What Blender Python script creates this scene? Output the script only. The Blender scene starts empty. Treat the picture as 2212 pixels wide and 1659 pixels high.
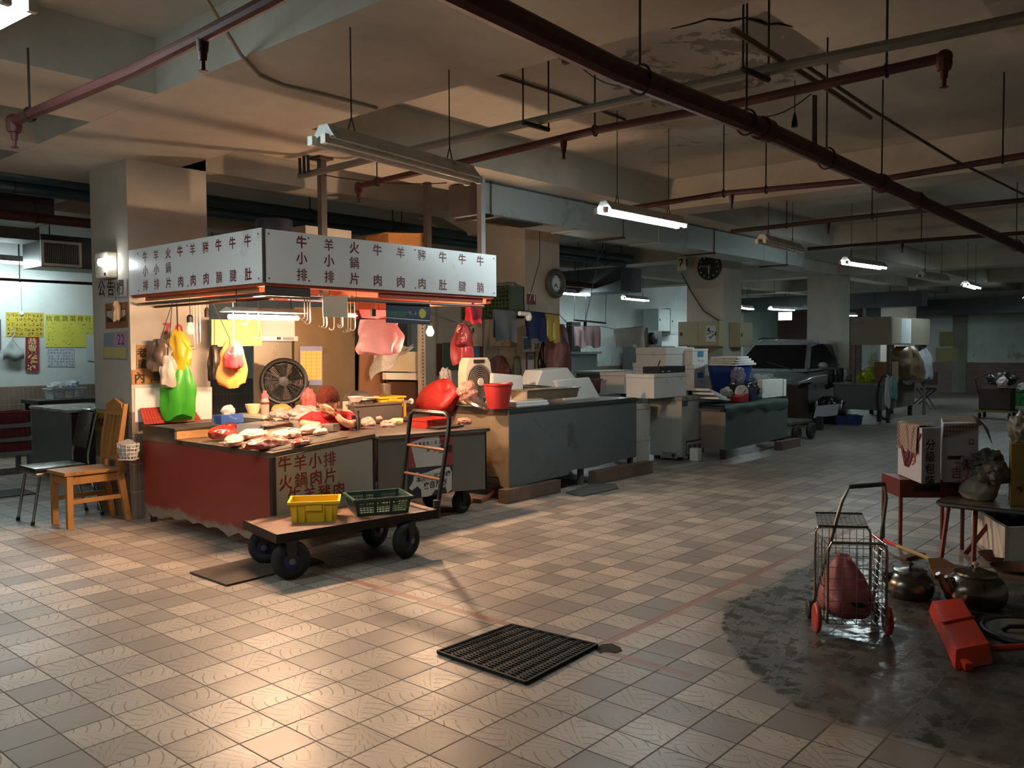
import bpy, bmesh, math, random
from mathutils import Vector as V, Matrix, noise, Euler
PI=math.pi; R=random.Random(7)
SC=bpy.context.scene; COL=SC.collection
# ---------------------------------------------------------------- camera, world, exposure
FPX=1833.95; CAM=V((-2.2535,-3.6032,1.4656)); YAW,PITCH,ROLL=.719103658,-.0432455417,-.00532358566
_f=V((math.cos(PITCH)*math.cos(YAW),math.cos(PITCH)*math.sin(YAW),math.sin(PITCH)))
_r0=V((math.sin(YAW),-math.cos(YAW),0)); _u0=_r0.cross(_f)
_r=math.cos(ROLL)*_r0+math.sin(ROLL)*_u0; _u=-math.sin(ROLL)*_r0+math.cos(ROLL)*_u0
cd=bpy.data.cameras.new('camera'); cam=bpy.data.objects.new('camera',cd); COL.objects.link(cam)
cd.sensor_width=36; cd.lens=FPX/2212*36; cd.clip_start=.05; cd.clip_end=200
cam.matrix_world=Matrix(((_r.x,_u.x,-_f.x,CAM.x),(_r.y,_u.y,-_f.y,CAM.y),(_r.z,_u.z,-_f.z,CAM.z),(0,0,0,1)))
SC.camera=cam
w=bpy.data.worlds.new('world'); SC.world=w; w.use_nodes=True
w.node_tree.nodes['Background'].inputs[0].default_value=(.75,.9,.95,1); w.node_tree.nodes['Background'].inputs[1].default_value=.012
SC.view_settings.view_transform='Standard'; SC.view_settings.look='None'; SC.view_settings.gamma=1; SC.view_settings.exposure=0.0
SC.cycles.max_bounces=6; SC.cycles.diffuse_bounces=4; SC.cycles.glossy_bounces=3; SC.cycles.transmission_bounces=4
SC.cycles.sample_clamp_indirect=6
COOL=(.80,.97,1.0); WARM=(1.0,.64,.39)
TUBE_W=92.0; STALL_W=640.0; BULB_W=1900.0      # emission strengths of the hall tubes, the stall tubes, the bulb

# ---------------------------------------------------------------- pixel of the photo -> point on a real plane
def on(px,py,ax,v):
    d=_f+_r*((px-1106)/FPX)-_u*((py-829.5)/FPX); return CAM+d*((v-CAM[ax])/d[ax])
def gz(px,py,z=0.): return on(px,py,2,z)
def gx(px,py,x): return on(px,py,0,x)
def gy(px,py,y): return on(px,py,1,y)
def lin(c): return tuple((x/12.92 if x<=.04045 else ((x+.055)/1.055)**2.4) for x in c)
def hx(s): return lin(tuple(int(s[i:i+2],16)/255 for i in (0,2,4)))

# ---------------------------------------------------------------- materials
class E:
    """socket maths for node trees"""
    def __init__(s,t,o): s.t=t; s.o=o
    def m(s,op,*a):
        n=s.t.nodes.new('ShaderNodeMath'); n.operation=op
        for i,x in enumerate((s,)+a):
            if isinstance(x,E): s.t.links.new(x.o,n.inputs[i])
            else: n.inputs[i].default_value=x
        return E(s.t,n.outputs[0])
    def __add__(s,o): return s.m('ADD',o)
    def __sub__(s,o): return s.m('SUBTRACT',o)
    def __mul__(s,o): return s.m('MULTIPLY',o)
    def __truediv__(s,o): return s.m('DIVIDE',o)
    def lt(s,o): return s.m('LESS_THAN',o)
    def gt(s,o): return s.m('GREATER_THAN',o)
    def mn(s,o): return s.m('MINIMUM',o)
    def mx(s,o): return s.m('MAXIMUM',o)
    def sm(s,a,b):
        n=s.t.nodes.new('ShaderNodeMapRange'); n.interpolation_type='SMOOTHSTEP'; s.t.links.new(s.o,n.inputs[0])
        n.inputs[1].default_value=a; n.inputs[2].default_value=b; return E(s.t,n.outputs[0])
def newmat(name):
    m=bpy.data.materials.new(name); m.use_nodes=True; return m,m.node_tree,m.node_tree.nodes['Principled BSDF']
def coords(t):
    c=t.nodes.new('ShaderNodeTexCoord'); return c.outputs['Object']
def xyz(t,vec):
    s=t.nodes.new('ShaderNodeSeparateXYZ'); t.links.new(vec,s.inputs[0]); return [E(t,s.outputs[i]) for i in range(3)]
def noi(t,vec,scale,detail=4,rough=.6,dist=0.):
    n=t.nodes.new('ShaderNodeTexNoise'); n.inputs['Scale'].default_value=scale; n.inputs['Detail'].default_value=detail
    n.inputs['Roughness'].default_value=rough; n.inputs['Distortion'].default_value=dist
    t.links.new(vec,n.inputs['Vector']); return E(t,n.outputs['Fac'])
def mixc(t,fac,a,b):
    n=t.nodes.new('ShaderNodeMix'); n.data_type='RGBA'
    if isinstance(fac,E): t.links.new(fac.o,n.inputs[0])
    else: n.inputs[0].default_value=fac
    for i,x in ((6,a),(7,b)):
        if isinstance(x,tuple): n.inputs[i].default_value=x[:3]+(1,)
        else: t.links.new(x,n.inputs[i])
    return n.outputs[2]
def bump(t,bs,h,strength=.3,dist=.01):
    b=t.nodes.new('ShaderNodeBump'); b.inputs['Strength'].default_value=strength; b.inputs['Distance'].default_value=dist
    t.links.new(h.o,b.inputs['Height']); t.links.new(b.outputs[0],bs.inputs['Normal'])
MATS={}
def M(c,rough=.6,metal=0.,var=.12,scale=6.,c2=None,dirt=.0,bp=0.,trans=0.,spec=.5,emit=0.,coat=0.):
    """procedural paint / plastic / metal / cloth: base colour with noise mottling, optional stains of colour c2"""
    key=(c,rough,metal,var,scale,c2,dirt,bp,trans,spec,emit,coat)
    if key in MATS: return MATS[key]
    m,t,b=newmat('surface_'+(c if isinstance(c,str) else 'x'))
    col=hx(c) if isinstance(c,str) else c
    vec=coords(t); n=noi(t,vec,scale)
    dk=tuple(x*(1-var*1.6) for x in col); lt_=tuple(min(1,x*(1+var)) for x in col)
    out=mixc(t,n,dk,lt_)
    if c2:
        n2=noi(t,vec,scale*.7,6,.7,.6); k=n2.sm(.62-dirt*.4,.72-dirt*.25); out=mixc(t,k,out,hx(c2))
    t.links.new(out,b.inputs['Base Color'])
    b.inputs['Roughness'].default_value=rough; b.inputs['Metallic'].default_value=metal
    b.inputs['Specular IOR Level'].default_value=spec; b.inputs['Coat Weight'].default_value=coat
    if metal>0 or rough<.5:
        rr=(n*.25)+(rough-.12); t.links.new(rr.o,b.inputs['Roughness'])
    if bp: bump(t,b,noi(t,vec,scale*3,5),bp,.01)
    if trans:
        tr=t.nodes.new('ShaderNodeBsdfTranslucent'); t.links.new(out,tr.inputs[0]); mx=t.nodes.new('ShaderNodeMixShader'); mx.inputs[0].default_value=trans
        t.links.new(b.outputs[0],mx.inputs[1]); t.links.new(tr.outputs[0],mx.inputs[2]); t.links.new(mx.outputs[0],t.nodes['Material Output'].inputs[0])
    if emit:
        b.inputs['Emission Color'].default_value=col+(1,); b.inputs['Emission Strength'].default_value=emit
    MATS[key]=m; return m
def emat(name,col,s):
    if name in MATS: return MATS[name]
    m,t,b=newmat(name); b.inputs['Base Color'].default_value=(.9,.9,.9,1); b.inputs['Emission Color'].default_value=tuple(col)+(1,); b.inputs['Emission Strength'].default_value=s
    MATS[name]=m; return m
def film(name,col,opac,rough=.25):
    """thin clear plastic film: mostly see-through with a soft gloss"""
    if name in MATS: return MATS[name]
    m,t,b=newmat(name); b.inputs['Base Color'].default_value=hx(col)+(1,); b.inputs['Roughness'].default_value=rough
    n=noi(t,coords(t),14); tp=t.nodes.new('ShaderNodeBsdfTransparent'); mx=t.nodes.new('ShaderNodeMixShader')
    k=(n*.5)+(opac-.25); t.links.new(k.o,mx.inputs[0]); t.links.new(tp.outputs[0],mx.inputs[1]); t.links.new(b.outputs[0],mx.inputs[2])
    t.links.new(mx.outputs[0],t.nodes['Material Output'].inputs[0]); MATS[name]=m; return m

# ---------------------------------------------------------------- mesh builder
class B:
    def __init__(s): s.v=[]; s.f=[]
    def add(s,vs,fs):
        k=len(s.v); s.v+=[V(x) for x in vs]; s.f+=[tuple(i+k for i in f) for f in fs]; return s
    def mm(s,lo,hi):
        (a,b,c),(d,e,f)=lo,hi
        return s.add([(a,b,c),(d,b,c),(d,e,c),(a,e,c),(a,b,f),(d,b,f),(d,e,f),(a,e,f)],[(3,2,1,0),(4,5,6,7),(0,1,5,4),(1,2,6,5),(2,3,7,6),(3,0,4,7)])
    def box(s,c,d,rz=0,rot=None):
        k=len(s.v); s.mm((-d[0]/2,-d[1]/2,-d[2]/2),(d[0]/2,d[1]/2,d[2]/2)); m=rot or Matrix.Rotation(rz,3,'Z')
        for i in range(k,len(s.v)): s.v[i]=m@s.v[i]+V(c)
        return s
    def hexa(s,b4,t4): return s.add(list(b4)+list(t4),[(3,2,1,0),(4,5,6,7),(0,1,5,4),(1,2,6,5),(2,3,7,6),(3,0,4,7)])
    def prism(s,pts,n):
        pts=[V(p) for p in pts]; n=V(n); k=len(pts)
        return s.add(pts+[p+n for p in pts],[tuple(range(k-1,-1,-1)),tuple(range(k,2*k))]+[(i,(i+1)%k,k+(i+1)%k,k+i) for i in range(k)])
    def tube(s,pts,r,n=8,closed=False,caps=True):
        pts=[V(p) for p in pts]; rs=r if isinstance(r,(list,tuple)) else [r]*len(pts); L=len(pts); k=len(s.v); up=None
        for i,p in enumerate(pts):
            a=pts[(i-1)%L] if (i>0 or closed) else p; b=pts[(i+1)%L] if (i<L-1 or closed) else p
            d=(b-a).normalized() if (b-a).length>1e-9 else V((0,0,1))
            if up is None: up=d.orthogonal().normalized()
            up=(up-d*up.dot(d)); up=up.normalized() if up.length>1e-6 else d.orthogonal().normalized()
            q=d.cross(up)
            for j in range(n):
                t=2*PI*j/n; s.v.append(p+(up*math.cos(t)+q*math.sin(t))*rs[i])
        for i in range(L if closed else L-1):
            i2=(i+1)%L
            for j in range(n): s.f.append((k+i*n+j,k+i*n+(j+1)%n,k+i2*n+(j+1)%n,k+i2*n+j))
        if caps and not closed: s.f.append(tuple(k+j for j in range(n-1,-1,-1))); s.f.append(tuple(k+(L-1)*n+j for j in range(n)))
        return s
    def cyl(s,a,b,r,r2=None,n=12): return s.tube([a,b],[r,r if r2 is None else r2],n)
    def lathe(s,c,prof,n=24,axis=(0,0,1),closed=False):
        ax=V(axis).normalized(); q=ax.orthogonal().normalized() if abs(ax.z)<.999 else V((1,0,0)); p=ax.cross(q); k=len(s.v); c=V(c)
        for r,h in prof:
            for j in range(n):
                t=2*PI*j/n; s.v.append(c+ax*h+(q*math.cos(t)+p*math.sin(t))*max(r,1e-4))
        for i in range(len(prof)-1):
            for j in range(n): s.f.append((k+i*n+j,k+i*n+(j+1)%n,k+(i+1)*n+(j+1)%n,k+(i+1)*n+j))
        return s
    def torus(s,c,axis,Rr,r,n=28,m=10):
        ax=V(axis).normalized(); q=ax.orthogonal().normalized(); p=ax.cross(q); c=V(c)
        return s.tube([c+(q*math.cos(2*PI*i/n)+p*math.sin(2*PI*i/n))*Rr for i in range(n)],r,m,closed=True)
    def grid(s,fn,nu,nv):
        k=len(s.v)
        for j in range(nv+1):
            for i in range(nu+1): s.v.append(V(fn(i/nu,j/nv)))
        for j in range(nv):
            for i in range(nu):
                a=k+j*(nu+1)+i; s.f.append((a,a+1,a+nu+2,a+nu+1))
        return s
    def blob(s,c,rad,amp=.15,seed=0,sub=3,freq=2.,flat=None,rz=0):
        bm=bmesh.new(); bmesh.ops.create_icosphere(bm,subdivisions=sub,radius=1); bm.verts.ensure_lookup_table()
        rm=Matrix.Rotation(rz,3,'Z'); vs=[]
        for v in bm.verts:
            d=v.co.normalized(); k=1+amp*(noise.noise(d*freq+V((seed*7.1,seed*3.3,1)))*1.3+.6*noise.noise(d*freq*2.7+V((seed,5,seed)))+.35*noise.noise(d*freq*6+V((2,seed,8))))
            p=V((d.x*rad[0],d.y*rad[1],d.z*rad[2]))*k
            if flat is not None and p.z<-rad[2]*flat: p.z=-rad[2]*flat
            vs.append(rm@p+V(c))
        s.add(vs,[tuple(x.index for x in f.verts) for f in bm.faces]); bm.free(); return s
    def text(s,txt,size,o,right,up,bold=.012,gap=0.,squash=1.):
        o=V(o); right=V(right).normalized(); up=V(up).normalized(); x=0.
        for ch in txt:
            vs,fs,wd=glyph(ch,bold)
            s.add([o+right*((x+p[0])*size*squash)+up*(p[1]*size) for p in vs],fs); x+=wd+gap
        return s
    def strokes(s,c,right,up,w,h,n,seed,lw=.1):
        """illegible scribble: short brush strokes inside a w x h field"""
        rr=random.Random(seed); c=V(c); right=V(right).normalized(); up=V(up).normalized(); nn=right.cross(up)
        for i in range(n):
            a=rr.choice((0,0,PI/2,PI/2,.9,-.9,.4)); l=rr.uniform(.35,1)*min(w,h)*.55; d=right*math.cos(a)+up*math.sin(a); e=d.cross(nn)
            p=c+right*rr.uniform(-.5,.5)*(w-l*.6)+up*rr.uniform(-.5,.5)*(h-l*.6); t=min(w,h)*lw/2
            s.add([p-d*l/2-e*t,p+d*l/2-e*t,p+d*l/2+e*t,p-d*l/2+e*t],[(0,1,2,3)])
        return s
GL={}
HEAVY=set('豬鍋腱腩薑灣欄攤販售舖癌極蔬菜裝緩級賀龍羊排本店所使用')
def glyph(ch,bold):
    if ch in HEAVY: bold=min(bold,.009)
    if (ch,bold) in GL: return GL[(ch,bold)]
    cu=bpy.data.curves.new('glyph','FONT'); cu.body=ch; cu.size=1; cu.offset=bold; cu.resolution_u=2
    o=bpy.data.objects.new('glyph',cu); COL.objects.link(o); dg=bpy.context.evaluated_depsgraph_get(); me=bpy.data.meshes.new_from_object(o.evaluated_get(dg))
    vs=[tuple(v.co) for v in me.vertices]; fs=[tuple(p.vertices) for p in me.polygons]
    wd=1.0 if ord(ch)>0x2000 else (max([v[0] for v in vs],default=.25)+.08)
    bpy.data.objects.remove(o); bpy.data.curves.remove(cu); bpy.data.meshes.remove(me); GL[(ch,bold)]=(vs,fs,wd); return GL[(ch,bold)]

# ---------------------------------------------------------------- objects
def tag(o,label=None,cat=None,group=None,kind=None):
    for k,v in (('label',label),('category',cat),('group',group),('kind',kind)):
        if v: o[k]=v
    return o
def thing(name,label,cat,loc=(0,0,0),group=None):
    o=bpy.data.objects.new(name,None); COL.objects.link(o); o.location=loc; o.empty_display_size=.1; return tag(o,label,cat,group)
def obj(name,b,mat,parent=None,smooth=False,bevel=0.,label=None,cat=None,group=None,kind=None,auto=35,wn=False):
    me=bpy.data.meshes.new(name); base=V((0,0,0))
    if parent is None and b.v and kind!='structure':
        xs=[p.x for p in b.v]; ys=[p.y for p in b.v]; base=V(((min(xs)+max(xs))/2,(min(ys)+max(ys))/2,min(p.z for p in b.v)))
    me.from_pydata([p-base for p in b.v],[],b.f); me.validate()
    bm=bmesh.new(); bm.from_mesh(me); bmesh.ops.recalc_face_normals(bm,faces=bm.faces)
    if bevel:
        es=[e for e in bm.edges if len(e.link_faces)==2 and e.calc_face_angle(0)>.6]
        bmesh.ops.bevel(bm,geom=es,offset=bevel,segments=2,affect='EDGES',profile=.7)
    if smooth:
        for f in bm.faces: f.smooth=True
        for e in bm.edges:
            if len(e.link_faces)==2 and e.calc_face_angle(0)>math.radians(auto): e.smooth=False
    bm.to_mesh(me); bm.free()
    me.materials.append(mat); o=bpy.data.objects.new(name,me); COL.objects.link(o); o.location=base
    if parent is not None:
        o.parent=parent
        # parents made so far are unrotated, so the child keeps world coordinates
        o.matrix_parent_inverse=Matrix.Translation(-parent.location) if parent.parent is None else Matrix()
    return tag(o,label,cat,group,kind)
def _x(): pass
def struct(name,b,mat,**k): return obj(name,b,mat,kind='structure',**k)
def copytree(o,loc,rz=0.,label=None,group=None):
    c=o.copy(); COL.objects.link(c); c.location=loc; c.rotation_euler=(0,0,rz)
    if label: c['label']=label
    if group: c['group']=group
    for ch in o.children:
        d=ch.copy(); COL.objects.link(d); d.parent=c
        for g in ch.children:
            e=g.copy(); COL.objects.link(e); e.parent=d
    return c
Z=V((0,0,1)); XA=V((1,0,0)); YA=V((0,1,0))
def sheet(name,b4,n,mat,**k):
    """flat sheet from its four corners, n = thickness vector"""
    return obj(name,B().prism(b4,n),mat,**k)
def lerp(a,b,t): return a+(b-a)*t
# ================================================================ SETTING
def floor_mat():
    m,t,b=newmat('fan_pattern_floor_tile'); vec=coords(t); x,y,z=xyz(t,vec)
    n1=noi(t,vec,1.6,5); n2=noi(t,vec,9,5); n3=noi(t,vec,.5,3)
    def frac(e,s): return (e/s).m('FRACT')
    fx=frac(x,.2); fy=frac(y,.2)
    ex=fx.mn(fx.m('MULTIPLY',-1.)+1.); ey=fy.mn(fy.m('MULTIPLY',-1.)+1.)
    grout=(ex.lt(.016)).mx(ey.lt(.020))
    # tile id -> random tone
    cx=(x/.2).m('FLOOR'); cy=(y/.2).m('FLOOR'); cmb=t.nodes.new('ShaderNodeCombineXYZ'); t.links.new(cx.o,cmb.inputs[0]); t.links.new(cy.o,cmb.inputs[1])
    wn=t.nodes.new('ShaderNodeTexWhiteNoise'); wn.noise_dimensions='2D'; t.links.new(cmb.outputs[0],wn.inputs['Vector']); rnd=E(t,wn.outputs['Value'])
    # cobble fan: rings about the corners of every 2 x 2 tiles
    px=((x/.4).m('FRACT')-.5)*.4; py=((y/.4).m('FRACT')-.5)*.4
    r=((px*px)+(py*py)).m('SQRT'); rr=frac(r,.047); ring=(rr-.5).m('ABSOLUTE').gt(.445)
    an=py.m('ARCTAN2',px); k=(r/.047).m('FLOOR'); seg=((an*((k*.9)+3.))/1.05+(k*.37)).m('FRACT'); jt=(seg-.5).m('ABSOLUTE').gt(.45)
    sel=(px.m('ABSOLUTE')-py.m('ABSOLUTE')).gt(0.)
    pat=((ring*sel).mx(jt*((sel*-.7)+1.)))*(n2.sm(.36,.5))*(rnd.sm(.05,.5))
    ca=mixc(t,rnd.sm(0.,1.),hx('857a72'),hx('bcae9f')); cb=mixc(t,n1.sm(.3,.7),ca,mixc(t,.35,ca,hx('6f6a66')))
    cc=mixc(t,pat*.72,cb,hx('453d37')); cd_=mixc(t,grout*.88,cc,hx('2c2622'))
    st=((x-1.066).m('ABSOLUTE').lt(.027)*(y.lt(1.5))*(y.gt(-1.75))).mx((y+1.215).m('ABSOLUTE').lt(.027)*(x.gt(1.09))*(x.lt(5.)))
    ce=mixc(t,st,cd_,mixc(t,n2,hx('7d5a52'),hx('9d7468')))
    # bare screed where the tiles are gone, with a dirty ragged rim
    tt=(y+2.3).mx(0.); xb=(tt*.3)+(tt*tt*.9)+1.02
    d1=((x-xb).mn(y.m('MULTIPLY',-1.)-1.36)).mn(x.m('MULTIPLY',-1.)+3.9); d=d1+((n1-.5)*.35)+((n2-.5)*.16)
    con=d.sm(-.02,.05); rim=(d.sm(-.3,.05))*(d.m('MULTIPLY',-1.).sm(-.25,.02))
    cf=mixc(t,rim*.6,ce,mixc(t,n2,hx('4b423a'),hx('857868'))); screed=mixc(t,noi(t,vec,3.5,8,.7,.5).sm(.3,.7),hx('34322f'),hx('5f5b55'))
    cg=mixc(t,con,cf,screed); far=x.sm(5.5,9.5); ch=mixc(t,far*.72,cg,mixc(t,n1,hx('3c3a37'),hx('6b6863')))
    spots=noi(t,vec,26,2,.5).gt(.80); ci=mixc(t,spots*.6,ch,hx('2a2421'))
    t.links.new(ci,b.inputs['Base Color'])
    ro=((n1*.22)+.30)+(grout*.3)-(con*(n2.sm(.44,.56))*.34)+((con*.12)); t.links.new(ro.o,b.inputs['Roughness']); b.inputs['Specular IOR Level'].default_value=.5
    h=((grout*-1.)-(pat*.5))+(n2*.5)+(con*(n1*1.5)); bump(t,b,h,.55,.004); return m
def plaster(name,base,dark,stain=None,amt=.0,sc=1.2,tile=None):
    m,t,b=newmat(name); vec=coords(t); x,y,z=xyz(t,vec); n=noi(t,vec,sc,6,.65); n2=noi(t,vec,sc*6,5)
    c=mixc(t,n.sm(.25,.75),hx(dark),hx(base)); c=mixc(t,n2.sm(.62,.8)*.35,c,hx(dark))
    if stain:
        s=noi(t,vec,sc*1.7,8,.7,.8).sm(.62-amt,.70-amt*.6)*(z.m('MULTIPLY',-1.).sm(-1.9,-.9)); c=mixc(t,s*.8,c,hx(stain))
    t.links.new(c,b.inputs['Base Color']); b.inputs['Roughness'].default_value=.75; bump(t,b,n2,.12,.01); return m
def ceiling_mat():
    m,t,b=newmat('painted_slab_with_peeling'); vec=coords(t); x,y,z=xyz(t,vec); n=noi(t,vec,1.1,6,.65); n2=noi(t,vec,5,6,.7,.4); n3=noi(t,vec,2.2,8,.72,.9)
    c=mixc(t,n.sm(.25,.75),hx('a39f95'),hx('bdb8ab'))
    ins=(((x-2.7)*.8-y-.2).sm(-.15,.15))*(x.sm(2.35,2.6))*(x.m('MULTIPLY',-1.).sm(-4.6,-3.7))*(y.sm(-1.42,-1.40))*(y.m('MULTIPLY',-1.).sm(-.75,-.2))
    pe=(n3*ins).sm(.47,.50); c=mixc(t,pe,c,mixc(t,n2,hx('57534c'),hx('7b7468'))); c=mixc(t,ins*.35,c,hx('7a746a'))
    st2=(noi(t,vec,3.,8,.7,.6).sm(.56,.66))*(x.sm(3.4,4.2))*(x.m('MULTIPLY',-1.).sm(-6.6,-5.2))*(y.sm(-.6,0.))*(y.m('MULTIPLY',-1.).sm(-1.6,-1.)); c=mixc(t,st2*.7,c,hx('5a564f'))
    t.links.new(c,b.inputs['Base Color']); b.inputs['Roughness'].default_value=.8; bump(t,b,(pe*-1.)+(n2*.2),.5,.006); return m
def walltile(name,a,c,tw,th,gr):
    m,t,b=newmat(name); vec=coords(t); x,y,z=xyz(t,vec); u=x+y
    fu=(u/tw).m('FRACT'); fz=(z/th).m('FRACT'); g=(fu.lt(.07)).mx(fz.lt(.03)); n=noi(t,vec,2.5,5)
    cc=mixc(t,n.sm(.3,.7),hx(a),hx(c)); t.links.new(mixc(t,g*.8,cc,hx(gr)),b.inputs['Base Color']); b.inputs['Roughness'].default_value=.45; bump(t,b,g*-1.,.4,.003); return m
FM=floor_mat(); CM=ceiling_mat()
PW=plaster('white_plaster','d6deda','bcc5c1','8a8672',.04); PB=plaster('cream_plaster','bdb6a9','a59e92'); PG=plaster('stained_plaster','b4bdb6','98a19b','6d6a48',.12,.8)
BEAMM=plaster('painted_beam','b9b4a8','9f9a8f'); TQ=plaster('turquoise_plaster','9fb3ab','8da29b')
TILE=walltile('brown_wall_tile','6e5f55','8a7768',.06,.24,'a89a8c'); RTILE=walltile('red_brown_wall_tile','54413b','6a514a',.06,.24,'837068')
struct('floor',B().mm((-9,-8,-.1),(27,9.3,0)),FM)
struct('ceiling',B().mm((-9,-8,3.42),(27,9.3,3.6)),CM)
ZB=3.07
for a,b_ in ((.36,1.525),(6.55,7.02),(11.75,12.35),(17.2,17.8),(22.4,23)): struct('beam',B().mm((a,-8,ZB),(b_,9.1,3.42)),BEAMM)
for a,b_ in ((1.65,2.63),(3.594,4.0),(-3.25,-2.6),(6.9,7.3)): struct('beam',B().mm((-9,a,ZB+.0015),(26.5,b_,3.42)),BEAMM)
struct('wall_back',B().mm((-9,9.1,0),(26.5,9.3,3.42)),PW)
struct('wall_right',B().mm((26.5,-8,0),(26.7,9.3,3.42)),PG)
struct('wall_left',B().mm((-9.2,-8,0),(-9,9.3,3.42)),PW)
struct('wall_front',B().mm((-9,-8.2,0),(27,-8,3.42)),PW)
struct('trim_1',B().mm((-9,9.085,0),(23.6,9.1,.97)),TILE)
struct('trim_2',B().mm((26.485,-8,0),(26.5,5.6,.93)),RTILE)
struct('trim_3',B().mm((26.47,3.05,0),(26.5,3.45,2.5)),plaster('stained_pilaster','7d7f74','5f6157'))
struct('trim_4',B().mm((23.8,9.07,0),(26.5,9.1,3.0)),TQ)
# rolling shutter of the vehicle entrance
sb=B()
for i in range(30): sb.mm((26.42,6.2,.1*i),(26.5,9.05,.1*i+.092))
struct('door_1',sb,M('5d4440',.6,.2,.2,2))
def column(cx,cy,sz,base='b9b2a6'):
    struct('column',B().mm((cx,cy,0),(cx+sz,cy+sz,3.42)),PB); struct('trim',B().mm((cx-.006,cy-.006,0),(cx+sz+.006,cy+sz+.006,.93)),TILE)
for cx,cy in ((1.047,3.594),(6.24,3.594),(11.71,3.594)): column(cx,cy,.725)
for cx,cy in ((17.3,3.594),(22.5,3.594),(17.3,-2.9),(22.5,-2.9)): column(cx,cy,.725)

# ================================================================ HALL LAMPS
HOUS=M('cfd0cc',.45,0,.15,8,'8d8a80',.2); CHAIN=M('4a4038',.6,.6,.2,20); TUBE_ON=emat('lit_tube',COOL,TUBE_W); TUBE_OFF=M('d9d6cf',.25,0,.05); PLASTIC=M('e6e2d8',.4)
def tube_lamp(label,a,b_,lit=True,chains=True,group='twin tube lamps hung under the ceiling',top=None):
    a=V(a); b_=V(b_); d=(b_-a).normalized(); s=d.cross(Z).normalized(); L=(b_-a).length; c=(a+b_)/2
    t=thing('tube_lamp',label,'lamp',c,group)
    pr=[(-.03,.075),(.03,.075),(.05,.045),(.085,.0),(.075,-.004),(.03,.02),(-.03,.02),(-.075,-.004),(-.085,0),(-.05,.045)]
    obj('housing',B().prism([a+d*.03+s*x+Z*z for x,z in pr],d*(L-.06)),HOUS,t,bevel=.003)
    for k in (-1,1):
        obj('tube',B().cyl(a+s*.045*k-Z*.012,b_+s*.045*k-Z*.012,.0155,n=10),TUBE_ON if lit else TUBE_OFF,t,smooth=True,label='glowing tube' if lit else 'dark tube')
        for e,q in ((a,1),(b_,-1)): obj('socket',B().box(e+s*.045*k-Z*.006,(.03,.034,.046),math.atan2(d.y,d.x)),PLASTIC,t,bevel=.004)
    if chains:
        for q in (.18,.82):
            p=lerp(a,b_,q)+Z*.07; h=(top or (ZB if False else 3.42)); cb=B().tube([p-d*.03,p+Z*.08,V((p.x,p.y,h))],.004,5); cb.tube([p+d*.03,p+Z*.08],.004,5); obj('chain',cb,CHAIN,t)
    return t
def lamp_px(label,p,q,z,lit=True,**k):
    a=gz(*p,z); b_=gz(*q,z); c=(a+b_)/2; d=(b_-a).normalized(); tube_lamp(label,c-d*.62,c+d*.62,lit,**k)
lamp_px('lit twin tube lamp in front of the long duct, brightest lamp of the hall',(1295,452),(1475,487),2.58)
lamp_px('unlit twin tube lamp hung low above the lettered corner sign',(690,300),(1020,388),2.475,False,top=ZB)
lamp_px('unlit twin tube lamp with bare end caps beside the grey duct',(1625,515),(1740,545),2.62,False)
lamp_px('lit twin tube lamp high over the parked car',(1822,566),(1908,578),2.6)
lamp_px('lit twin tube lamp over the stained far wall',(2075,612),(2120,624),2.6)
lamp_px('unlit twin tube lamp between the two lit lamps before the far wall',(1968,592),(2060,606),2.62,False)
lamp_px('lit twin tube lamp half cut off by the right edge of the view',(2208,642),(2240,650),2.62)
lamp_px('lit twin tube lamp over the back wall behind the wet white cloth',(1340,643),(1402,649),2.55)
lamp_px('lit twin tube lamp just right of the round wheel shaped clock',(1200,631),(1262,636),2.5)
lamp_px('small far lit lamp just right of the clock column',(1600,664),(1622,667),2.5)
lamp_px('small far lit lamp above the exit light',(1668,667),(1708,669),2.5)
lamp_px('far lit lamp in front of the dark red shutter',(1795,680),(1838,681),2.3)
lamp_px('lit twin tube lamp above the price posters, left of the near column',(-95,556),(100,570),2.60)
tube_lamp('lit lamp in the top left corner of the view',gz(40,2,2.75)+V((-.1,1.25,0)),gz(40,2,2.75))
tube_lamp('lit lamp hung to the left of the aisle tiles',V((-2.6,1.6,2.6)),V((-2.6,2.85,2.6)))
# ================================================================ BUTCHER STALL: signs, canopy, counters
SX,SY=1.047,1.555
SIGN=M('eceeee',.30,0,.02,2,'d5d8d8',.03); RED=M('6e1f1c',.5,0,.15,30); DARK=M('1d1b1a',.6,0,.2,10); STEEL=M('8b8680',.32,.85,.15,3,'6a5a48',.12); STEEL2=M('8d908e',.42,.7,.12,2.5,'6f6f6a',.1)
WOODR=M('a5482a',.55,0,.2,6); WOODL=M('b88a58',.55,0,.2,8,'8a5c34',.15); RUST=M('5a4338',.65,.4,.25,12,'7b4f35',.2)
def letters(b,cols,ys,xs,size,o,right,up,bold=.02):
    for x,col in zip(xs,cols):
        for y,ch in zip(ys,col):
            if ch!=' ': b.text(ch,size,V(o)+V(right)*(x-size*.5)+V(up)*(y-size*.38),right,up,bold)
    return b
zt,zb_=2.300,1.922; H=zt-zb_
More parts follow.
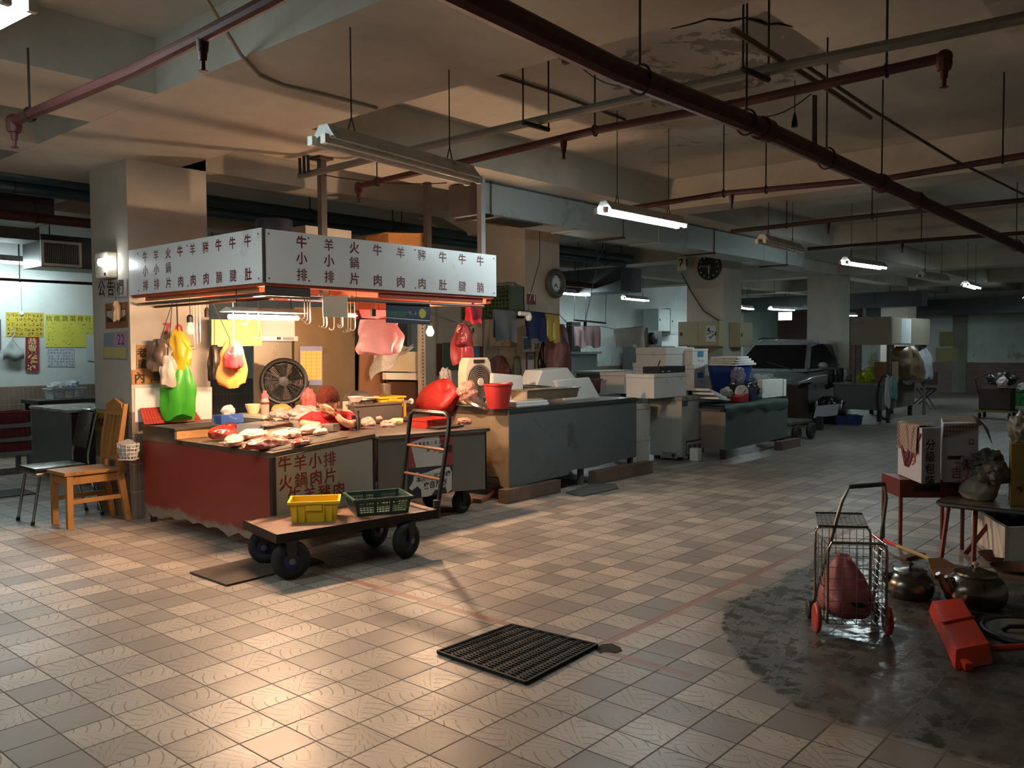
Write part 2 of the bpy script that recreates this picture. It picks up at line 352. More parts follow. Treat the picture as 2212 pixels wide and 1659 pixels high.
# left board, faces -X, read from far to near
t=thing('shop_sign','white sign board with fading red characters, left side of the stall corner','sign',(SX,2.57,zb_),'white lettered sign boards of the meat stall')
obj('board',B().mm((SX,SY+.012,zb_),(SX+.018,3.588,zt)),SIGN,t,bevel=.002)
ysl=[zt-.075,(zt+zb_)/2,zb_+.07]
ysL=[gx(p,q,SX).y for p,q in ((313,548),(337,545),(363,540),(389,533),(416,532),(444,525),(472,517),(502,510),(535,508))]
cols=['牛小排','羊小排','火鍋片','牛 肉','羊 肉','豬 肉','牛 腩','牛 腱','牛 肚']
lb=B()
for yy,c in zip(ysL,cols):
    for z_,ch in zip(ysl,c):
        if ch!=' ': lb.text(ch,.092,V((SX-.0015,yy+.046,z_-.035)),-YA,Z,.02)
obj('lettering',lb,RED,t,label='dark red characters')
bb=B()
for yy in (3.42,2.6,1.62):
    for z_ in (zt-.04,zb_+.03): bb.lathe((SX-.001,yy,z_),[(0,.003),(.006,.001),(.007,-.001)],8,(-1,0,0))
obj('bolt',bb,M('55504a',.5,.6),t)
# right board, faces -Y
t=thing('shop_sign','white sign board with dark red characters, long front side of the stall','sign',(2.24,SY,zb_),'white lettered sign boards of the meat stall')
obj('board',B().mm((SX+.004,SY,zb_),(3.432,SY+.018,zt-.008)),SIGN,t,bevel=.002)
obj('corner_strip',B().mm((SX-.003,SY-.003,zb_),(SX+.014,SY+.014,zt)),M('4d443c',.6,.3),t)
xsR=[gy(p,q,SY).x for p,q in ((651,515),(710,520),(765,528),(815,532),(865,540),(911,545),(956,549),(998,554),(1037,557))]
cols=['牛小排','羊小排','火鍋片','牛 肉','羊 肉','豬 肉','牛 肚','牛 腱','牛 腩']
lb=B()
for xx,c in zip(xsR,cols):
    for z_,ch in zip(ysl,c):
        if ch!=' ': lb.text(ch,.094,V((xx-.047,SY-.0015,z_-.035)),XA,Z,.022)
obj('lettering',lb,RED,t,label='dark red characters')
bb=B()
for xx in (1.09,1.42,2.45,3.40):
    for z_ in (zt-.04,zb_+.03): bb.lathe((xx,SY-.001,z_),[(0,.003),(.006,.001),(.007,-.001)],8,(0,-1,0))
obj('bolt',bb,M('55504a',.5,.6),t)
# timber and steel frame behind the boards, carried by three steel posts from the ceiling
t=thing('canopy_frame','timber and steel frame carrying the white sign boards over the stall','frame',(2.2,2.5,1.8))
fb=B()
for (lo,hi) in (((SX+.02,SY+.02,1.90),(3.42,SY+.06,1.97)),((SX+.02,SY+.06,1.9),(SX+.06,3.58,1.97)),((SX+.06,2.5,1.93),(3.42,2.56,1.98)),((SX+.06,1.97,1.93),(3.36,2.03,1.98)),((3.36,SY+.06,1.86),(3.42,3.5,1.97)),((SX+.06,3.5,1.93),(3.42,3.56,1.98))): fb.mm(lo,hi)
obj('timber',fb,WOODR,t,bevel=.004)
fb=B()
for lo,hi in (((1.08,1.585,1.835),(1.45,1.60,1.915)),): fb.mm(lo,hi)
obj('bracket_plate',fb,M('5b524c',.5,.5,.1,5),t)
# rails are square steel tubes that the hooks hang on
obj('rail',B().tube([(1.10,3.56,1.845),(1.10,1.62,1.845)],.014,8),STEEL,t,smooth=True)
obj('rail',B().tube([(1.25,3.56,1.83),(1.25,1.75,1.83)],.011,8),RUST,t,smooth=True)
obj('rail',B().tube([(1.13,1.64,1.835),(3.35,1.64,1.835)],.014,8),STEEL,t,smooth=True)
obj('rail',B().tube([(1.5,1.80,1.845),(3.35,1.80,1.845)],.012,8),RUST,t,smooth=True)
obj('fascia',B().mm((2.1,1.60,1.86),(3.30,1.615,1.93)),M('b0452a',.5,0,.15,5),t,label='red painted fascia')
obj('fascia',B().mm((SX+.07,1.75,1.87),(SX+.085,3.45,1.93)),M('d08a5a',.5,0,.15,5),t)
for px,py,qy,yy,col in ((697,270,500,2.36,'6a6058'),(924,190,530,2.5,'4c423c'),(1040,240,540,2.0,'b0b4b2')):
    p=gy(px,py,yy); q=gy(px,qy,yy); zt_=3.07 if px<700 else 3.42
    obj('post',B().mm((q.x-.028,yy-.028,1.93),(q.x+.028,yy+.028,zt_)),M(col,.5,.4,.15,6),t,label={'6a6058':'grey post','4c423c':'dark post','b0b4b2':'pale post'}[col])
    obj('ceiling_plate',B().mm((q.x-.07,yy-.07,zt_-.02),(q.x+.07,yy+.07,zt_)),RUST,t)
# stall lamps
STUBE=emat('warm_tube',WARM,STALL_W); 
t=thing('tube_lamp','glaring warm lamp hung inside the stall behind the sign corner','lamp',(1.35,2.0,1.7),'warm lamps of the meat stall')
for k in (0,1): obj('tube',B().cyl((1.06,1.97+.07*k,1.70),(1.62,1.99+.07*k,1.70),.016,n=10),STUBE,t,smooth=True,label='glowing warm tube')
obj('reflector',B().prism([(1.02,1.9,1.74),(1.02,2.0,1.77),(1.02,2.1,1.74),(1.02,2.1,1.735),(1.02,1.9,1.735)],(.64,.02,0)),M('e8ded0',.4),t)
obj('cord',B().tube([(1.1,2.0,1.76),(1.1,2.0,1.845)],.004,5).tube([(1.1,2.0,1.845),(1.1,2.0,1.93)],.004,5).tube([(1.58,2.02,1.76),(1.58,2.02,1.93)],.004,5),DARK,t)
t=thing('tube_lamp','warm lamp behind the hook plate in the middle of the stall front','lamp',(2.2,2.1,1.66),'warm lamps of the meat stall')
a=gy(712,678,2.0); b_=gy(770,682,2.0)
obj('tube',B().cyl(a,b_,.016,n=10),emat('warm_tube_dim',WARM,14),t,smooth=True); 
for e in (a,b_): obj('socket',B().box(e,(.03,.03,.05)),M('c63a34',.5),t)
obj('cord',B().tube([a,V((a.x,a.y,1.931))],.003,5).tube([b_,V((b_.x,b_.y,1.931))],.003,5),DARK,t)
def bulb(name,label,p,lit,zc,r=.03,glow=BULB_W,col=WARM,dark=True):
    p=V(p); t=thing(name,label,'light bulb',p)
    obj('glass',B().lathe(p,[(.0,-r*1.15),(r*.6,-r*.95),(r,-r*.2),(r*.92,r*.35),(r*.55,r*1.1),(r*.42,r*1.5)],16),emat('bulb_glow',col,glow) if lit else film('bulb_glass','f2e6cf',.55,.1),t,smooth=True,label='glowing glass' if lit else 'clear glass')
    obj('lamp_holder',B().lathe(p,[(r*.5,r*1.45),(r*.62,r*1.5),(r*.62,r*2.6),(r*.3,r*3.),(.003,r*3.)],12),DARK if dark else PLASTIC,t,smooth=True)
    obj('cord',B().tube([p+Z*r*3,V((p.x,p.y,zc))],.003,5),DARK,t); return t
bulb('light_bulb','glowing round bulb hung over the right end of the stall',(3.03,2.0,1.607),True,1.93,.034)
bulb('light_bulb','unlit clear bulb hanging before the bright column',gy(411,712,2.9),False,1.93,.04)
p=gy(447,672,2.9); t=thing('lamp_holder','empty black lamp holder beside the unlit bulb','lamp holder',p); obj('holder',B().lathe(p,[(.017,-.05),(.02,-.05),(.02,.01),(.008,.03),(.003,.03)],12),DARK,t,smooth=True); obj('cord',B().tube([p+Z*.03,V((p.x,p.y,1.93))],.003,5),DARK,t)

# ---- red meat counter
CX=1.085
def ztop(x): return .737+.065*(x-CX)
t=thing('meat_counter','red panelled meat counter with steel top at the stall corner','counter',(1.55,2.5,0))
REDP=M('8c352d',.5,0,.15,2.2,'a9938a',.13)
def redpanel():
    m,tt,b=newmat('worn_red_paint'); vec=coords(tt); x,y,z=xyz(tt,vec); n=noi(tt,vec,3.,8,.72,.5); n2=noi(tt,vec,1.4,4)
    c=mixc(tt,n2,hx('7c2d27'),hx('94392f')); c=mixc(tt,(n.sm(.60,.70))*.55*(z.m('MULTIPLY',-1.).sm(-.62,-.35)),c,hx('a78a80')); c=mixc(tt,((z+((n-.5)*.22)).m('MULTIPLY',-1.)).sm(-.17,-.12),c,hx('8d7f70'))
    tt.links.new(c,b.inputs['Base Color']); b.inputs['Roughness'].default_value=.42; bump(tt,b,n,.1,.01); return m
# ragged lower edge of the side panel
pts=[(CX,1.56,ztop(CX)-.04),(CX,3.49,.70)]; k=26
edge=[(CX,lerp(3.49,1.56,i/k),.085+.03*R.random()*(R.random()<.55)+(.05 if i==0 else 0)-(.03 if R.random()<.15 else 0)) for i in range(k+1)]
obj('side_panel',B().prism(pts+edge,(.012,0,0)),redpanel(),t,label='red side panel with ragged lower edge')
WPAN=M('a3a295',.5,0,.08,2,'6f705f',.1)
obj('front_panel',B().prism([(CX+.03,SY,.12),(1.985,SY,.14),(1.985,SY,ztop(1.985)-.035),(CX+.03,SY,ztop(CX+.03)-.04)],(0,.012,0)),WPAN,t,label='greyish white front panel')
obj('corner_post',B().mm((CX-.004,SY-.004,.1),(CX+.028,SY+.03,.71)),M('3a302b',.6,.3),t)
obj('corner_post',B().mm((1.985,SY-.002,.0),(2.01,SY+.02,.77)),DARK,t)
for x,y in ((1.13,3.42),(1.57,3.42),(1.13,1.62),(1.955,1.62),(1.955,2.36)): obj('leg',B().mm((x-.02,y-.02,0),(x+.02,y+.02,.68)),DARK,t)
obj('back_panel',B().mm((1.97,1.645,.1),(1.985,2.34,.74)),M('6b5c50',.6),t)
tb=B().hexa([(CX-.006,SY-.008,ztop(CX)-.036),(2.008,SY-.008,ztop(2.008)-.03),(2.008,2.42,ztop(2.008)-.03),(CX-.006,2.42,ztop(CX)-.036)],[(CX-.006,SY-.008,ztop(CX)),(2.008,SY-.008,ztop(2.008)),(2.008,2.42,ztop(2.008)),(CX-.006,2.42,ztop(CX))])
tb.hexa([(CX-.006,2.42,ztop(CX)-.036),(1.6,2.42,.70),(1.6,3.49,.70),(CX-.006,3.49,ztop(CX)-.036)],[(CX-.006,2.42,.737),(1.6,2.42,.737),(1.6,3.49,.737),(CX-.006,3.49,.737)])
obj('counter_top',tb,M('8a7d70',.3,.75,.15,3,'5b4a3e',.15),t,bevel=.003)
gb=B()
for i in range(15):
    y=1.60+i*.052; gb.hexa([(1.13,y,ztop(1.13)+.006),(1.78,y,ztop(1.78)+.006),(1.78,y+.02,ztop(1.78)+.006),(1.13,y+.02,ztop(1.13)+.006)],[(1.13,y,ztop(1.13)+.012),(1.78,y,ztop(1.78)+.012),(1.78,y+.02,ztop(1.78)+.012),(1.13,y+.02,ztop(1.13)+.012)])
for x in (1.13,1.45,1.77): gb.mm((x-.008,1.595,ztop(x)),(x+.008,2.36,ztop(x)+.007))
obj('rack',gb,M('a59d92',.35,.6,.1),t)
# painted words on the front panel
lb=B()
for s,(px0,py0),(px1,py1) in (('牛羊小排',(615,1003),(712,992)),('火鍋肉片',(617,1043),(714,1027)),('牛羊豬肉',(636,1072),(732,1058))):
    a=gy(px0,py0,SY); b_=gy(px1,py1,SY)
    for i,ch in enumerate(s):
        p=lerp(a,b_,i/3); lb.text(ch,.118,V((p.x-.059,SY-.0015,p.z-.045)),V((1,0,.05)),Z,.016)
obj('lettering',lb,M('7e241d',.5,0,.2,30),t,label='red painted characters')
# ---- wheeled steel counter
t=thing('steel_counter','grey steel counter on wheels with posters, right of the red counter','counter',(2.67,1.85,0))
c=[(2.04,.289),(3.285,.199),(3.285,.715),(2.04,.748)]
GP=M('77756f',.42,.5,.08,3)
obj('front_panel',B().prism([(x,SY,z) for x,z in c],(0,.015,0)),GP,t); obj('end_panel',B().hexa([(3.27,SY,.199),(3.285,SY,.199),(3.285,2.2,.21),(3.27,2.2,.21)],[(3.27,SY,.712),(3.285,SY,.712),(3.285,2.2,.712),(3.27,2.2,.712)]),GP,t)
obj('base_plate',B().hexa([(2.05,SY+.015,.28),(3.27,SY+.015,.2),(3.27,2.1,.2),(2.05,2.1,.28)],[(2.05,SY+.015,.30),(3.27,SY+.015,.22),(3.27,2.1,.22),(2.05,2.1,.30)]),GP,t)
obj('counter_top',B().hexa([(2.03,SY-.02,.748),(3.32,SY-.02,.714),(3.32,2.12,.714),(2.03,2.12,.748)],[(2.03,SY-.02,.778),(3.32,SY-.02,.744),(3.32,2.12,.744),(2.03,2.12,.778)]).hexa([(2.5,2.12,.735),(3.32,2.12,.714),(3.32,2.56,.714),(2.5,2.56,.735)],[(2.5,2.12,.7655),(3.32,2.12,.744),(3.32,2.56,.744),(2.5,2.56,.7655)]),STEEL,t,bevel=.01)
def wheel(name,c,axis,Rr,r,parent,tm,hm,hr=.45):
    o=obj(name,B().torus(c,axis,Rr-r,r,32,12),tm,parent,smooth=True,auto=60)
    ax=V(axis).normalized(); obj('hub',B().lathe(V(c)-ax*r*.75,[(.004,0),(Rr*hr,0),(Rr*.62,r*.2),(Rr*.62,r*1.3),(Rr*hr,r*1.5),(.004,r*1.5)],24,ax),hm,o,smooth=True); return o
TYRE=M('1b1a19',.75,0,.25,30)
for x,y in ((3.07,1.66),(3.07,2.04),(2.2,2.04),(2.2,1.68)):
    wheel('wheel',(x,y,.105),(0,1,0),.105,.04,t,TYRE,M('33312f',.5,.5)); obj('wheel_fork',B().mm((x-.03,y-.05,.11),(x+.03,y-.042,.27)).mm((x-.03,y+.042,.11),(x+.03,y+.05,.27)),DARK,t)
# posters on it
def poster(name,label,cat,px4,ax,val,n,col,group=None,marks=None,mcol='222222',rough=.6):
    o=V(n).normalized(); q=[on(px,py,ax,val)+o*.0015 for px,py in px4]
    t=thing(name,label,cat,(q[0]+q[1]+q[2]+q[3])/4,group); obj('sheet',B().prism(q,o*.002),M(col,rough,0,.06,8) if isinstance(col,str) else col,t)
    if marks:
        bb=B(); marks(bb,q,o); obj('lettering',bb,M(mcol,.6),t)
    return t,q
def rowtext(b,q,o,s,u0,v0,u1,v1,size,bold=.02):
    """characters along a line between two relative places of a sheet with corners tl,tr,br,bl"""
    P=lambda u,v: lerp(lerp(q[0],q[1],u),lerp(q[3],q[2],u),v)+o*.004
    a=P(u0,v0); c=P(u1,v1); r=(q[1]-q[0]).normalized(); up=(q[0]-q[3]).normalized()
    n=len(s)
    for i,ch in enumerate(s):
        p=lerp(a,c,i/max(1,n-1))
        if ch!=' ': b.text(ch,size,p-r*size*.5-up*size*.38,r,up,bold)
def scrib(b,q,o,u,v,w_,h_,n,seed,lw=.09):
    c=lerp(lerp(q[0],q[1],u),lerp(q[3],q[2],u),v)+o*.004; b.strokes(c,q[1]-q[0],q[0]-q[3],(q[1]-q[0]).length*w_,(q[0]-q[3]).length*h_,n,seed,lw)
def mk(b,q,o): 
    rowtext(b,q,o,'本攤販售使用之牛肉',.14,.26,.86,.2,.032,.02); rowtext(b,q,o,'來自',.42,.45,.58,.45,.04); rowtext(b,q,o,'澳洲',.74,.44,.9,.44,.06,.03)
    fr=[lerp(lerp(q[0],q[1],u),lerp(q[3],q[2],u),v)+o*.004 for u,v in ((.66,.33),(.97,.33),(.97,.56),(.66,.56))]; b.tube(fr,.002,4,closed=True)
t,q=poster('poster','red and white beef origin poster, upper of the two on the wheeled counter','poster',((884,943),(978,940),(978,1003),(881,1012)),1,SY,(0,-1,0),'8e3a3c',marks=mk)
P=lambda u,v: lerp(lerp(q[0],q[1],u),lerp(q[3],q[2],u),v)+V((0,-.0025,0))
obj('white_patch',B().prism([P(u,v) for u,v in ((.02,.2),(.35,.03),(.66,.01),(.82,1.),(.17,1.0))],(0,-.001,0)),M('c2bdb6',.6,0,.05),t)
bb=B(); r_=(q[1]-q[0]).normalized()
bb.text('from',.045,P(.27,.75),r_+Z*.12,Z,.005); bb.text('Australia',.052,P(.36,.93),r_+Z*.1,Z,.005); obj('lettering',bb,M('8e2f30',.6),t,label='red handwriting style words')
def mk2(b,q,o): rowtext(b,q,o,'本店所使用之牛肉',.22,.38,.9,.28,.055,.03); rowtext(b,q,o,'來自澳洲',.4,.62,.8,.58,.065,.03); scrib(b,q,o,.65,.8,.3,.07,26,3,.12)
t,q=poster('poster','white cow shaped beef origin poster on navy ground, lower one on the counter','poster',((882,1013),(977,1005),(976,1063),(880,1080)),1,SY,(0,-1,0),'232a33',marks=mk2,mcol='15161a')
P=lambda u,v: lerp(lerp(q[0],q[1],u),lerp(q[3],q[2],u),v)+V((0,-.0025,0))
cow=[(.02,.62),(.10,.42),(.12,.22),(.18,.12),(.26,.2),(.4,.17),(.6,.08),(.8,.03),(.93,.05),(.98,.25),(.99,.9),(.88,1.),(.84,.74),(.74,.8),(.6,.82),(.52,.98),(.42,1.),(.3,.98),(.28,.72),(.2,.60),(.08,.72)]
cow_b=B().prism([P(u,v) for u,v in cow],(0,-.001,0)); cow_b.v=list(cow_b.v); obj('white_cow_shape',cow_b,M('c9c7bd',.6,0,.04),t)
# ================================================================ CEILING SERVICES
IRON=M('4e231d',.6,.2,.25,9,'2e1a16',.15); IRON2=M('3a2722',.65,.2,.25,9); GREYP=M('7d7a70',.45,.5,.15,6); ROD=M('3b332d',.6,.5,.2,20); TEAL=M('2c4248',.4,.2,.15,4); DUCT=M('a3adad',.4,.2,.08,2.5,'858e8e',.1); DUCTD=M('4a4544',.5,.3,.1,2.5)
def pxpath(pts,z): return [gz(x,y,z) for x,y in pts]
def sprinkler(b,p):
    b.cyl(p,p-Z*.05,.020,.016).cyl(p-Z*.05,p-Z*.085,.010).lathe(p-Z*.09,[(.003,.012),(.006,.004),(.020,0),(.020,-.003),(.003,-.004)],10); return b
def pipe(label,pts,z,r,rods=(),heads=(),elbows=(),m=None,slab=3.417,name='sprinkler_pipe',joints=()):
    m=m or IRON; P=pxpath(pts,z); t=thing(name,label,'pipe',P[0],'fire sprinkler pipes under the ceiling')
    obj('pipe_run',B().tube(P,r,10),m,t,smooth=True)
    def near(px,py):
        q=gz(px,py,z); best=None
        for a,b_ in zip(P[:-1],P[1:]):
            k=max(0,min(1,(q-a).dot(b_-a)/(b_-a).length_squared)); s=a+(b_-a)*k
            if best is None or (s-q).length<(best-q).length: best=s
        return best
    for x,y in elbows:
        p=near(x,y); obj('elbow',sprinkler(B().tube([p+Z*0,p-Z*.03,p-Z*.06],[r*1.35,r*1.45,r*1.2],10).blob(p,(r*1.5,)*3,0,0,2),p-Z*.05),m,t,smooth=True,label='elbow with sprinkler head')
    for x,y in heads: p=near(x,y); obj('sprinkler_head',sprinkler(B().cyl(p-Z*r*.5,p-Z*(r+.035),r*.95,r*.8),p-Z*(r+.02)),m,t,smooth=True)
    for x,y in joints:
        p=near(x,y); d=(P[-1]-P[0]).normalized(); obj('coupling',B().cyl(p-d*.05,p+d*.05,r*1.25),m,t,smooth=True)
    for x,y in rods:
        p=near(x,y); d=(P[-1]-P[0]).normalized(); s=d.cross(Z)
        obj('hanger',B().tube([p+s*r*1.1*math.sin(a)+Z*r*1.3*math.cos(a) for a in [i*PI/8 for i in range(16)]],.006,5,closed=True).cyl(p+Z*(r*1.3),V((p.x,p.y,slab)),.006,n=6),ROD,t)
    return t
pipe('thick dark red main pipe crossing the ceiling from top centre to the right edge',[(930,-45),(1022,0),(1326,150),(1640,275),(2203,534),(2420,640)],2.66,.052,[(1372,175),(1622,262),(1797,340),(1918,395),(2200,530)],[],[],joints=((1650,280),(1905,395),(1985,432)))
pipe('long rusty branch pipe ending in an elbow at the upper right',[(775,402),(1000,350),(1285,282),(1600,222),(1915,152),(2040,124)],2.85,.026,[(815,393),(1285,282),(1915,152)],[(1217,298)],[(775,402),(2040,124)])
pipe('rusty branch pipe passing below the lit cream beam',[(1330,455),(1563,418),(1918,385),(2212,336),(2330,318)],2.80,.025,[(1563,418),(1648,405),(2160,342)],[(1581,417)])
pipe('dark branch pipe behind the lit cream beam',[(1580,500),(1850,470),(2212,432),(2300,423)],2.80,.025,[(1700,487),(1882,466)],[(1790,477)],m=IRON2)
pipe('dark branch pipe low over the far unlit lamps',[(1745,538),(1950,522),(2212,503),(2300,497)],2.80,.025,[(1990,519)],[(1948,522)],m=IRON2)
pipe('dark red pipe with an elbow in the upper left corner',[(30,262),(290,152),(437,78),(590,-2),(680,-50)],2.72,.028,[(62,247)],[(437,78)],[(30,262)],slab=ZB)
# grey conduit on trapeze brackets
t=thing('steel_conduit','long grey steel conduit carried on hanging trapeze bars','conduit',gz(870,330,2.93)); P=pxpath([(648,380),(870,328),(1130,268),(1400,207),(1660,150),(2100,62),(2300,20)],2.93)
obj('conduit_run',B().tube(P,.028,10),GREYP,t,smooth=True)
for a,b_ in (((1130,265),(1185,280)),((1605,148),(1660,172))):
    p,q=gz(*a,2.885),gz(*b_,2.885); obj('trapeze',B().tube([p,q],.016,6).cyl(p,V((p.x,p.y,3.417)),.006,n=6).cyl(q,V((q.x,q.y,3.417)),.006,n=6),ROD,t)
for k in range(3): p=gz(648+9*k,378-3*k,2.93); obj('riser',B().cyl(p,V((p.x,p.y,3.07)),.013),DARK,t,smooth=True)
def conduit(label,pts,z,r,m,name='cable_conduit',cat='conduit'): obj(name,B().tube(pxpath(pts,z),r,7),m,smooth=True,label=label,cat=cat)
CREAMC=M('8a8270',.6,0,.15,10); BRNC=M('4f4232',.7,0,.2,10)
conduit('pale cable bending across the underside of the near beam',[(440,-12),(478,50),(520,118),(560,163),(610,184),(700,205),(814,234)],3.058,.010,CREAMC)
conduit('thin dark conduit fixed to the slab beyond the near beam',[(1062,157),(1200,202),(1350,258)],3.40,.012,BRNC)
conduit('broken brown conduit hanging at a slant near the cracked ceiling',[(1585,65),(1720,150),(1800,200),(1880,254)],2.97,.016,M('5f4c34',.7,0,.2,10))
conduit('long thin conduit slanting towards the right edge of the view',[(1735,138),(1880,235),(2060,345),(2212,420),(2300,462)],3.02,.012,BRNC)
# loose things hanging near the conduits
p=gz(1717,185,2.93); obj('lamp_holder',B().tube([p+Z*.03,p-Z*.16],.003,5).lathe(p-Z*.22,[(.003,-.012),(.017,-.01),(.016,.02),(.008,.06),(.003,.07)],10),DARK,label='black lamp holder dangling near the broken conduit',cat='lamp holder')
p=gz(1755,205,2.965); obj('torn_strip',B().prism([p,p+V((.022,-.02,0)),p+V((.03,-.02,-.30)),p+V((.005,0,-.31))],(.003,.003,0)),BRNC,label='torn brown strip hanging from the conduits',cat='strip')
for lb_,a,c,sag,z in (('thin dark wire drooping between slab and thick main pipe',(1232,122),(1345,185),.05,3.3),('thin wire drooping below the peeling ceiling patch',(1575,238),(1752,203),.08,2.85),('thin wire strung below the unlit low lamp',(700,378),(965,395),.03,2.78)):
    a,c=gz(*a,z),gz(*c,z); obj('wire',B().tube([lerp(a,c,i/10)-Z*sag*4*(i/10)*(1-i/10) for i in range(11)],.004,5),DARK,label=lb_,cat='wire')
# ceiling cracks are dark gaps in the slab skin
crack=[(1450,62),(1500,50),(1530,40),(1575,44),(1610,38),(1640,45),(1655,52),(1680,50),(1712,58)]
struct('ceiling_crack',B().tube(pxpath(crack,3.419),[.004,.007,.008,.01,.008,.014,.01,.01,.003],6),M('171412',.9))
t=thing('dome_camera','small dark dome camera on the ceiling slab','camera',gz(1222,118,3.4)); p=gz(1222,118,3.417); obj('dome',B().lathe(p,[(.055,0),(.055,-.02),(.03,-.03),(.025,-.06),(.003,-.07)],14),M('5b554d',.4),t,smooth=True)
t=thing('smoke_detector','round smoke detector under the beam by the grey post','smoke detector',gz(668,343,3.417)); p=gz(668,343,3.417); obj('base',B().lathe(p,[(.06,0),(.06,-.015),(.03,-.02),(.028,-.08),(.003,-.085)],14),M('6b625a',.5),t,smooth=True)
# long rectangular air duct under the beam, with its closed end towards the stall
x0=gy(1040,430,2.0).x; x1=gy(1738,570,2.0).x
t=thing('air_duct','long pale grey air duct under the beams, dark closed end above the stall','duct',(8,2.3,2.74))
obj('duct_body',B().mm((x0,2.0,2.755),(x1,2.42,3.05)),DUCT,t,bevel=.004)
obj('end_cap',B().mm((x0-.012,1.99,2.745),(x0,2.43,3.055)),DUCTD,t,label='dark end cap')
for x in (x0+1.6,x0+3.2,x0+4.6,x0+6.2,x0+7.6):
    if x<x1: obj('joint_flange',B().mm((x,1.992,2.747),(x+.03,2.428,3.055)),DUCT,t)
for x in (x0+.12,x0+2.4,x0+4.62,x0+7.): obj('hanger',B().cyl((x,1.985,2.72),(x,1.985,3.07),.006,n=6).mm((x-.02,1.97,2.725),(x+.02,2.44,2.748)),ROD,t)
obj('outlet_grille',B().mm((x0+.35,2.06,2.742),(x0+1.0,2.36,2.757)),M('2f2d2c',.6),t)
def duct(label,lo,hi,m=DUCTD,group=None,vent=None,vm=None):
    t=thing('air_duct',label,'duct',((lo[0]+hi[0])/2,(lo[1]+hi[1])/2,lo[2]),group); obj('duct_body',B().mm(lo,hi),m,t,bevel=.004)
    ln=0 if hi[0]-lo[0]>hi[1]-lo[1] else 1; L=hi[ln]-lo[ln]
    for k in range(1,int(L/1.2)+1):
        s=lo[ln]+k*1.2
        if s<hi[ln]-.05:
            a=[v-.006 for v in lo]; c=[v+.006 for v in hi]; a[ln]=s; c[ln]=s+.03; obj('joint_flange',B().mm(a,c),m,t)
    for e in (.15,.85):
        p=[(lo[i]+hi[i])/2 for i in range(3)]; p[ln]=lerp(lo[ln],hi[ln],e); obj('hanger',B().cyl((p[0],p[1],hi[2]),(p[0],p[1],3.417),.007,n=6),ROD,t)
    return t
a=gz(1210,651,2.5); b_=gz(1470,628,2.5)
duct('long dark duct running towards the back wall behind the clock column',(11.0,5.3,2.5),(11.7,6.85,2.95),M('56595c',.35,.5,.1,2))
for y in (6.0,): 
    p=gy(0,415,y); q=gy(118,482,y); duct('dark brown duct at the left edge above the price posters',(-4,y,q.z),(q.x,y+.6,gy(118,428,y).z),M('40302c',.5,.2,.1,3))
    y2=6.9; q=gy(86,520,y2); duct('lower dark duct at the left edge behind the brown one',(-4,y2,q.z),(q.x,y2+.5,gy(86,488,y2).z),M('3d3a3a',.5,.2,.1,3))
y=7.5; p=gy(90,575,y); q=gy(235,518,y); t=duct('grey duct box with a white framed grille left of the near column',(p.x,y,p.z),(q.x+.6,y+.6,q.z),M('3f4447',.45,.3,.1,3))
g0=gy(93,568,y); g1=gy(168,530,y); gb=B()
obj('grille_backing',B().mm((g0.x,y-.012,g0.z),(g1.x,y-.002,g1.z)),DARK,t)
for i in range(19): x=lerp(g0.x,g1.x,(i+.5)/19); gb.mm((x-.006,y-.03,g0.z),(x+.006,y-.012,g1.z))
obj('grille',gb,M('5f6463',.5),t)
fr=B(); w_=.03
for lo,hi in (((g0.x-w_,g0.z-w_),(g1.x+w_,g0.z)),((g0.x-w_,g1.z),(g1.x+w_,g1.z+w_)),((g0.x-w_,g0.z),(g0.x,g1.z)),((g1.x,g0.z),(g1.x+w_,g1.z))): fr.mm((lo[0],y-.035,lo[1]),(hi[0],y,hi[1]))
obj('grille_frame',fr,M('c8cbc6',.5),t,label='white grille frame')
# insulated teal pipes behind the column line
for k,(yy,zz,lb_) in enumerate(((5.0,3.075,'upper of the two thick dark teal pipes behind the columns'),(5.16,2.985,'lower of the two thick dark teal pipes behind the columns'))):
    t=thing('insulated_pipe',lb_,'pipe',(4,yy,zz),'thick dark teal pipes behind the columns'); obj('pipe_run',B().cyl((-6,yy,zz),(10.9,yy,zz),.062,n=14),TEAL,t,smooth=True)
    for x in (-2.5,.4,3.9,5.2,7.6,10.): obj('hanger',B().cyl((x+.3*k,yy,zz+.05),(x+.3*k,yy,3.417),.008,n=6).torus((x+.3*k,yy,zz),(1,0,0),.066,.008,16,5),ROD,t)
for k,(y,zz,a,b_,r,lb_) in enumerate(((5.6,2.78,-.6,2.7,.05,'dark red pipe behind the near column, beside the brown duct'),(5.9,2.62,7.6,11.,.05,'dark red pipe below the teal pipes, left of the hanging number plate'),(8.2,2.35,1.2,5.,.02,'thin dark pipe along the back wall left of the near column'))):
    t=thing('service_pipe',lb_,'pipe',(a,y,zz)); obj('pipe_run',B().cyl((a,y,zz),(b_,y,zz),r,n=12),IRON,t,smooth=True)
    for x in (lerp(a,b_,.15),lerp(a,b_,.5),lerp(a,b_,.85)): obj('hanger',B().cyl((x,y,zz+r),(x,y,3.417),.007,n=6).torus((x,y,zz),(1,0,0),r*1.08,.007,14,5),ROD,t)
# wall duct along the back right
duct('long dark duct in front of the far right wall',(24.8,-7,2.35),(25.6,5.5,2.8),M('33383a',.5,.2,.1,2))
duct('dark duct crossing in front of the red shutter',(21.6,3.0,2.5),(22.1,8.9,2.9),M('2f3334',.5,.2,.1,2))
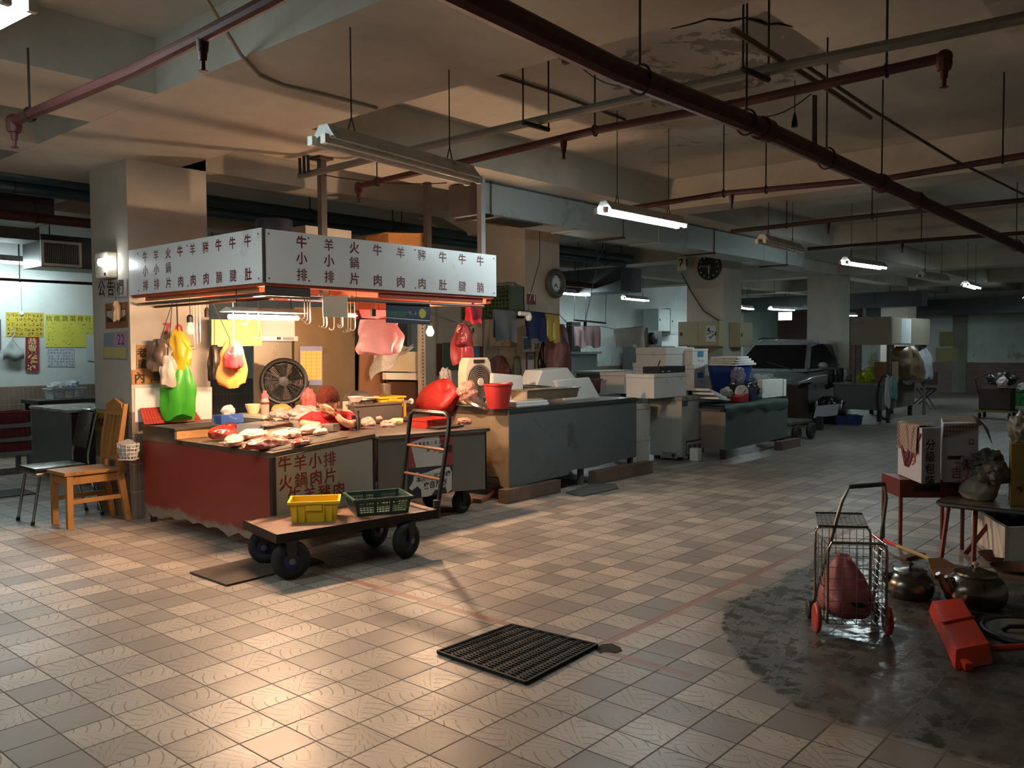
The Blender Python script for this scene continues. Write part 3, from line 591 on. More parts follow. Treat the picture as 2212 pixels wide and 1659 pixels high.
# ================================================================ STALL CONTENTS
def bag(name,label,cat,c,rad,col,seed=0,amp=.16,flat=.8,trans=.35,knot=None,rough=.3,group=None,rz=0,loc=None):
    c=V(c); b=B().blob(c,rad,amp,seed,4,2.2,flat,rz)
    if knot: b.lathe(c+Z*rad[2]*.85,[(rad[0]*.35,0),(rad[0]*.16,rad[2]*.25),(rad[0]*.10,rad[2]*.4),(rad[0]*.28,rad[2]*.75),(rad[0]*.12,rad[2]*.78)],9)
    return obj(name,b,M(col,rough,0,.14,16,trans=trans,bp=.35),smooth=True,auto=50,label=label,cat=cat,group=group)
def hangbag(name,label,cat,top,w,h,col,d=.05,seed=0,trans=.35,hang=None,rough=.35,taper=.35,group=None,rz=None,cordm=None):
    """bag or cloth hanging from one point: narrow gathered top, folds below"""
    top=V(top); a=rz if rz is not None else -.72; S=V((math.cos(a),math.sin(a),0)); F=V((-S.y,S.x,0))
    def fn(u,v):
        ang=u*2*PI; k=taper+(1-taper)*min(1,v*2.2)**.7; k*=1-.12*max(0,v-.85)/.15
        fold=1+.16*math.sin(ang*5+seed)+.10*math.sin(ang*9+seed*2+v*3)
        n_=noise.noise(V((math.cos(ang)*1.3,math.sin(ang)*1.3+seed,v*3)))
        return top-Z*(v*h*(1-.06*math.sin(ang*2+seed)*v))+S*(math.cos(ang)*w/2*k*fold+n_*w*.12)+F*(math.sin(ang)*d*k*fold+n_*d*.4)
    b=B().grid(fn,26,12); k0=len(b.v)-27; b.f.append(tuple(range(len(b.v)-27,len(b.v)-1)))
    t=thing(name,label,cat,top-Z*h,group); obj('body',b,M(col,rough,0,.12,12,trans=trans,bp=.2),t,smooth=True,auto=80)
    if hang: obj('cord',B().tube([top-Z*.02,V(hang)],.003,5),cordm or DARK,t)
    return t
def cloth(name,label,cat,p0,p1,h,col,seed=0,sag=.0,trans=.2,rag=.06,amp=.02,group=None):
    """cloth folded over a line from p0 to p1"""
    p0,p1=V(p0),V(p1); d=(p1-p0).normalized(); F=d.cross(Z)
    def fn(u,v):
        s=1 if v<.5 else -1; q=abs(v-.5)*2; hh=h*(1 if s>0 else .85)*(1+rag*math.sin(u*7+seed)+rag*noise.noise(V((u*3,seed,s))))
        return lerp(p0,p1,u)-Z*(q*hh)+F*(s*(.006+.012*min(1,q*3))+amp*q*math.sin(u*11+seed+s))+d*(amp*1.5*q*noise.noise(V((u*2,q*2,seed))))
    return obj(name,B().grid(fn,18,16),M(col,.85,0,.1,9,trans=trans),smooth=True,auto=80,label=label,cat=cat,group=group)
def panel(name,label,cat,px4,ax,val,th,mat,floor=False,**k):
    """board seen at four pixels on a wall-parallel plane, thickness th going away from the camera"""
    q=[on(x,y,ax,val) for x,y in px4]; n=V((0,0,0)); n[ax]=th
    if floor: q[2].z=q[3].z=0.
    return obj(name,B().prism(q,n),mat,label=label,cat=cat,bevel=k.pop('bevel',.002),**k)
def crate(name,label,c,L,W,Hh,col,rz=0,mesh=False,group=None,base=None,cat='crate',taper=.92,wall=.004):
    """open plastic crate with rim, ribs and (mesh) slotted walls; built in place"""
    c=V(c); m=M(col,.4,0,.08,10); rm=Matrix.Rotation(rz,3,'Z'); t=thing(name,label,cat,c,group)
    def P(x,y,z): return c+rm@V((x,y,z))
    def ring(z,l,w): return [P(-l/2,-w/2,z),P(l/2,-w/2,z),P(l/2,w/2,z),P(-l/2,w/2,z)]
    b=B(); lo=ring(0,L*taper,W*taper); b.hexa(lo,ring(.006,L*taper,W*taper))
    for i in range(4):
        z0,z1=.0,Hh
        a0,a1=ring(z0,L*taper,W*taper)[i],ring(z0,L*taper,W*taper)[(i+1)%4]; b0,b1=ring(z1,L,W)[i],ring(z1,L,W)[(i+1)%4]; nin=(P(0,0,0)-(a0+a1)/2); nin.z=0; nin=nin.normalized()*wall
        if not mesh: b.hexa([a0,a1,a1+nin,a0+nin],[b0,b1,b1+nin,b0+nin])
        else:
            def Q(u,v): return lerp(lerp(a0,a1,u),lerp(b0,b1,u),v)
            for u0,u1,v0,v1 in ((0,.05,0,1),(.95,1,0,1),(.32,.38,0,1),(.62,.68,0,1),(0,1,0,.16),(0,1,.8,1)): b.hexa([Q(u0,v0),Q(u1,v0),Q(u1,v0)+nin,Q(u0,v0)+nin],[Q(u0,v1),Q(u1,v1),Q(u1,v1)+nin,Q(u0,v1)+nin])
            for v in (.24,.37,.5,.63): b.hexa([Q(.05,v),Q(.95,v),Q(.95,v)+nin*.8,Q(.05,v)+nin*.8],[Q(.05,v+.06),Q(.95,v+.06),Q(.95,v+.06)+nin*.8,Q(.05,v+.06)+nin*.8])
            for k in range(1,17):
                u=k/17; b.hexa([Q(u-.006,.16),Q(u+.006,.16),Q(u+.006,.16)+nin*.8,Q(u-.006,.16)+nin*.8],[Q(u-.006,.8),Q(u+.006,.8),Q(u+.006,.8)+nin*.8,Q(u-.006,.8)+nin*.8])
    obj('body',b,m,t)
    rb=B(); o_,i_=.012,0
    A=ring(Hh-.012,L+2*o_,W+2*o_); A2=ring(Hh+.004,L+2*o_,W+2*o_); I=ring(Hh-.012,L-.008,W-.008); I2=ring(Hh+.004,L-.008,W-.008)
    for i in range(4): j=(i+1)%4; rb.hexa([A[i],A[j],I[j],I[i]],[A2[i],A2[j],I2[j],I2[i]])
    obj('rim',rb,m,t)
    if not mesh:
        vb=B()
        for sx in (-1,1):
            for u in (-.36,-.2,.2,.36): 
                for s,ll,ww in ((1,L,W),):
                    y=-W/2-.003; vb.box(P(u*L,sx*(W/2-.004),Hh*.5),(.008,.012,Hh*.84),rz)
        hb=B().box(P(0,-W/2-.002,Hh*.72),(L*.34,.012,Hh*.28),rz).box(P(0,W/2+.002,Hh*.72),(L*.34,.012,Hh*.28),rz)
        obj('rib',vb,m,t); obj('handle',hb,m,t,bevel=.004)
    return t
def bowl(name,label,cat,c,r,h,col,metal=0,rough=.35,prof=None,smooth=True,**k):
    prof=prof or [(r*.55,0),(r*.62,.004),(r*.95,h*.8),(r,h),(r*.97,h),(r*.92,h*.8),(r*.58,.01),(.002,.008)]
    return obj(name,B().lathe(c,[(.002,0)]+prof,26),M(col,rough,metal,.1,8),smooth=True,label=label,cat=cat,**k)
CARD=M('a3733f',.8,0,.1,12,'86592e',.1); CREAM=M('ddd2bd',.5,0,.06,4,'a99678',.08); WHITEP=M('e4e2dd',.5,0,.04,6); FOAM=M('e3e1dc',.75,0,.04,9,'c5c1b6',.1); BLACKP=M('191817',.5,0,.2,12)
# ---- on the near column's face inside the stall
yc=3.588
t=thing('cardboard_sign','upright cardboard strip with two brush written characters on the bright column','sign',gy(305,798,yc)); obj('card',B().prism([gy(*p,yc) for p in ((295,745),(317,746),(317,799),(295,798))],(0,-.004,0)),CARD,t)
b=B(); p=gy(306,772,yc)
for i,ch in enumerate('老薑'): b.text(ch,.085,V((p.x-.043,yc-.006,p.z+.012-.10*i)),XA,Z,.03)
obj('lettering',b,M('1c1511',.7),t)
t=thing('cardboard_sign','wide cardboard strip with two brush written characters below the upright one','sign',gy(320,830,yc)); obj('card',B().prism([gy(*p,yc) for p in ((285,799),(362,797),(362,828),(285,830))],(0,-.004,0)),CARD,t)
b=B()
for ch,(x,y) in zip('內灣',((301,815),(335,814))): p=gy(x,y,yc); b.text(ch,.10,V((p.x-.05,yc-.006,p.z-.04)),XA,Z,.035)
obj('lettering',b,M('1c1511',.7),t)
b=B()
for ch,(x,y) in zip('70',((358,710),(384,712))): p=gy(x,y,yc); b.text(ch,.14,V((p.x-.03,yc-.003,p.z-.05)),XA,Z,.03,squash=1.1)
obj('stall_number',b,M('b2382c',.5),label='red stall number 70 painted on the bright column face',cat='number')
hangbag('plastic_bag','yellow plastic bag hung before the bright column','bag',gy(383,712,3.42),.21,.33,'e6c233',.06,1,.3,gy(381,655,3.42),taper=.2)
hangbag('plastic_bag','green plastic bag hanging lowest before the bright column','bag',gy(385,772,3.40),.25,.52,'57c23a',.05,4,.35,gy(383,655,3.40),taper=.25)
hangbag('plastic_bag','crumpled grey brown bag left of the yellow bag','bag',gy(345,732,3.44),.19,.26,'5b4a3e',.06,2,.0,gy(372,655,3.44),taper=.4)
hangbag('plastic_bag','small pale bag with two dark dots under the grey brown bag','bag',gy(362,768,3.37),.13,.26,'cfc4b4',.04,6,.3,gy(372,655,3.37),taper=.6)
q=[gz(290,905,.78),gz(388,897,.78)]
t=thing('plastic_grid_tray','red plastic grid tray leaning against the bright column','tray',q[0]); a,b_=V((1.10,3.49,.83)),V((1.62,3.49,.83)); u_,d_=V((0,.07,.13)),(b_-a)
gb=B().hexa([a,b_,b_+V((0,.008,0)),a+V((0,.008,0))],[a+u_,b_+u_-d_*.1,b_+u_-d_*.1+V((0,.008,0)),a+u_+V((0,.008,0))]); obj('back',gb,M('a53423',.45,0,.1,10),t)
gb=B()
for i in range(19): p=a+d_*(i/18)*.97; gb.tube([p-V((0,.005,0)),p+u_*(1)-d_*(i/18)*.09-V((0,.005,0))],.005,4)
for j in range(7): gb.tube([a+u_*(j/6)-V((0,.006,0)),b_+u_*(j/6)-d_*.1*(j/6)-V((0,.006,0))],.005,4)
obj('grid',gb,M('b33a27',.45,0,.1,10),t)
# raised trough at the back of the red counter
t=thing('steel_trough','raised steel trough with wooden front behind the meat, at the near column','trough',(1.45,3.15,.74)); zt1=.815
tb=B()
for lo,hi in (((1.075,2.92,.739),(1.095,3.47,zt1)),((1.095,3.45,.739),(1.98,3.47,zt1)),((1.96,2.94,.739),(1.98,3.45,zt1)),((1.095,2.94,.739),(1.96,3.45,.755))): tb.mm(lo,hi)
obj('tray',tb,STEEL,t,bevel=.004); obj('wooden_front',B().mm((1.095,2.92,.739),(1.98,2.94,zt1-.002)),WOODL,t); obj('rim',B().mm((1.07,2.905,zt1),(1.99,2.93,zt1+.012)).mm((1.07,2.93,zt1),(1.09,3.48,zt1+.012)),STEEL,t)
obj('leg',B().mm((1.75,3.0,.0),(1.79,3.04,.739)),DARK,t); obj('leg',B().mm((1.75,3.38,.0),(1.79,3.42,.739)),DARK,t)
p=gz(445,910,.83); 
def tissuebox(name,label,p,d,rz,col,top):
    t=thing(name,label,'box',p); obj('carton',B().box(V(p)+Z*d[2]/2,d,rz),M(col,.5,0,.3,8,'e8e8ee',.2),t,bevel=.003)
    obj('tissue',B().blob(V(p)+Z*(d[2]+.03),(.06,.03,.05),.3,3,3),M(top,.9,trans=.3),t,smooth=True)
tissuebox('tissue_box','blue and white tissue box with a pulled tissue on the trough',V((1.62,3.04,.827)),(.235,.12,.075),.15,'3e62a8','eee6da')
# ---- meat on the rack
MEAT=M('a8483f',.3,0,.3,18,'e3c9b4',.30,spec=.6); FAT=M('d3a593',.35,0,.2,14,'a84f48',.2); RAW=M('7d2018',.3,0,.3,16,'b9473c',.1); PINKM=M('d8a292',.4,0,.2,14,'a84a45',.12)
def meat(label,px,rad,m,seed,rz=0,amp=.17,name='meat_cut',zz=None,group='cuts of raw meat on the counters'):
    p=gz(px[0],px[1],zz or .765); z0=(ztop(p.x)+.014) if zz is None else zz
    return obj(name,B().blob(V((p.x,p.y,z0+rad[2]*.62)),rad,amp,seed,4,1.5,.62,rz),m,smooth=True,auto=85,label=label,cat='meat',group=group)
meat('dark red lump of meat at the back left of the rack',(482,945),(.13,.09,.06),RAW,1,.2)
meat('dark red offal with a hollow end beside the trough',(497,937),(.06,.05,.05),RAW,2,.2)
meat('long pale pink cut at the left of the rack',(505,957),(.17,.07,.045),FAT,3,.9)
meat('pale cut behind the long pink one',(545,948),(.15,.08,.045),FAT,4,.4)
meat('large rib cut with white fat, nearest on the rack',(575,963),(.22,.075,.045),MEAT,5,.35,.2)
meat('fatty trimmings behind the rib cut',(608,950),(.13,.08,.04),FAT,6,.6)
meat('small pink cut right of the trimmings',(637,949),(.07,.05,.04),PINKM,7,.5)
meat('flat red slab on the front right of the rack',(650,960),(.14,.045,.03),MEAT,8,.55,.18)
meat('marbled cut at the right end of the rack',(672,943),(.14,.07,.045),PINKM,9,.5)
meat('thin pale strips at the far right of the rack',(693,946),(.09,.045,.03),FAT,10,.5)
meat('sliced meat in front of the person',(690,926),(.14,.06,.035),PINKM,21,.5)
meat('bony scraps beside the steel knife block',(748,917),(.07,.05,.03),FAT,22,.3)
for i,(lb_,px,rad,m,s) in enumerate((('pile of pale tripe left on the wheeled counter',(792,919),(.10,.07,.045),FAT,11),('pink folded tripe in the middle of the pile',(815,912),(.11,.07,.06),PINKM,12),('pale trimmings at the front of the tripe pile',(838,921),(.09,.06,.035),FAT,13),('yellowish tripe lying alone on the wheeled counter',(857,917),(.085,.05,.04),M('e3c48f',.4,0,.15,14),14),('pinkish bits right of the handle, on the end of the wheeled counter',(1003,917),(.11,.06,.04),M('b98672',.5,0,.3,30),15))):
    p=gz(*px,.775); zz=.778-.0273*(p.x-2.03); meat(lb_,px,rad,m,s,.3,.26,zz=zz)
p=gz(598,935,.77); obj('butcher_paper',B().box(V((p.x,p.y,ztop(p.x)+.016)),(.26,.12,.003),.25,Matrix.Rotation(.25,3,'Z')@Matrix.Rotation(-.065,3,'Y')),WHITEP,label='sheet of white paper on the red counter behind the meat',cat='paper')
p=gz(655,913,.79); bag('plastic_bag','clear bag of pale meat on the counter left of the person','bag',V((p.x,p.y,ztop(p.x)+.055)),(.14,.10,.075),'d9c9c0',31,.22,.7,.4)
p=gz(618,914,.79); bag('plastic_bag','heap of thin clear bags left of the bag of meat','bag',V((p.x,p.y+.06,ztop(p.x)+.045)),(.13,.10,.06),'d6c5ba',32,.3,.7,.4)
p=gz(690,931,.785); t=thing('steel_dish','shallow steel dish of scraps on the red counter','dish',p); obj('dish',B().lathe(V((1.78,2.12,ztop(1.78)+.002)),[(.002,0),(.09,0),(.15,.025),(.155,.025),(.095,.006),(.002,.006)],24),M('a59d94',.25,.9),t,smooth=True)
p=gz(725,922,.79); obj('steel_block',B().box(V((1.93,2.02,ztop(1.93)+.035)),(.10,.12,.06),.4),M('9a948c',.3,.8),bevel=.006,label='small grey steel block beside the person, back corner of the red counter',cat='block')
for lb_,px,h,col in (('dark knife handle standing left in the rack',(746,924),.12,'1d1b1a'),('wooden knife handle in the rack',(755,924),.10,'8a5a38'),('dark brown knife handle in the middle of the rack',(764,925),.12,'2b211c')):
    p=gz(*px,.785); obj('knife_handle',B().lathe(V((p.x,p.y,.78)),[(.003,0),(.017,.005),(.02,h*.4),(.016,h*.7),(.02,h*.95),(.003,h)],10),M(col,.4),smooth=True,label=lb_,cat='knife',group='knife handles by the person')
p=gz(774,926,.785); t=thing('sauce_bottle','small black bottle beside the knife handles','bottle',p); obj('bottle',B().lathe(V((p.x,p.y,.778)),[(.003,0),(.02,0),(.021,.09),(.008,.115),(.008,.14)],12),BLACKP,t,smooth=True); obj('cap',B().lathe(V((p.x,p.y,.918)),[(.011,0),(.011,.02),(.003,.02)],10),BLACKP,t)
# ---- electronic scale
s=V((1.62,2.50,.735)); t=thing('electronic_scale','cream electronic scale with a slanted grey display, behind the meat','scale',s)
obj('housing',B().box(s+Z*.05,(.30,.26,.07),.45),CREAM,t,bevel=.01); obj('pan',B().box(s+Z*.115,(.33,.28,.012),.45),M('c9c4ba',.25,.8),t,bevel=.004); obj('pan_post',B().cyl(s+Z*.08,s+Z*.115,.03),BLACKP,t)
rm=Matrix.Rotation(.45,3,'Z')@Matrix.Rotation(-.75,3,'Y')
obj('display',B().box(s+V((-.20,-.08,.075)),(.14,.20,.02),rot=rm),M('44474d',.3),t,bevel=.004); obj('display_housing',B().box(s+V((-.17,-.07,.05)),(.16,.24,.05),rot=rm),BLACKP,t,bevel=.006)
# ---- cream cabinet at the back with things on it
t=thing('back_cabinet','cream cabinet at the back of the stall behind the person','cabinet',(2.45,3.35,0)); obj('body',B().mm((2.02,3.12,0),(2.98,3.58,.83)),CREAM,t,bevel=.004); obj('top',B().mm((2.0,3.10,.83),(3.0,3.585,.86)),CREAM,t,bevel=.004)
for x0 in (2.04,2.51): d=obj('door',B().mm((x0,3.105,.06),(x0+.45,3.12,.78)),CREAM,t,bevel=.004); obj('handle',B().mm((x0+.38,3.09,.5),(x0+.40,3.105,.6)),M('9a9a98',.3,.7),d)
obj('sticker',B().mm((2.1,3.100,.66),(2.18,3.105,.75)),M('37509a',.5),t,label='blue sticker')
p=V((2.40,3.36,.861)); t=thing('floor_fan','black round fan on the cream cabinet','fan',p); ax=V((-.55,-.83,.05)).normalized(); c=p+Z*.29
obj('base',B().box(p+Z*.025,(.34,.22,.05),.4).box(p+Z*.07+V((.02,.03,0)),(.1,.08,.08),.4),BLACKP,t,bevel=.01)
obj('bracket',B().tube([p+V((-.13,.09,.04)),c+V((-.17,.12,0))],.014).tube([p+V((.15,-.09,.04)),c+V((.19,-.12,0))],.014),BLACKP,t)
gb=B().torus(c,ax,.205,.022,36,8).torus(c-ax*.08,ax,.19,.012,36,6)
for k in range(2,14): gb.torus(c+ax*.012,ax,.205*k/14,.0035,30,4)
for k in range(20): a_=k*PI/10; e1=ax.orthogonal().normalized(); e2=ax.cross(e1); gb.tube([c+ax*.02+(e1*math.cos(a_)+e2*math.sin(a_))*.03,c+ax*.014+(e1*math.cos(a_+.35)+e2*math.sin(a_+.35))*.2],.003,4)
obj('grille',gb,BLACKP,t,smooth=True); obj('hub',B().lathe(c+ax*.015,[(.045,0),(.045,.012),(.002,.016)],18,ax),M('211f1e',.5),t)
gb=B()
for k in range(5):
    a_=k*2*PI/5; e1=ax.orthogonal().normalized(); e2=ax.cross(e1); d1=e1*math.cos(a_)+e2*math.sin(a_); d2=e1*math.cos(a_+.8)+e2*math.sin(a_+.8); gb.prism([c-ax*.05+d1*.03,c-ax*.06+d1*.18,c-ax*.035+d2*.18,c-ax*.03+d2*.04],ax*.003)
obj('blade',gb,M('1b1918',.5),t)
p=V((2.10,3.22,.861)); t=thing('drink_tumbler','clear tumbler with a pink lid on the cream cabinet','tumbler',p); obj('body',B().lathe(p,[(.003,0),(.037,0),(.04,.12),(.03,.15)],16),M('d9bfae',.25,trans=.4),t,smooth=True); obj('lid',B().lathe(p+Z*.15,[(.034,0),(.034,.035),(.02,.045),(.018,.07),(.003,.07)],14),M('e0707c',.4),t,smooth=True); obj('band',B().lathe(p+Z*.095,[(.0405,0),(.041,.02)],16),M('7a2c33',.5),t)
bowl('food_tub','yellow white plastic tub left of the tumbler','tub',V((2.09,3.40,.861)),.075,.09,'e9ddb0')
bag('bread_bag','round wrapped bread right of the tumbler','bread',V((2.26,3.20,.902)),(.10,.06,.05),'d7a45c',41,.08,.9,.1)
bag('plastic_bag','pink clear plastic bag standing behind the person','bag',V((2.56,3.2,.97)),(.075,.06,.11),'e58c86',42,.25,.95,.5)
# ---- back wall of the stall: hood, steel backsplash, big stained steel panel
t=thing('range_hood','white extractor hood with a switch panel over the black fan','hood',gy(600,735,3.66)); a,b_=gy(560,737,3.60),gy(640,690,3.60)
obj('hood_body',B().mm((a.x,3.62,a.z+.05),(b_.x,3.9,b_.z)),WHITEP,t,bevel=.006); obj('control_strip',B().mm((a.x-.01,3.59,a.z),(b_.x+.01,3.9,a.z+.05)),M('cfd2d2',.35,.2),t,bevel=.004)
x=lerp(a.x,b_.x,.45); obj('switch',B().mm((x,3.583,a.z+.015),(x+.04,3.592,a.z+.04)),M('2b2422',.4),t); obj('label_plate',B().mm((x+.07,3.586,a.z+.012),(x+.19,3.592,a.z+.038)),M('9a9aa0',.4),t)
panel('steel_backsplash','grey steel sheet behind the black fan','backsplash',((548,737),(636,733),(636,886),(548,884)),1,3.66,.02,floor=True,mat=M('8d8373',.4,.6,.15,4,'6d5b45',.15))
panel('steel_sheet','tall brown stained steel panel behind the person','sheet',((636,664),(766,662),(766,872),(636,884)),1,3.62,.02,floor=True,mat=M('8c7658',.38,.55,.2,2.2,'6a5034',.2))
t,q=poster('wall_calendar','yellow price calendar with a blue border on the brown steel panel','calendar',((647,748),(696,748),(696,832),(647,832)),1,3.615,(0,-1,0),'8f93b4'); P=lambda u,v: lerp(lerp(q[0],q[1],u),lerp(q[3],q[2],u),v)+V((0,-.003,0))
obj('page',B().prism([P(.04,.12),P(.96,.12),P(.96,.86),P(.04,.86)],(0,-.001,0)),M('e8bf68',.6,0,.05),t); gb=B()
for i in range(1,8): gb.tube([P(.04,.12+.74*i/8)+V((0,-.002,0)),P(.96,.12+.74*i/8)+V((0,-.002,0))],.0012,3)
for i in range(1,4): gb.tube([P(.04+.92*i/4,.12)+V((0,-.002,0)),P(.04+.92*i/4,.86)+V((0,-.002,0))],.0012,3)
obj('ruling',gb,M('a8763a',.6),t); obj('stamp',B().prism([P(.05,.9),P(.14,.9),P(.14,.96),P(.05,.96)],(0,-.001,0)),M('b8463a',.6),t)
panel('yellow_board','yellowish board hung behind the glaring lamp','board',((457,690),(566,690),(566,747),(457,749)),1,3.3,.006,M('e6c98a',.6,0,.06,4)); 
panel('blue_board','pale blue board under the rail by the steel plate','board',((622,636),(700,640),(700,652),(622,648)),1,2.9,.01,M('7d92c0',.5))
# hanging goods and hooks
hangbag('plastic_bag','orange bag holding a red packet, hung from the left rail','bag',gy(500,735,2.5),.20,.36,'e29a4e',.05,8,.35,V((1.25,2.6,1.83)),taper=.35)
hangbag('packet','red packet hung in front of the orange bag','packet',gy(505,748,2.42),.12,.17,'c03a3f',.03,9,.2,gy(505,735,2.46),taper=.6)
hangbag('plastic_bag','black and tan striped bag at the edge of the bright column','bag',gy(463,745,3.3),.10,.30,'2e241c',.05,10,.0,gy(463,690,3.3),taper=.5)
HOOK=M('c9bfae',.3,.8,.1,10)
def hook(label,top,L,rz=0,long=False):
    top=V(top); S=V((math.cos(rz),math.sin(rz),0)); r=.022; pts=[top+S*(r*math.cos(a)-r)+Z*(r*math.sin(a)) for a in [PI*.9-i*PI*.9/6 for i in range(7)]]
    pts=[top+S*(-r+r*math.cos(a))+Z*r*math.sin(a) for a in (2.8,2.2,1.6,.9,.3)]+[top-Z*L*.8]+[top-Z*L+S*(-r+r*math.cos(a))+Z*(r*math.sin(a)) for a in (-.2,-.9,-1.6,-2.3,-2.9)]
    return obj('meat_hook',B().tube(pts,.004,6),HOOK,smooth=True,label=label,cat='hook',group='steel meat hooks on the rails')
rr=random.Random(3)
for i,x in enumerate((700,706,722,738,741,752,758,767)):
    p=gy(x,692,1.80); hook(['leftmost hook of the row under the white plate','second hook from the left under the white plate','third hook from the left under the white plate','slanting hook near the middle under the white plate','twin of the slanting hook under the white plate','hook below the right edge of the white plate','long hook just right of the white plate','rightmost hook of the row beside the pink lamp end'][i],V((p.x,1.80,1.86)),.20+.05*rr.random(),rr.uniform(-1.2,.4))
for i,x in enumerate((648,652,657)): p=gy(x,652,1.80); hook(['front hook of the bunch right of the steel plate','middle hook of the bunch right of the steel plate','rear hook of the bunch right of the steel plate'][i],V((1.55+.025*i,1.80,1.86)),.15+.02*i,-.9+i*.3)
for i,(x,y,yy,l) in enumerate(((471,640,2.9,.34),(476,640,2.85,.36),(480,640,2.8,.32),(530,650,2.3,.40),(570,648,1.95,.28),(548,648,2.1,.18))):
    hook(['left hook of the long bunch beside the bright column','middle hook of the long bunch beside the bright column','right hook of the long bunch beside the bright column','long hook hanging below the glaring lamp','white hook in front of the range hood','short hook in front of the yellow board'][i],V((1.25,yy,1.845)),l,-.8)
t=thing('price_plate','blank white plate hung from the front rail above the hooks','plate',gy(722,688,1.62)); q=[gy(*p,1.615) for p in ((696,640),(750,640),(750,686),(697,685))]
obj('plate',B().prism(q,(0,-.006,0)),M('f0e2c6',.5,0,.04),t,bevel=.004); obj('hanger',B().tube([q[0]+V((.03,0,-.02)),V((q[0].x+.03,1.64,1.84))],.003,5).tube([q[1]+V((-.03,0,-.02)),V((q[1].x-.03,1.64,1.84))],.003,5),DARK,t)
hangbag('plastic_bag','pink and white plastic bag with a red top hung right of the hooks','bag',gy(818,690,2.25),.36,.30,'e8b7bd',.05,13,.35,gy(818,655,2.25),taper=.75)
panel('red_bag_top','red folded strip over the pink plastic bag','strip',((775,668),(850,670),(856,690),(782,687)),1,2.2,.01,M('c23036',.5,trans=.2))
t,q=poster('banner','dark blue and green printed banner hung left of the glowing bulb','banner',((833,655),(928,658),(928,702),(833,697)),1,1.66,(0,-1,0),'23324a',marks=lambda b,q,o:(scrib(b,q,o,.3,.48,.34,.12,26,4,.14),scrib(b,q,o,.58,.45,.2,.22,16,5,.14)),mcol='b9b6a8')
P=lambda u,v: lerp(lerp(q[0],q[1],u),lerp(q[3],q[2],u),v)+V((0,-.003,0)); obj('green_band',B().prism([P(0,.38),P(.5,.38),P(.42,.68),P(0,.68)],(0,-.001,0)),M('2f5a4a',.5),t); obj('seal',B().lathe(P(.82,.45),[(.04,0),(.04,.001),(.002,.0015)],18,(0,-1,0)),M('c9b43c',.5),t); obj('lower_edge',B().prism([P(0,.72),P(1,.78),P(1,.82),P(0,.76)],(0,-.002,0)),WHITEP,t)
t=thing('oiled_tape_clip','small black clip hanging on the rail above the pink bag','clip',gy(806,680,1.8)); obj('clip',B().mm(gy(803,683,1.8)-V((0,.005,0)),gy(811,668,1.8)+V((0,.02,0))),BLACKP,t); p=gy(807,668,1.8); obj('cord',B().tube([p,V((p.x,1.8,1.845))],.003,5),DARK,t)

panel('white_sheet','white sheet covering the lower inner face of the bright column','sheet',((292,838),(458,836),(458,905),(292,912)),1,3.586,.0045,WHITEP)
a,b_=gz(902,921,.765),gz(962,917,.765); crate('plastic_basin','red plastic basin on the wheeled counter behind the cart handle',V(((a.x+b_.x)/2,1.98,.748+.006)),.30,.22,.075,'c93a2c',0,cat='basin'); obj('black_tray',B().mm((2.82,1.70,.757),(3.15,1.84,.772)),BLACKP,label='flat black tray on the wheeled counter in front of the red basin',cat='tray',bevel=.004)
# ---- cooking corner behind the wheeled counter
t=thing('cooking_bench','grey steel cooking bench between the stall and the chest freezer','bench',(3.05,2.85,0)); obj('top',B().mm((2.62,2.60,.76),(3.62,3.08,.79)),M('6b625a',.4,.6,.15,5),t,bevel=.003); obj('front_apron',B().mm((2.64,2.61,.60),(3.6,2.625,.76)),M('5d544c',.45,.5),t)
for x,y in ((2.64,2.63),(3.56,2.63),(2.64,3.03),(3.56,3.03)): obj('leg',B().mm((x,y,0),(x+.04,y+.04,.76)),DARK,t)
t=thing('steel_box','long grey steel box on the cooking bench, in front of the pots','box',gy(812,905,2.7)); a,b_=gy(764,905,2.66),gy(866,873,2.66); obj('body',B().mm((a.x,2.64,.7905),(b_.x,2.75,.93)),M('6f645c',.4,.5,.12,5),t,bevel=.005); obj('rim',B().mm((a.x-.01,2.63,.925),(b_.x+.01,2.76,.94)),M('8c8076',.35,.7),t)
s=V((2.62,2.75,.79)); t=thing('control_box','small cream control box with round knobs right of the person','box',gy(757,880,2.75)); a,b_=gy(749,905,2.80),gy(766,866,2.80); obj('body',B().mm((a.x,2.78,.7905),(b_.x,2.86,b_.z)),CREAM,t,bevel=.004); obj('knob',B().lathe(((a.x+b_.x)/2,2.78,b_.z-.03),[(.012,0),(.012,.012),(.002,.014)],10,(0,-1,0)),BLACKP,t)
def pot(name,label,c,r,h,col,metal=.8,rough=.3): return bowl(name,label,'pot',c,r,h,col,metal,rough,[(r*.9,0),(r*.97,h*.1),(r,h*.97),(r*1.06,h),(r*1.02,h*1.01),(r*.96,h*.95),(r*.92,.02),(.002,.015)])
bench=.94
pot('steel_pot','wide steel pot behind the head of the person',V((2.95,2.925,.7905)),.135,.17,'9b8f80'); bowl('wok','steel wok turned upside down on the pot','wok',V((2.95,2.925,.965)),.15,.09,'8d857c',.8,.35,[(.15,0),(.155,.003),(.13,.05),(.07,.085),(.002,.09)])
p=gy(767,852,2.82); t=thing('ladle_bowl','white enamel bowl with a long handle resting on the pot','bowl',p); obj('bowl',B().lathe(V((2.73,2.70,.965)),[(.002,0),(.04,0),(.075,.05),(.072,.05),(.04,.006),(.002,.006)],20),M('ece4d8',.3),t,smooth=True); obj('handle',B().tube([V((2.80,2.69,1.0)),V((3.0,2.68,.995))],.006,6),M('e0d4c2',.3),t); obj('stand',B().cyl(V((2.73,2.70,.9405)),V((2.73,2.70,.966)),.03),M('9b8f80',.3,.8),t)
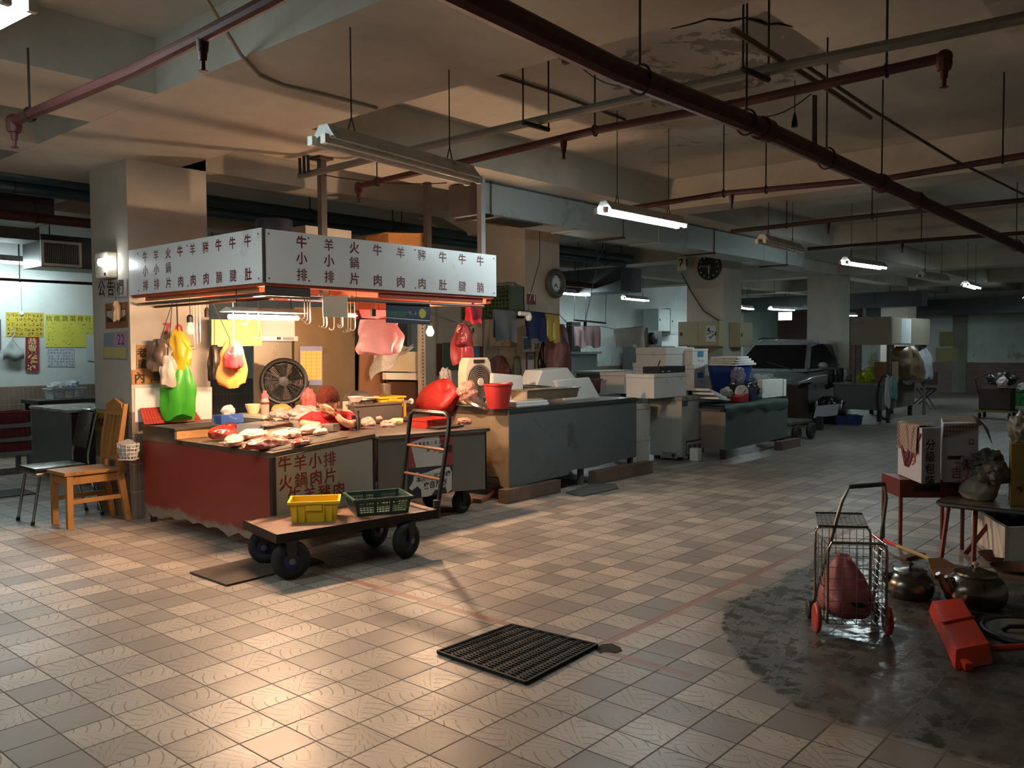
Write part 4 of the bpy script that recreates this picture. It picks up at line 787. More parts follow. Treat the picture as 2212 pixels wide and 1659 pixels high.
crate('plastic_basin','yellow plastic basin on the cooking bench','',(0,0,0),.1,.1,.1,'d9a92e') if False else None
a,b_=gy(790,872,2.9),gy(858,852,2.9); crate('plastic_basin','yellow plastic basin behind the grey steel box',V(((a.x+b_.x)/2+.06,2.93,.881)),(b_.x-a.x)*.8,.24,.10,'e0ac28',0,cat='basin'); obj('bench_block',B().mm((3.13,2.80,.7905),(3.5,3.06,.88)),M('4a3a30',.7),label='dark wooden block under the yellow basin',cat='block')
pot('steel_cup','small tilted steel cup above the yellow basin',V((3.30,2.94,.9855)),.055,.12,'a89a8a')
t=thing('tripod_clamp','small clamp with a white knob and yellow handle at the end of the bench','clamp',gy(880,890,2.7)); p=gy(876,905,2.7); obj('handle',B().mm((p.x-.015,2.70,.79),(p.x+.01,2.72,.92)),M('d99a2c',.45),t); obj('arm',B().mm((p.x-.02,2.70,.92),(p.x+.08,2.73,.945)),M('a39a90',.4,.5),t); obj('knob',B().lathe((p.x+.09,2.72,.935),[(.028,0),(.028,.012),(.003,.014)],14,(0,-1,0)),M('efe5da',.4),t)
# boards and film behind the bench
panel('plywood_board','brown plywood board standing behind the yellow basin','board',((778,752),(832,748),(826,868),(770,872)),1,3.66,.02,floor=True,mat=M('8f6240',.6,0,.12,4)); panel('dark_board','dark board standing right of the brown steel panel','board',((767,664),(880,664),(880,800),(767,870)),1,3.9,.02,floor=True,mat=M('1f2022',.7))
panel('white_board','cream white board standing behind the cooking bench','board',((826,758),(913,760),(913,804),(826,802)),1,3.55,.02,M('d9c6a4',.55,0,.06,4,'a98a58',.08)); panel('white_ledge','cream ledge below the white board','ledge',((834,805),(913,806),(913,821),(834,820)),1,3.50,.06,M('efe3cc',.5))
panel('board_stand','dark wooden stand carrying the cream white board','stand',((838,821),(913,822),(905,880),(850,880)),1,3.575,.04,floor=True,mat=M('5a3a24',.7,0,.2,6))
def film_fn(u,v):
    p=lerp(gy(800,752,3.52),gy(892,745,3.52),u); return p-Z*(v*(.30*(1-u)**1.3+.05))+V((.03*math.sin(v*7+u*3),-.03*math.sin(u*9+v*4),.02*math.sin(u*13)))
obj('plastic_film',B().grid(film_fn,16,10),film('clear_film','d9cdbd',.55),smooth=True,label='crumpled clear film draped over the white board',cat='film')
t=thing('slotted_post','slotted pale steel post right of the white board','post',gy(912,880,3.2)); a,b_=gy(908,850,3.2),gy(918,640,3.2); obj('post',B().mm((a.x,3.2,0),(b_.x,3.235,1.93)),M('b9aea0',.4,.4),t); gb=B()
for i in range(34): gb.mm(((a.x+b_.x)/2-.006,3.196,.6+.038*i),((a.x+b_.x)/2+.006,3.202,.618+.038*i))
obj('slot',gb,DARK,t)
# ================================================================ PERSON, seated behind the counter, face in hand
def skin(name,chains,mat,parent,sub=2):
    """one continuous surface grown along joint chains [(point,radius),...]; later chains start at a joint of an earlier one"""
    vs=[];es=[];rs=[];idx={}
    for ch in chains:
        last=None
        for p,r in ch:
            k=tuple(round(c,4) for c in p)
            if k not in idx: idx[k]=len(vs); vs.append(V(p)); rs.append(r if isinstance(r,tuple) else (r,r))
            i=idx[k]
            if last is not None: es.append((last,i))
            last=i
    me=bpy.data.meshes.new(name); me.from_pydata(vs,es,[]); o=bpy.data.objects.new(name,me); COL.objects.link(o)
    m=o.modifiers.new('skin','SKIN'); m.use_smooth_shade=True
    for i,r in enumerate(rs): me.skin_vertices[0].data[i].radius=r; me.skin_vertices[0].data[i].use_root=(i==0)
    s=o.modifiers.new('sub','SUBSURF'); s.levels=sub; s.render_levels=sub
    dg=bpy.context.evaluated_depsgraph_get(); m2=bpy.data.meshes.new_from_object(o.evaluated_get(dg)); bpy.data.objects.remove(o)
    b=B(); b.add([v.co for v in m2.vertices],[tuple(p.vertices) for p in m2.polygons]); bpy.data.meshes.remove(m2); return b
F_=V((-.66,-.75,0)); S_=V((.75,-.66,0)); Hc=V((2.10,2.27,1.005)); SKN=M('c98f70',.5,0,.06,20); 
def W(s,f,z): return tuple(Hc+S_*s+F_*f+Z*z)
pe=thing('person','person in a red polo shirt resting face in hand behind the meat counter','person',(2.35,2.6,0))
body=[[(W(0,-.42,-.55),.13),(W(0,-.28,-.40),.10),(W(0,-.15,-.25),.085),(W(0,-.11,-.11),(.06,.055)),(W(0,-.05,-.05),.052)],
 [(W(0,-.15,-.25),.085),(W(.15,-.13,-.145),.046),(W(.22,-.04,-.185),.042),(W(.17,.09,-.175),.035),(W(.115,.135,-.14),.03),(W(.075,.14,-.085),.025)],
 [(W(0,-.15,-.25),.085),(W(-.15,-.13,-.145),.046),(W(-.225,-.11,-.185),.042),(W(-.195,.03,-.17),.036),(W(-.10,.12,-.172),.03),(W(-.05,.16,-.172),.026)],
 [(W(0,-.42,-.55),.13),(W(.09,-.36,-.58),.09),(W(.10,-.08,-.60),.075),(W(.10,-.04,-.80),.055),(W(.10,-.07,-.96),.042),(W(.10,.04,-.985),.03)],
 [(W(0,-.42,-.55),.13),(W(-.09,-.36,-.58),.09),(W(-.10,-.08,-.60),.075),(W(-.10,-.04,-.80),.055),(W(-.10,-.07,-.96),.042),(W(-.10,.04,-.985),.03)]]
bb=skin('body',body,SKN,pe)
# head: ellipsoid with brow, nose, chin, ears, tilted forward
tl=Matrix.Rotation(.55,3,S_)
def hp(s,f,u): return Hc+tl@(S_*s+F_*f+Z*u)
hb=bmesh.new(); bmesh.ops.create_icosphere(hb,subdivisions=4,radius=1); vs=[]
for v in hb.verts:
    d=v.co; s,f,u=d.x,d.y,d.z; wx=.077*(1-.22*max(0,-u)); fy=.098*(1-.10*max(0,-u)); x,y_,z_=s*wx,f*fy,u*.118
    if f>.3:
        nz=math.exp(-((s/.16)**2+((u+.12)/.20)**2)); y_+=.024*nz*(f-.2)
        y_-=.010*math.exp(-(((abs(s)-.38)/.18)**2+((u-.12)/.12)**2)); y_+=.006*math.exp(-((s/.3)**2+((u+.46)/.07)**2))-.005*math.exp(-((s/.3)**2+((u+.54)/.04)**2)); y_+=.008*math.exp(-((s/.3)**2+((u+.85)/.2)**2))
    vs.append(hp(x,y_,z_))
bb.add(vs,[tuple(q.index for q in f.verts) for f in hb.faces]); hb.free()
for k in (-1,1): bb.blob(hp(.079*k,-.008,-.005),(.014,.024,.032),.1,3,2,2,None,math.atan2(S_.y,S_.x))
# both hands: palm and five bent digits
def hand(palm,dirf,side,nrm,curl,k=1.):
    palm=V(palm); d=V(dirf).normalized(); s=V(side).normalized(); n=V(nrm).normalized()
    h=skin('hand',[[(tuple(palm-d*.035),(.022,.017)),(tuple(palm),(.034,.015)),(tuple(palm+d*.028),(.036,.013))]],SKN,None,2); bb.add(h.v,h.f)
    for i,(o_,L) in enumerate(((-.030,.066),(-.011,.076),(.010,.071),(.029,.055))):
        p=palm+d*.038+s*o_; pts=[(tuple(p-d*.012),.0085)]; q=p; dd=d
        for j in range(3): dd=(dd+n*curl*(.5+.3*j)).normalized(); q=q+dd*(L*(.42,.32,.26)[j])*k; pts.append((tuple(q),(.0085,.0078,.0066)[j]))
        g=skin('f',[pts],SKN,None,2); bb.add(g.v,g.f)
    p=palm-s*.030-d*.012; g=skin('f',[[(tuple(p),.011),(tuple(p-s*.022+d*.022+n*.008),.0095),(tuple(p-s*.026+d*.048+n*.016),.0075)]],SKN,None,2); bb.add(g.v,g.f)
hand(W(.055,.150,-.075),tl@(Z*.85-S_*.5),F_*.5+S_*.5,-F_*.8-S_*.4,.75)
hand(W(-.01,.185,-.175),F_*.8+S_*.4,-S_,-Z,.35)
obj('body',bb,SKN,pe,smooth=True,auto=80)
for k in (-1,1): obj('eyebrow',B().tube([hp(.018*k,.101,.028),hp(.036*k,.098,.033),hp(.052*k,.086,.028)],.0035,5),M('3a221c',.8),pe)
for k in (-1,1): obj('closed_eye',B().tube([hp(.018*k,.094,.008),hp(.034*k,.093,.004),hp(.048*k,.084,.008)],.0028,5),M('2a1a16',.7),pe)
obj('mouth',B().tube([hp(-.024,.086,-.062),hp(0,.096,-.060),hp(.024,.086,-.062)],.004,5),M('9a4f48',.6),pe)
# hair: cropped, reddish brown
hb=bmesh.new(); bmesh.ops.create_icosphere(hb,subdivisions=5,radius=1); vs=[];keep=set()
for v in hb.verts:
    d=v.co; n_=noise.noise(d*9)*.03+noise.noise(V((d.x*26,d.y*8,d.z*26)))*.05; vs.append(hp(d.x*.096*(1+n_*1.3),d.y*.114*(1+n_*1.3)-.010,d.z*.137*(1+n_)+.014))
    if d.z>-.08-.55*max(0,-d.y)+.50*max(0,d.y): keep.add(v.index)
fs=[tuple(q.index for q in f.verts) for f in hb.faces if all(q.index in keep for q in f.verts)]; hb.free()
obj('hair',B().add(vs,fs),M('43180f',.9,0,.35,60,'5a2216',.25,bp=.6,spec=.15),pe,smooth=True,auto=80)
REDS=M('b3141c',.75,0,.1,9,bp=.15)
sh=skin('shirt',[[(W(0,-.42,-.56),.15),(W(0,-.28,-.40),(.16,.145)),(W(0,-.15,-.24),(.155,.135)),(W(0,-.125,-.125),(.105,.085)),(W(0,-.10,-.09),(.068,.062))],[(W(0,-.15,-.24),(.155,.135)),(W(.155,-.13,-.135),.078),(W(.212,-.07,-.175),.062),(W(.216,-.05,-.18),.061)],[(W(0,-.15,-.24),(.155,.135)),(W(-.155,-.13,-.135),.078),(W(-.215,-.125,-.175),.064),(W(-.222,-.112,-.182),.063)]],REDS,pe)
for i,v in enumerate(sh.v): sh.v[i]=v+V((noise.noise(v*14),noise.noise(v*14+V((5,0,0))),0))*.006
obj('polo_shirt',sh,REDS,pe,smooth=True,auto=80)
obj('collar',B().lathe(V(W(0,-.085,-.085)),[(.066,-.03),(.074,-.005),(.066,.012),(.056,.008)],18,tl@Z),REDS,pe,smooth=True)
t=obj('trousers',skin('tr',[[(W(0,-.43,-.50),.145),(W(0,-.42,-.56),.15),(W(.09,-.36,-.585),.105),(W(.10,-.08,-.605),.09),(W(.10,-.04,-.80),.07),(W(.10,-.07,-.94),.058)],[(W(0,-.42,-.56),.15),(W(-.09,-.36,-.585),.105),(W(-.10,-.08,-.605),.09),(W(-.10,-.04,-.80),.07),(W(-.10,-.07,-.94),.058)]],None,None),M('26262c',.85),pe,smooth=True,auto=80)
t=thing('stool','plain low stool under the seated person','stool',Hc+F_*-.42); c=V(W(0,-.42,0)); obj('seat',B().lathe((c.x,c.y,.36),[(.002,0),(.15,0),(.16,.02),(.15,.04),(.002,.04)],20),M('7b2b26',.5),t,smooth=True)
for a_ in range(4): q=V((math.cos(a_*PI/2+.4),math.sin(a_*PI/2+.4),0)); obj('leg',B().cyl(V((c.x,c.y,.365))+q*.11,V((c.x,c.y,0))+q*.15,.013),M('7b2b26',.5),t)
# ================================================================ PLATFORM CART in front of the stall
Bc=V((.72,.95,0)); ex=V((math.cos(-.14),math.sin(-.14),0)); ey=V((.19,.98,0)).normalized(); L_,W_=1.22,.57
def cp(u,v,z): return Bc+ex*u+ey*v+Z*z
t=thing('platform_cart','four wheeled platform cart with a tube handle, in front of the stall','cart',Bc+ex*.6+ey*.28)
def cartmat():
    m,tt,b=newmat('worn_cart_plate'); vec=coords(tt); n=noi(tt,vec,3.2,7,.7,.5); tt.links.new(mixc(tt,n.sm(.42,.56),hx('43302a'),hx('8c6b5a')),b.inputs['Base Color']); b.inputs['Roughness'].default_value=.4; return m
obj('deck',B().hexa([cp(0,0,.288),cp(L_,0,.288),cp(L_,W_,.288),cp(0,W_,.288)],[cp(0,0,.31),cp(L_,0,.31),cp(L_,W_,.31),cp(0,W_,.31)]),cartmat(),t,bevel=.004)
fb=B()
for (u0,v0,u1,v1) in ((0,-.004,L_,.03),(0,W_-.03,L_,W_+.004),(-.004,0,.03,W_),(L_-.03,0,L_+.004,W_),(.3,.03,.34,W_-.03),(.85,.03,.89,W_-.03)): fb.hexa([cp(u0,v0,.25),cp(u1,v0,.25),cp(u1,v1,.25),cp(u0,v1,.25)],[cp(u0,v0,.309),cp(u1,v0,.309),cp(u1,v1,.309),cp(u0,v1,.309)])
obj('frame',fb,M('191716',.5,.3,.2,8),t)
BLUEH=M('1c2250',.4,.2,.1,8)
for (x,y,ax) in ((.835,.975,(-.42,-.9,0)),(.95,1.43,(-.75,-.65,0)),(1.68,.83,(.14,-.99,0)),(1.76,1.26,(.14,-.99,0))):
    a_=V(ax).normalized(); c=V((x,y,.125)); wo=wheel('wheel',c,ax,.125,.045,t,TYRE,BLUEH,.42); obj('bolt',B().lathe(c+a_*.046,[(.02,0),(.02,.015),(.003,.017)],10,a_),M('6d6f78',.4,.6),wo)
    s_=a_.cross(Z); obj('fork',B().hexa([c+a_*.05-s_*.02,c+a_*.05+s_*.02,c+a_*.056+s_*.02,c+a_*.056-s_*.02],[c+a_*.05-s_*.04+Z*.13,c+a_*.05+s_*.04+Z*.13,c+a_*.056+s_*.04+Z*.13,c+a_*.056-s_*.04+Z*.13]).hexa([c-a_*.056-s_*.02,c-a_*.056+s_*.02,c-a_*.05+s_*.02,c-a_*.05-s_*.02],[c-a_*.056-s_*.04+Z*.13,c-a_*.056+s_*.04+Z*.13,c-a_*.05+s_*.04+Z*.13,c-a_*.05-s_*.04+Z*.13]),DARK,t)
HB=M('2a2422',.35,.4,.15,12,'6a4836',.12); n0,n1=cp(L_+.02,.03,.27),cp(L_+.02,W_-.03,.27)
top0,top1=gy(972,930,n0.y+.02),gy(886,915,n1.y+.0); top0.z=.93; top1.z=.93
pts=[n0,lerp(n0,top0,.9),top0+Z*.02+ey*.01,top0+Z*.05+ey*.06,top1+Z*.05-ey*.06,top1+Z*.02-ey*.01,lerp(n1,top1,.9),n1]
obj('handle',B().tube(pts,.017,10),HB,t,smooth=True)
for k in (.36,.68): obj('rung',B().tube([lerp(n0,top0,k),lerp(n1,top1,k)],.011,8),M('7c5742',.4,.4,.2,14),t,smooth=True)
for n_ in (n0,n1): obj('handle_socket',B().cyl(n_-Z*.03,n_+Z*.10,.026),DARK,t,smooth=True)
a,b_=gz(645,1128,.31),gz(748,1124,.31); d=b_-a; crate('plastic_crate','yellow plastic crate standing on the platform cart',(a+b_)/2+V((.02,.11,0)),d.length*1.02,.245,.135,'e3bd25',math.atan2(d.y,d.x),taper=.9)
a,b_=gz(812,1100,.31),gz(905,1108,.31); d=b_-a; crate('plastic_crate','dark green slotted crate on the handle end of the platform cart',V((1.62,1.06,.312)),.40,.33,.115,'2f4a3e',-.45,mesh=True,taper=.9)
# ================================================================ RIGHT OF THE STALL
def foam_box(name,label,lo,hi,rz=0,lid=True,group=None,col='e3e1dc',mark=None):
    lo,hi=V(lo),V(hi); c=(lo+hi)/2; t=thing(name,label,'box',(c.x,c.y,lo.z),group); m=M(col,.75,0,.05,9,'c3bdb0',.12); d=hi-lo; k=.16 if lid else 0
    obj('body',B().box((c.x,c.y,lo.z+d.z*(1-k)/2),(d.x-.01,d.y-.01,d.z*(1-k)),rz),m,t,bevel=.008)
    if lid: obj('lid',B().box((c.x,c.y,hi.z-d.z*k/2+.001),(d.x,d.y,d.z*k-.002),rz),m,t,bevel=.008)
    if mark: mark(t,c,d)
    return t
def pbox(a,b_,y,dep):
    """box whose front lies on plane y between two pixels (bottom left, top right)"""
    p,q=gy(*a,y),gy(*b_,y); return (p.x,y,p.z),(q.x,y+dep,q.z)
# ---- long steel chest
t=thing('chest_freezer','long grey steel chest with tan stained left side beside the stall','chest freezer',(4.86,2.2,0))
GS=M('747c7d',.42,.55,.1,2.2,'5b5f5c',.12); TAN=M('94826a',.5,.25,.15,2.4,'775a3c',.15)
xl,xr=3.76,5.96; fp=[(xl,1.70,.10),(xl+.25,1.70,.135),(xl+.9,1.7,.15),(xl+1.0,1.7,.19),(xl+1.35,1.7,.18),(xr,1.70,.215),(xr,1.70,.845),(xl,1.70,.85)]
obj('front_panel',B().prism(fp,(0,.012,0)),GS,t); obj('side_panel',B().prism([(xl,1.712,.10),(xl,1.82,.14),(xl,1.84,.22),(xl,2.72,.17),(xl,2.72,.85),(xl,1.712,.85)],(.012,0,0)),TAN,t,label='tan stained side panel'); obj('side_panel',B().mm((xr-.012,1.712,.2),(xr,2.72,.85)),GS,t)
obj('back_panel',B().mm((xl,2.708,.17),(xr,2.72,.85)),GS,t); obj('rim',B().mm((xl-.012,1.685,.845),(xr+.012,2.735,.872)),M('4f5a5c',.35,.7,.1,4),t,bevel=.004); obj('top',B().mm((xl,1.70,.872),(xr,2.72,.885)),M('6c6358',.3,.75,.15,3,'7b5a3a',.1),t,bevel=.003)
obj('rubber_strip',B().mm((xl-.016,1.72,.82),(xl-.002,2.73,.845)),M('4a3326',.5),t); obj('floor_plate',B().mm((xl+.02,1.72,.2),(xr-.02,2.7,.215)),DARK,t)
for x in (3.80,4.95,5.9): obj('leg',B().mm((x,1.74,0.0),(x+.05,1.79,.22)),M('6f6a62',.5,.4),t)
for x in (3.80,5.9): obj('leg',B().mm((x,2.62,0.0),(x+.05,2.67,.22)),M('6f6a62',.5,.4),t)
for lb_,x0,x1,h in (('tiled brown plinth at the left foot of the long steel chest',3.635,4.46,.13),('tiled brown plinth at the right foot of the long steel chest',5.07,6.2,.14)):
    t=thing('plinth',lb_,'plinth',((x0+x1)/2,1.95,0),'tiled plinths under the steel chest'); q=[(3.87,1.80,1.84)] 
    obj('block',B().mm((x0,1.63,0),(x1,1.73,h)),walltile('plinth_tile','5e4a40','77604f',.05,.4,'4a3c34'),t)
obj('hose',B().tube([gz(1100,1052,.10),gz(1075,1056,.08),gz(1055,1072,.04),gz(1038,1083,.02),gz(1020,1081,.02),(3.1,1.75,.018),(2.9,1.95,.018)],.020,9),M('9a5a3a',.4,0,.15,10),smooth=True,label='orange brown hose running out from under the steel chest',cat='hose')
def flat_sheet(name,label,px4,th,m,cat,z=0.): return obj(name,B().prism([gz(*p,z+.0012) for p in px4],(0,0,th)),m,label=label,cat=cat)
MATM=M('4a3b31',.8,0,.3,25,'2a221d',.2,bp=.4)
flat_sheet('floor_mat','grey doormat on the floor between the two tiled plinths',((1222,1066),(1258,1073),(1336,1056),(1330,1047),(1280,1046)),.012,M('54504a',.8,0,.3,25,bp=.4),'mat')
flat_sheet('floor_mat','worn brown mat lying under the platform cart',((410,1239),(490,1267),(700,1216),(620,1190)),.012,MATM,'mat')
flat_sheet('floor_mat','dark grey mat on the floor at the left edge behind the chairs',((-60,1068),(-50,1082),(80,1067),(48,1056)),.010,M('3e3f3e',.8,0,.25,25),'mat')
# things on the chest
zc_=.887
t=thing('box_fan','cream box fan with round grille standing on the steel chest','fan',gz(1035,880,zc_)); yf=2.45; a,b_=gy(1006,878,yf),gy(1062,772,yf)
xm=(a.x+b_.x)/2; w_=(b_.x-a.x)/2; CRM=M('e0cdb4',.45,0,.05,6); k=[]
for i in range(25): an=i*PI/12; k.append((xm+w_*.98*abs(math.cos(an))**.55*(1 if math.cos(an)>0 else -1),yf,zc_+w_+.02+w_*abs(math.sin(an))**.55*(1 if math.sin(an)>0 else -1)))
hz=b_.z
obj('housing',B().prism([(xm-w_,yf,zc_),(xm+w_,yf,zc_),(xm+w_*1.0,yf,zc_+w_*1.6),(xm+w_*.9,yf,hz-.05),(xm+w_*.7,yf,hz),(xm-w_*.7,yf,hz),(xm-w_*.9,yf,hz-.05),(xm-w_,yf,zc_+w_*1.6)],(0,.11,0)),CRM,t,bevel=.012)
c=V((xm,yf-.004,zc_+w_*1.12)); gb=B().torus(c,(0,1,0),w_*.9,.010,32,6)
for q in range(1,9): gb.torus(c-V((0,.012,0)),(0,1,0),w_*.9*q/9,.003,26,4)
obj('grille',gb,M('8d7f70',.4,0,.1,10),t,smooth=True); obj('fan_opening',B().lathe(c,[(w_*.88,0),(w_*.88,-.003),(.002,-.003)],28,(0,1,0)),M('4c4239',.6),t); obj('hub',B().lathe(c-V((0,.018,0)),[(w_*.22,0),(w_*.2,.012),(.002,.014)],18,(0,-1,0)),CRM,t)
obj('handle',B().mm((xm-w_*.4,yf-.01,hz-.055),(xm+w_*.4,yf+.0,hz-.02)),M('3a3430',.5),t,label='dark handle slot')
p=gz(1080,880,zc_); p=V((4.02,1.92,zc_)); p=gz(1076,882,zc_)
t=thing('bucket','red plastic bucket on the corner of the steel chest','bucket',p); r_=.135; p=V((p.x,p.y+.14,zc_)) if p.y<1.75 else p
obj('body',B().lathe(p,[(.002,0),(r_*.74,0),(r_,.22),(r_*1.06,.222),(r_*1.06,.235),(r_*.97,.235),(r_*.7,.008),(.002,.008)],28),M('a32a28',.4,0,.08,8),t,smooth=True); obj('ear',B().box(p+V((r_*1.02,-.03,.225)),(.05,.03,.035)),M('a32a28',.4),t,bevel=.006)
REDB=M('b5312c',.28,0,.12,10,trans=.3,bp=.5)
bp_=gz(935,888,zc_+.0); a=gx(935,885,3.72)
t=thing('plastic_bag','big red plastic bag slumped over the left end of the steel chest','bag',gx(930,890,3.7))
def rb(u,v):
    th=u*2*PI; z_=lerp(.80,1.10,v); c=gx(lerp(930,950,v),lerp(893,822,v),3.62); rr=(.20*(math.sin(PI*min(1,.18+.80*v)))**.6); n_=noise.noise(V((math.cos(th)*1.6,math.sin(th)*1.6,v*2.4)))*.05+noise.noise(V((math.cos(th)*5,math.sin(th)*5,v*3)))*.018
    return V((c.x+.05+math.cos(th)*(rr*.62+n_),c.y+math.sin(th)*(rr*1.30+n_),c.z+.02*math.sin(th*3)))
bb=B().grid(rb,30,16); bb.f.append(tuple(range(31*16,31*16+30))); bb.f.append(tuple(range(29,-1,-1))); obj('body',bb,REDB,t,smooth=True,auto=80)
bag('plastic_bag','pale pink plastic bag in front of the box fan','bag',gy(1010,845,2.2),(.11,.07,.10),'dcae9d',52,.28,.9,.5)
bag('plastic_bag','small white plastic bag behind the big red bag','bag',gy(963,815,2.75),(.07,.05,.10),'cfc9c2',53,.28,.9,.5)
t=thing('steel_cover','round steel lid leaning on the left end of the steel chest','lid',gx(1010,865,3.75)); q=gy(1012,862,2.0); rm_=V((.1,-.35,1)).normalized()
obj('lid',B().lathe(V((3.86,2.12,.905)),[(.002,.03),(.15,.03),(.205,.02),(.215,0),(.21,-.012),(.002,-.004)],30,rm_),M('b3a699',.22,.9),t,smooth=True); obj('knob',B().lathe(V((3.86,2.12,.935)),[(.012,0),(.02,.02),(.003,.03)],12,rm_),BLACKP,t,smooth=True)
panel('foam_cover','white foam lid standing behind the red bucket','lid',((1066,806),(1128,811),(1134,877),(1062,879)),1,2.36,.05,FOAM,bevel=.008)
panel('foam_crate','white foam box lying tilted behind the steel tray','box',((1172,800),(1226,794),(1262,842),(1160,832)),1,2.40,.26,FOAM,bevel=.01)
panel('foam_cover','white foam lid leaning at the right of the steel tray','lid',((1199,822),(1273,815),(1304,873),(1226,872)),1,2.05,.04,FOAM,bevel=.008)
for k_,(lb_,z0) in enumerate((('lower of two white foam slabs under the steel tray',zc_),('upper of two white foam slabs under the steel tray',zc_+.024))):
    a,b_=gz(1124,880,zc_),gz(1274,878,zc_); obj('foam_slab',B().mm((a.x,1.76,z0),(b_.x-.02*k_,2.02,z0+.022)),FOAM,bevel=.004,label=lb_,cat='slab')
a=gy(1136,868,1.80); b_=gy(1249,868,1.80); t=thing('steel_tray','deep steel tray on the two white foam slabs','tray',(4.7,1.9,zc_+.048)); zb=zc_+.0475
obj('body',B().hexa([(a.x+.02,1.80,zb),(b_.x-.02,1.80,zb),(b_.x-.02,2.0,zb),(a.x+.02,2.0,zb)],[(a.x,1.78,zb+.10),(b_.x,1.78,zb+.10),(b_.x,2.02,zb+.10),(a.x,2.02,zb+.10)]),M('c9b8a2',.2,.9,.1,6),t,bevel=.006); obj('rim',B().mm((a.x-.012,1.77,zb+.098),(b_.x+.012,2.03,zb+.106)),M('b8a894',.25,.9),t,bevel=.003)
crate('plastic_crate','red brown crate behind the tilted foam box',gy(1262,852,3.1)+V((.0,.1,0)),.55,.4,.20,'7c2e2a',.1,mesh=True); q=gy(1262,852,3.1)
t=thing('work_table','grey work table between the steel chest and the white freezer','table',(6.6,3.0,0)); zt_=q.z-.004; obj('top',B().mm((5.3,2.75,zt_-.04),(7.2,3.5,zt_)),M('6a6a66',.5,.3),t)
for x,y in ((5.33,2.8),(7.12,2.8),(5.33,3.44),(7.12,3.44)): obj('leg',B().mm((x,y,0),(x+.05,y+.05,zt_-.04)),DARK,t)
p=gy(1150,840,2.9); crate('plastic_basin','orange red basin behind the foam lid and the red bucket',(4.75,2.52,zc_),.38,.26,.13,'9a3a2c',0,cat='basin')
# ---- white freezer with foam boxes on it
xf=7.26; yf=1.865; xe=7.71; ye=gx(1404,900,xf).y; zf=gy(1472,858,yf).z
t=thing('freezer','scuffed white upright freezer with a grille and control dial','freezer',((xf+xe)/2,(yf+ye)/2,0)); FW=M('a9aaa2',.45,0,.06,3,'7c7a70',.12)
obj('body',B().mm((xf,yf,.05),(xe,ye,zf-.05)),FW,t,bevel=.008); obj('lid',B().mm((xf-.012,yf-.012,zf-.05),(xe+.012,ye+.012,zf)),M('8f8c80',.5,0,.1,5,'6b5b48',.12),t,bevel=.006)
for x in (xf+.04,xe-.1): obj('foot',B().mm((x,yf+.04,0),(x+.06,yf+.1,.05)),DARK,t); obj('foot',B().mm((x,ye-.1,0),(x+.06,ye-.04,.05)),DARK,t)
a,b_=gy(1480,982,yf),gy(1517,948,yf); gr=obj('grille',B().mm((a.x,yf-.012,a.z),(b_.x,yf,b_.z)),FW,t); gb=B().tube([V((a.x,yf-.014,a.z)),V((b_.x,yf-.014,a.z)),V((b_.x,yf-.014,b_.z)),V((a.x,yf-.014,b_.z))],.008,5,closed=True); obj('grille_frame',gb,BLACKP,t)
for i in range(3): u0=lerp(a.x,b_.x,.1+.29*i); obj('vent',B().mm((u0,yf-.014,lerp(a.z,b_.z,.18)),(u0+(b_.x-a.x)*.22,yf-.011,lerp(a.z,b_.z,.72))),M('5c5f5c',.6),t)
a=gx(1448,983,xf); obj('control_panel',B().mm((xf-.006,a.y-.1,a.z-.04),(xf,a.y+.12,a.z+.04)),M('8f8f88',.4,.3),t); obj('dial',B().lathe((xf-.006,a.y-.05,a.z),[(.022,0),(.02,.016),(.002,.018)],12,(-1,0,0)),BLACKP,t)
a=gy(1474,878,yf); obj('label_plate',B().mm((a.x,yf-.003,a.z),(a.x+.13,yf,a.z+.11)),M('3c4468',.5,0,.3,20),t,label='blue label')
def mark_w(t,c,d):
    bb=B(); bb.text('6xP',.10,V((c.x+.0,c.y-d.y/2-.008,c.z-.06)),V((.85,0,.5)),V((-.5,0,.85)),.0); obj('lettering',bb,M('2a2a2c',.6),t)
zt2=zf+.002
a=gy(1380,852,2.78); l,h=pbox((1348,851),(1411,802),2.78,.4); foam_box('foam_crate','closed foam box with handwriting, left of the pair behind the chest',(l[0],l[1],zt_),h,mark=mark_w)
l,h=pbox((1413,856),(1484,805),1.95,.42); FB=foam_box('foam_crate','foam box under the black receiver, on the white freezer',(l[0],l[1],zt2),h); ztb=h[2]
l2,h2=pbox((1425,804),(1480,789),2.05,.26); t=thing('set_top_box','black receiver box with a stub aerial on the foam box','receiver',l2); obj('housing',B().mm((l2[0],2.05,ztb+.002),(h2[0],2.30,ztb+.085)),M('191b26',.4,0,.15,10),t,bevel=.004); obj('aerial',B().cyl((l2[0]+.04,2.1,ztb+.08),(l2[0]+.12,2.12,ztb+.16),.008),BLACKP,t); obj('front_light',B().mm((l2[0]+.05,2.046,ztb+.02),(l2[0]+.10,2.05,ztb+.03)).mm((l2[0]+.2,2.046,ztb+.02),(l2[0]+.25,2.05,ztb+.03)),WHITEP,t)
def bluelab(t,c,d):
    obj('label',B().mm((c.x-.08,c.y-d.y/2-.004,c.z+.0),(c.x+.08,c.y-d.y/2,c.z+.08)),M('3f87a8',.5),t,label='blue label'); bb=B().strokes((c.x,c.y-d.y/2-.004,c.z-.06),XA,Z,.16,.05,14,5,.14); obj('lettering',bb,M('8a8a8a',.6),t)
l,h=pbox((1437,850),(1500,750),2.75,.5); foam_box('foam_crate','tall foam box at the back of the freezer pile',(l[0],2.75,zt_-.02),h); 
t=thing('work_table','low dark table under the back row of foam boxes','table',(8,2.9,0)); obj('top',B().mm((7.3,2.72,.80),(9.2,3.4,zt_-.022)),DARK,t)
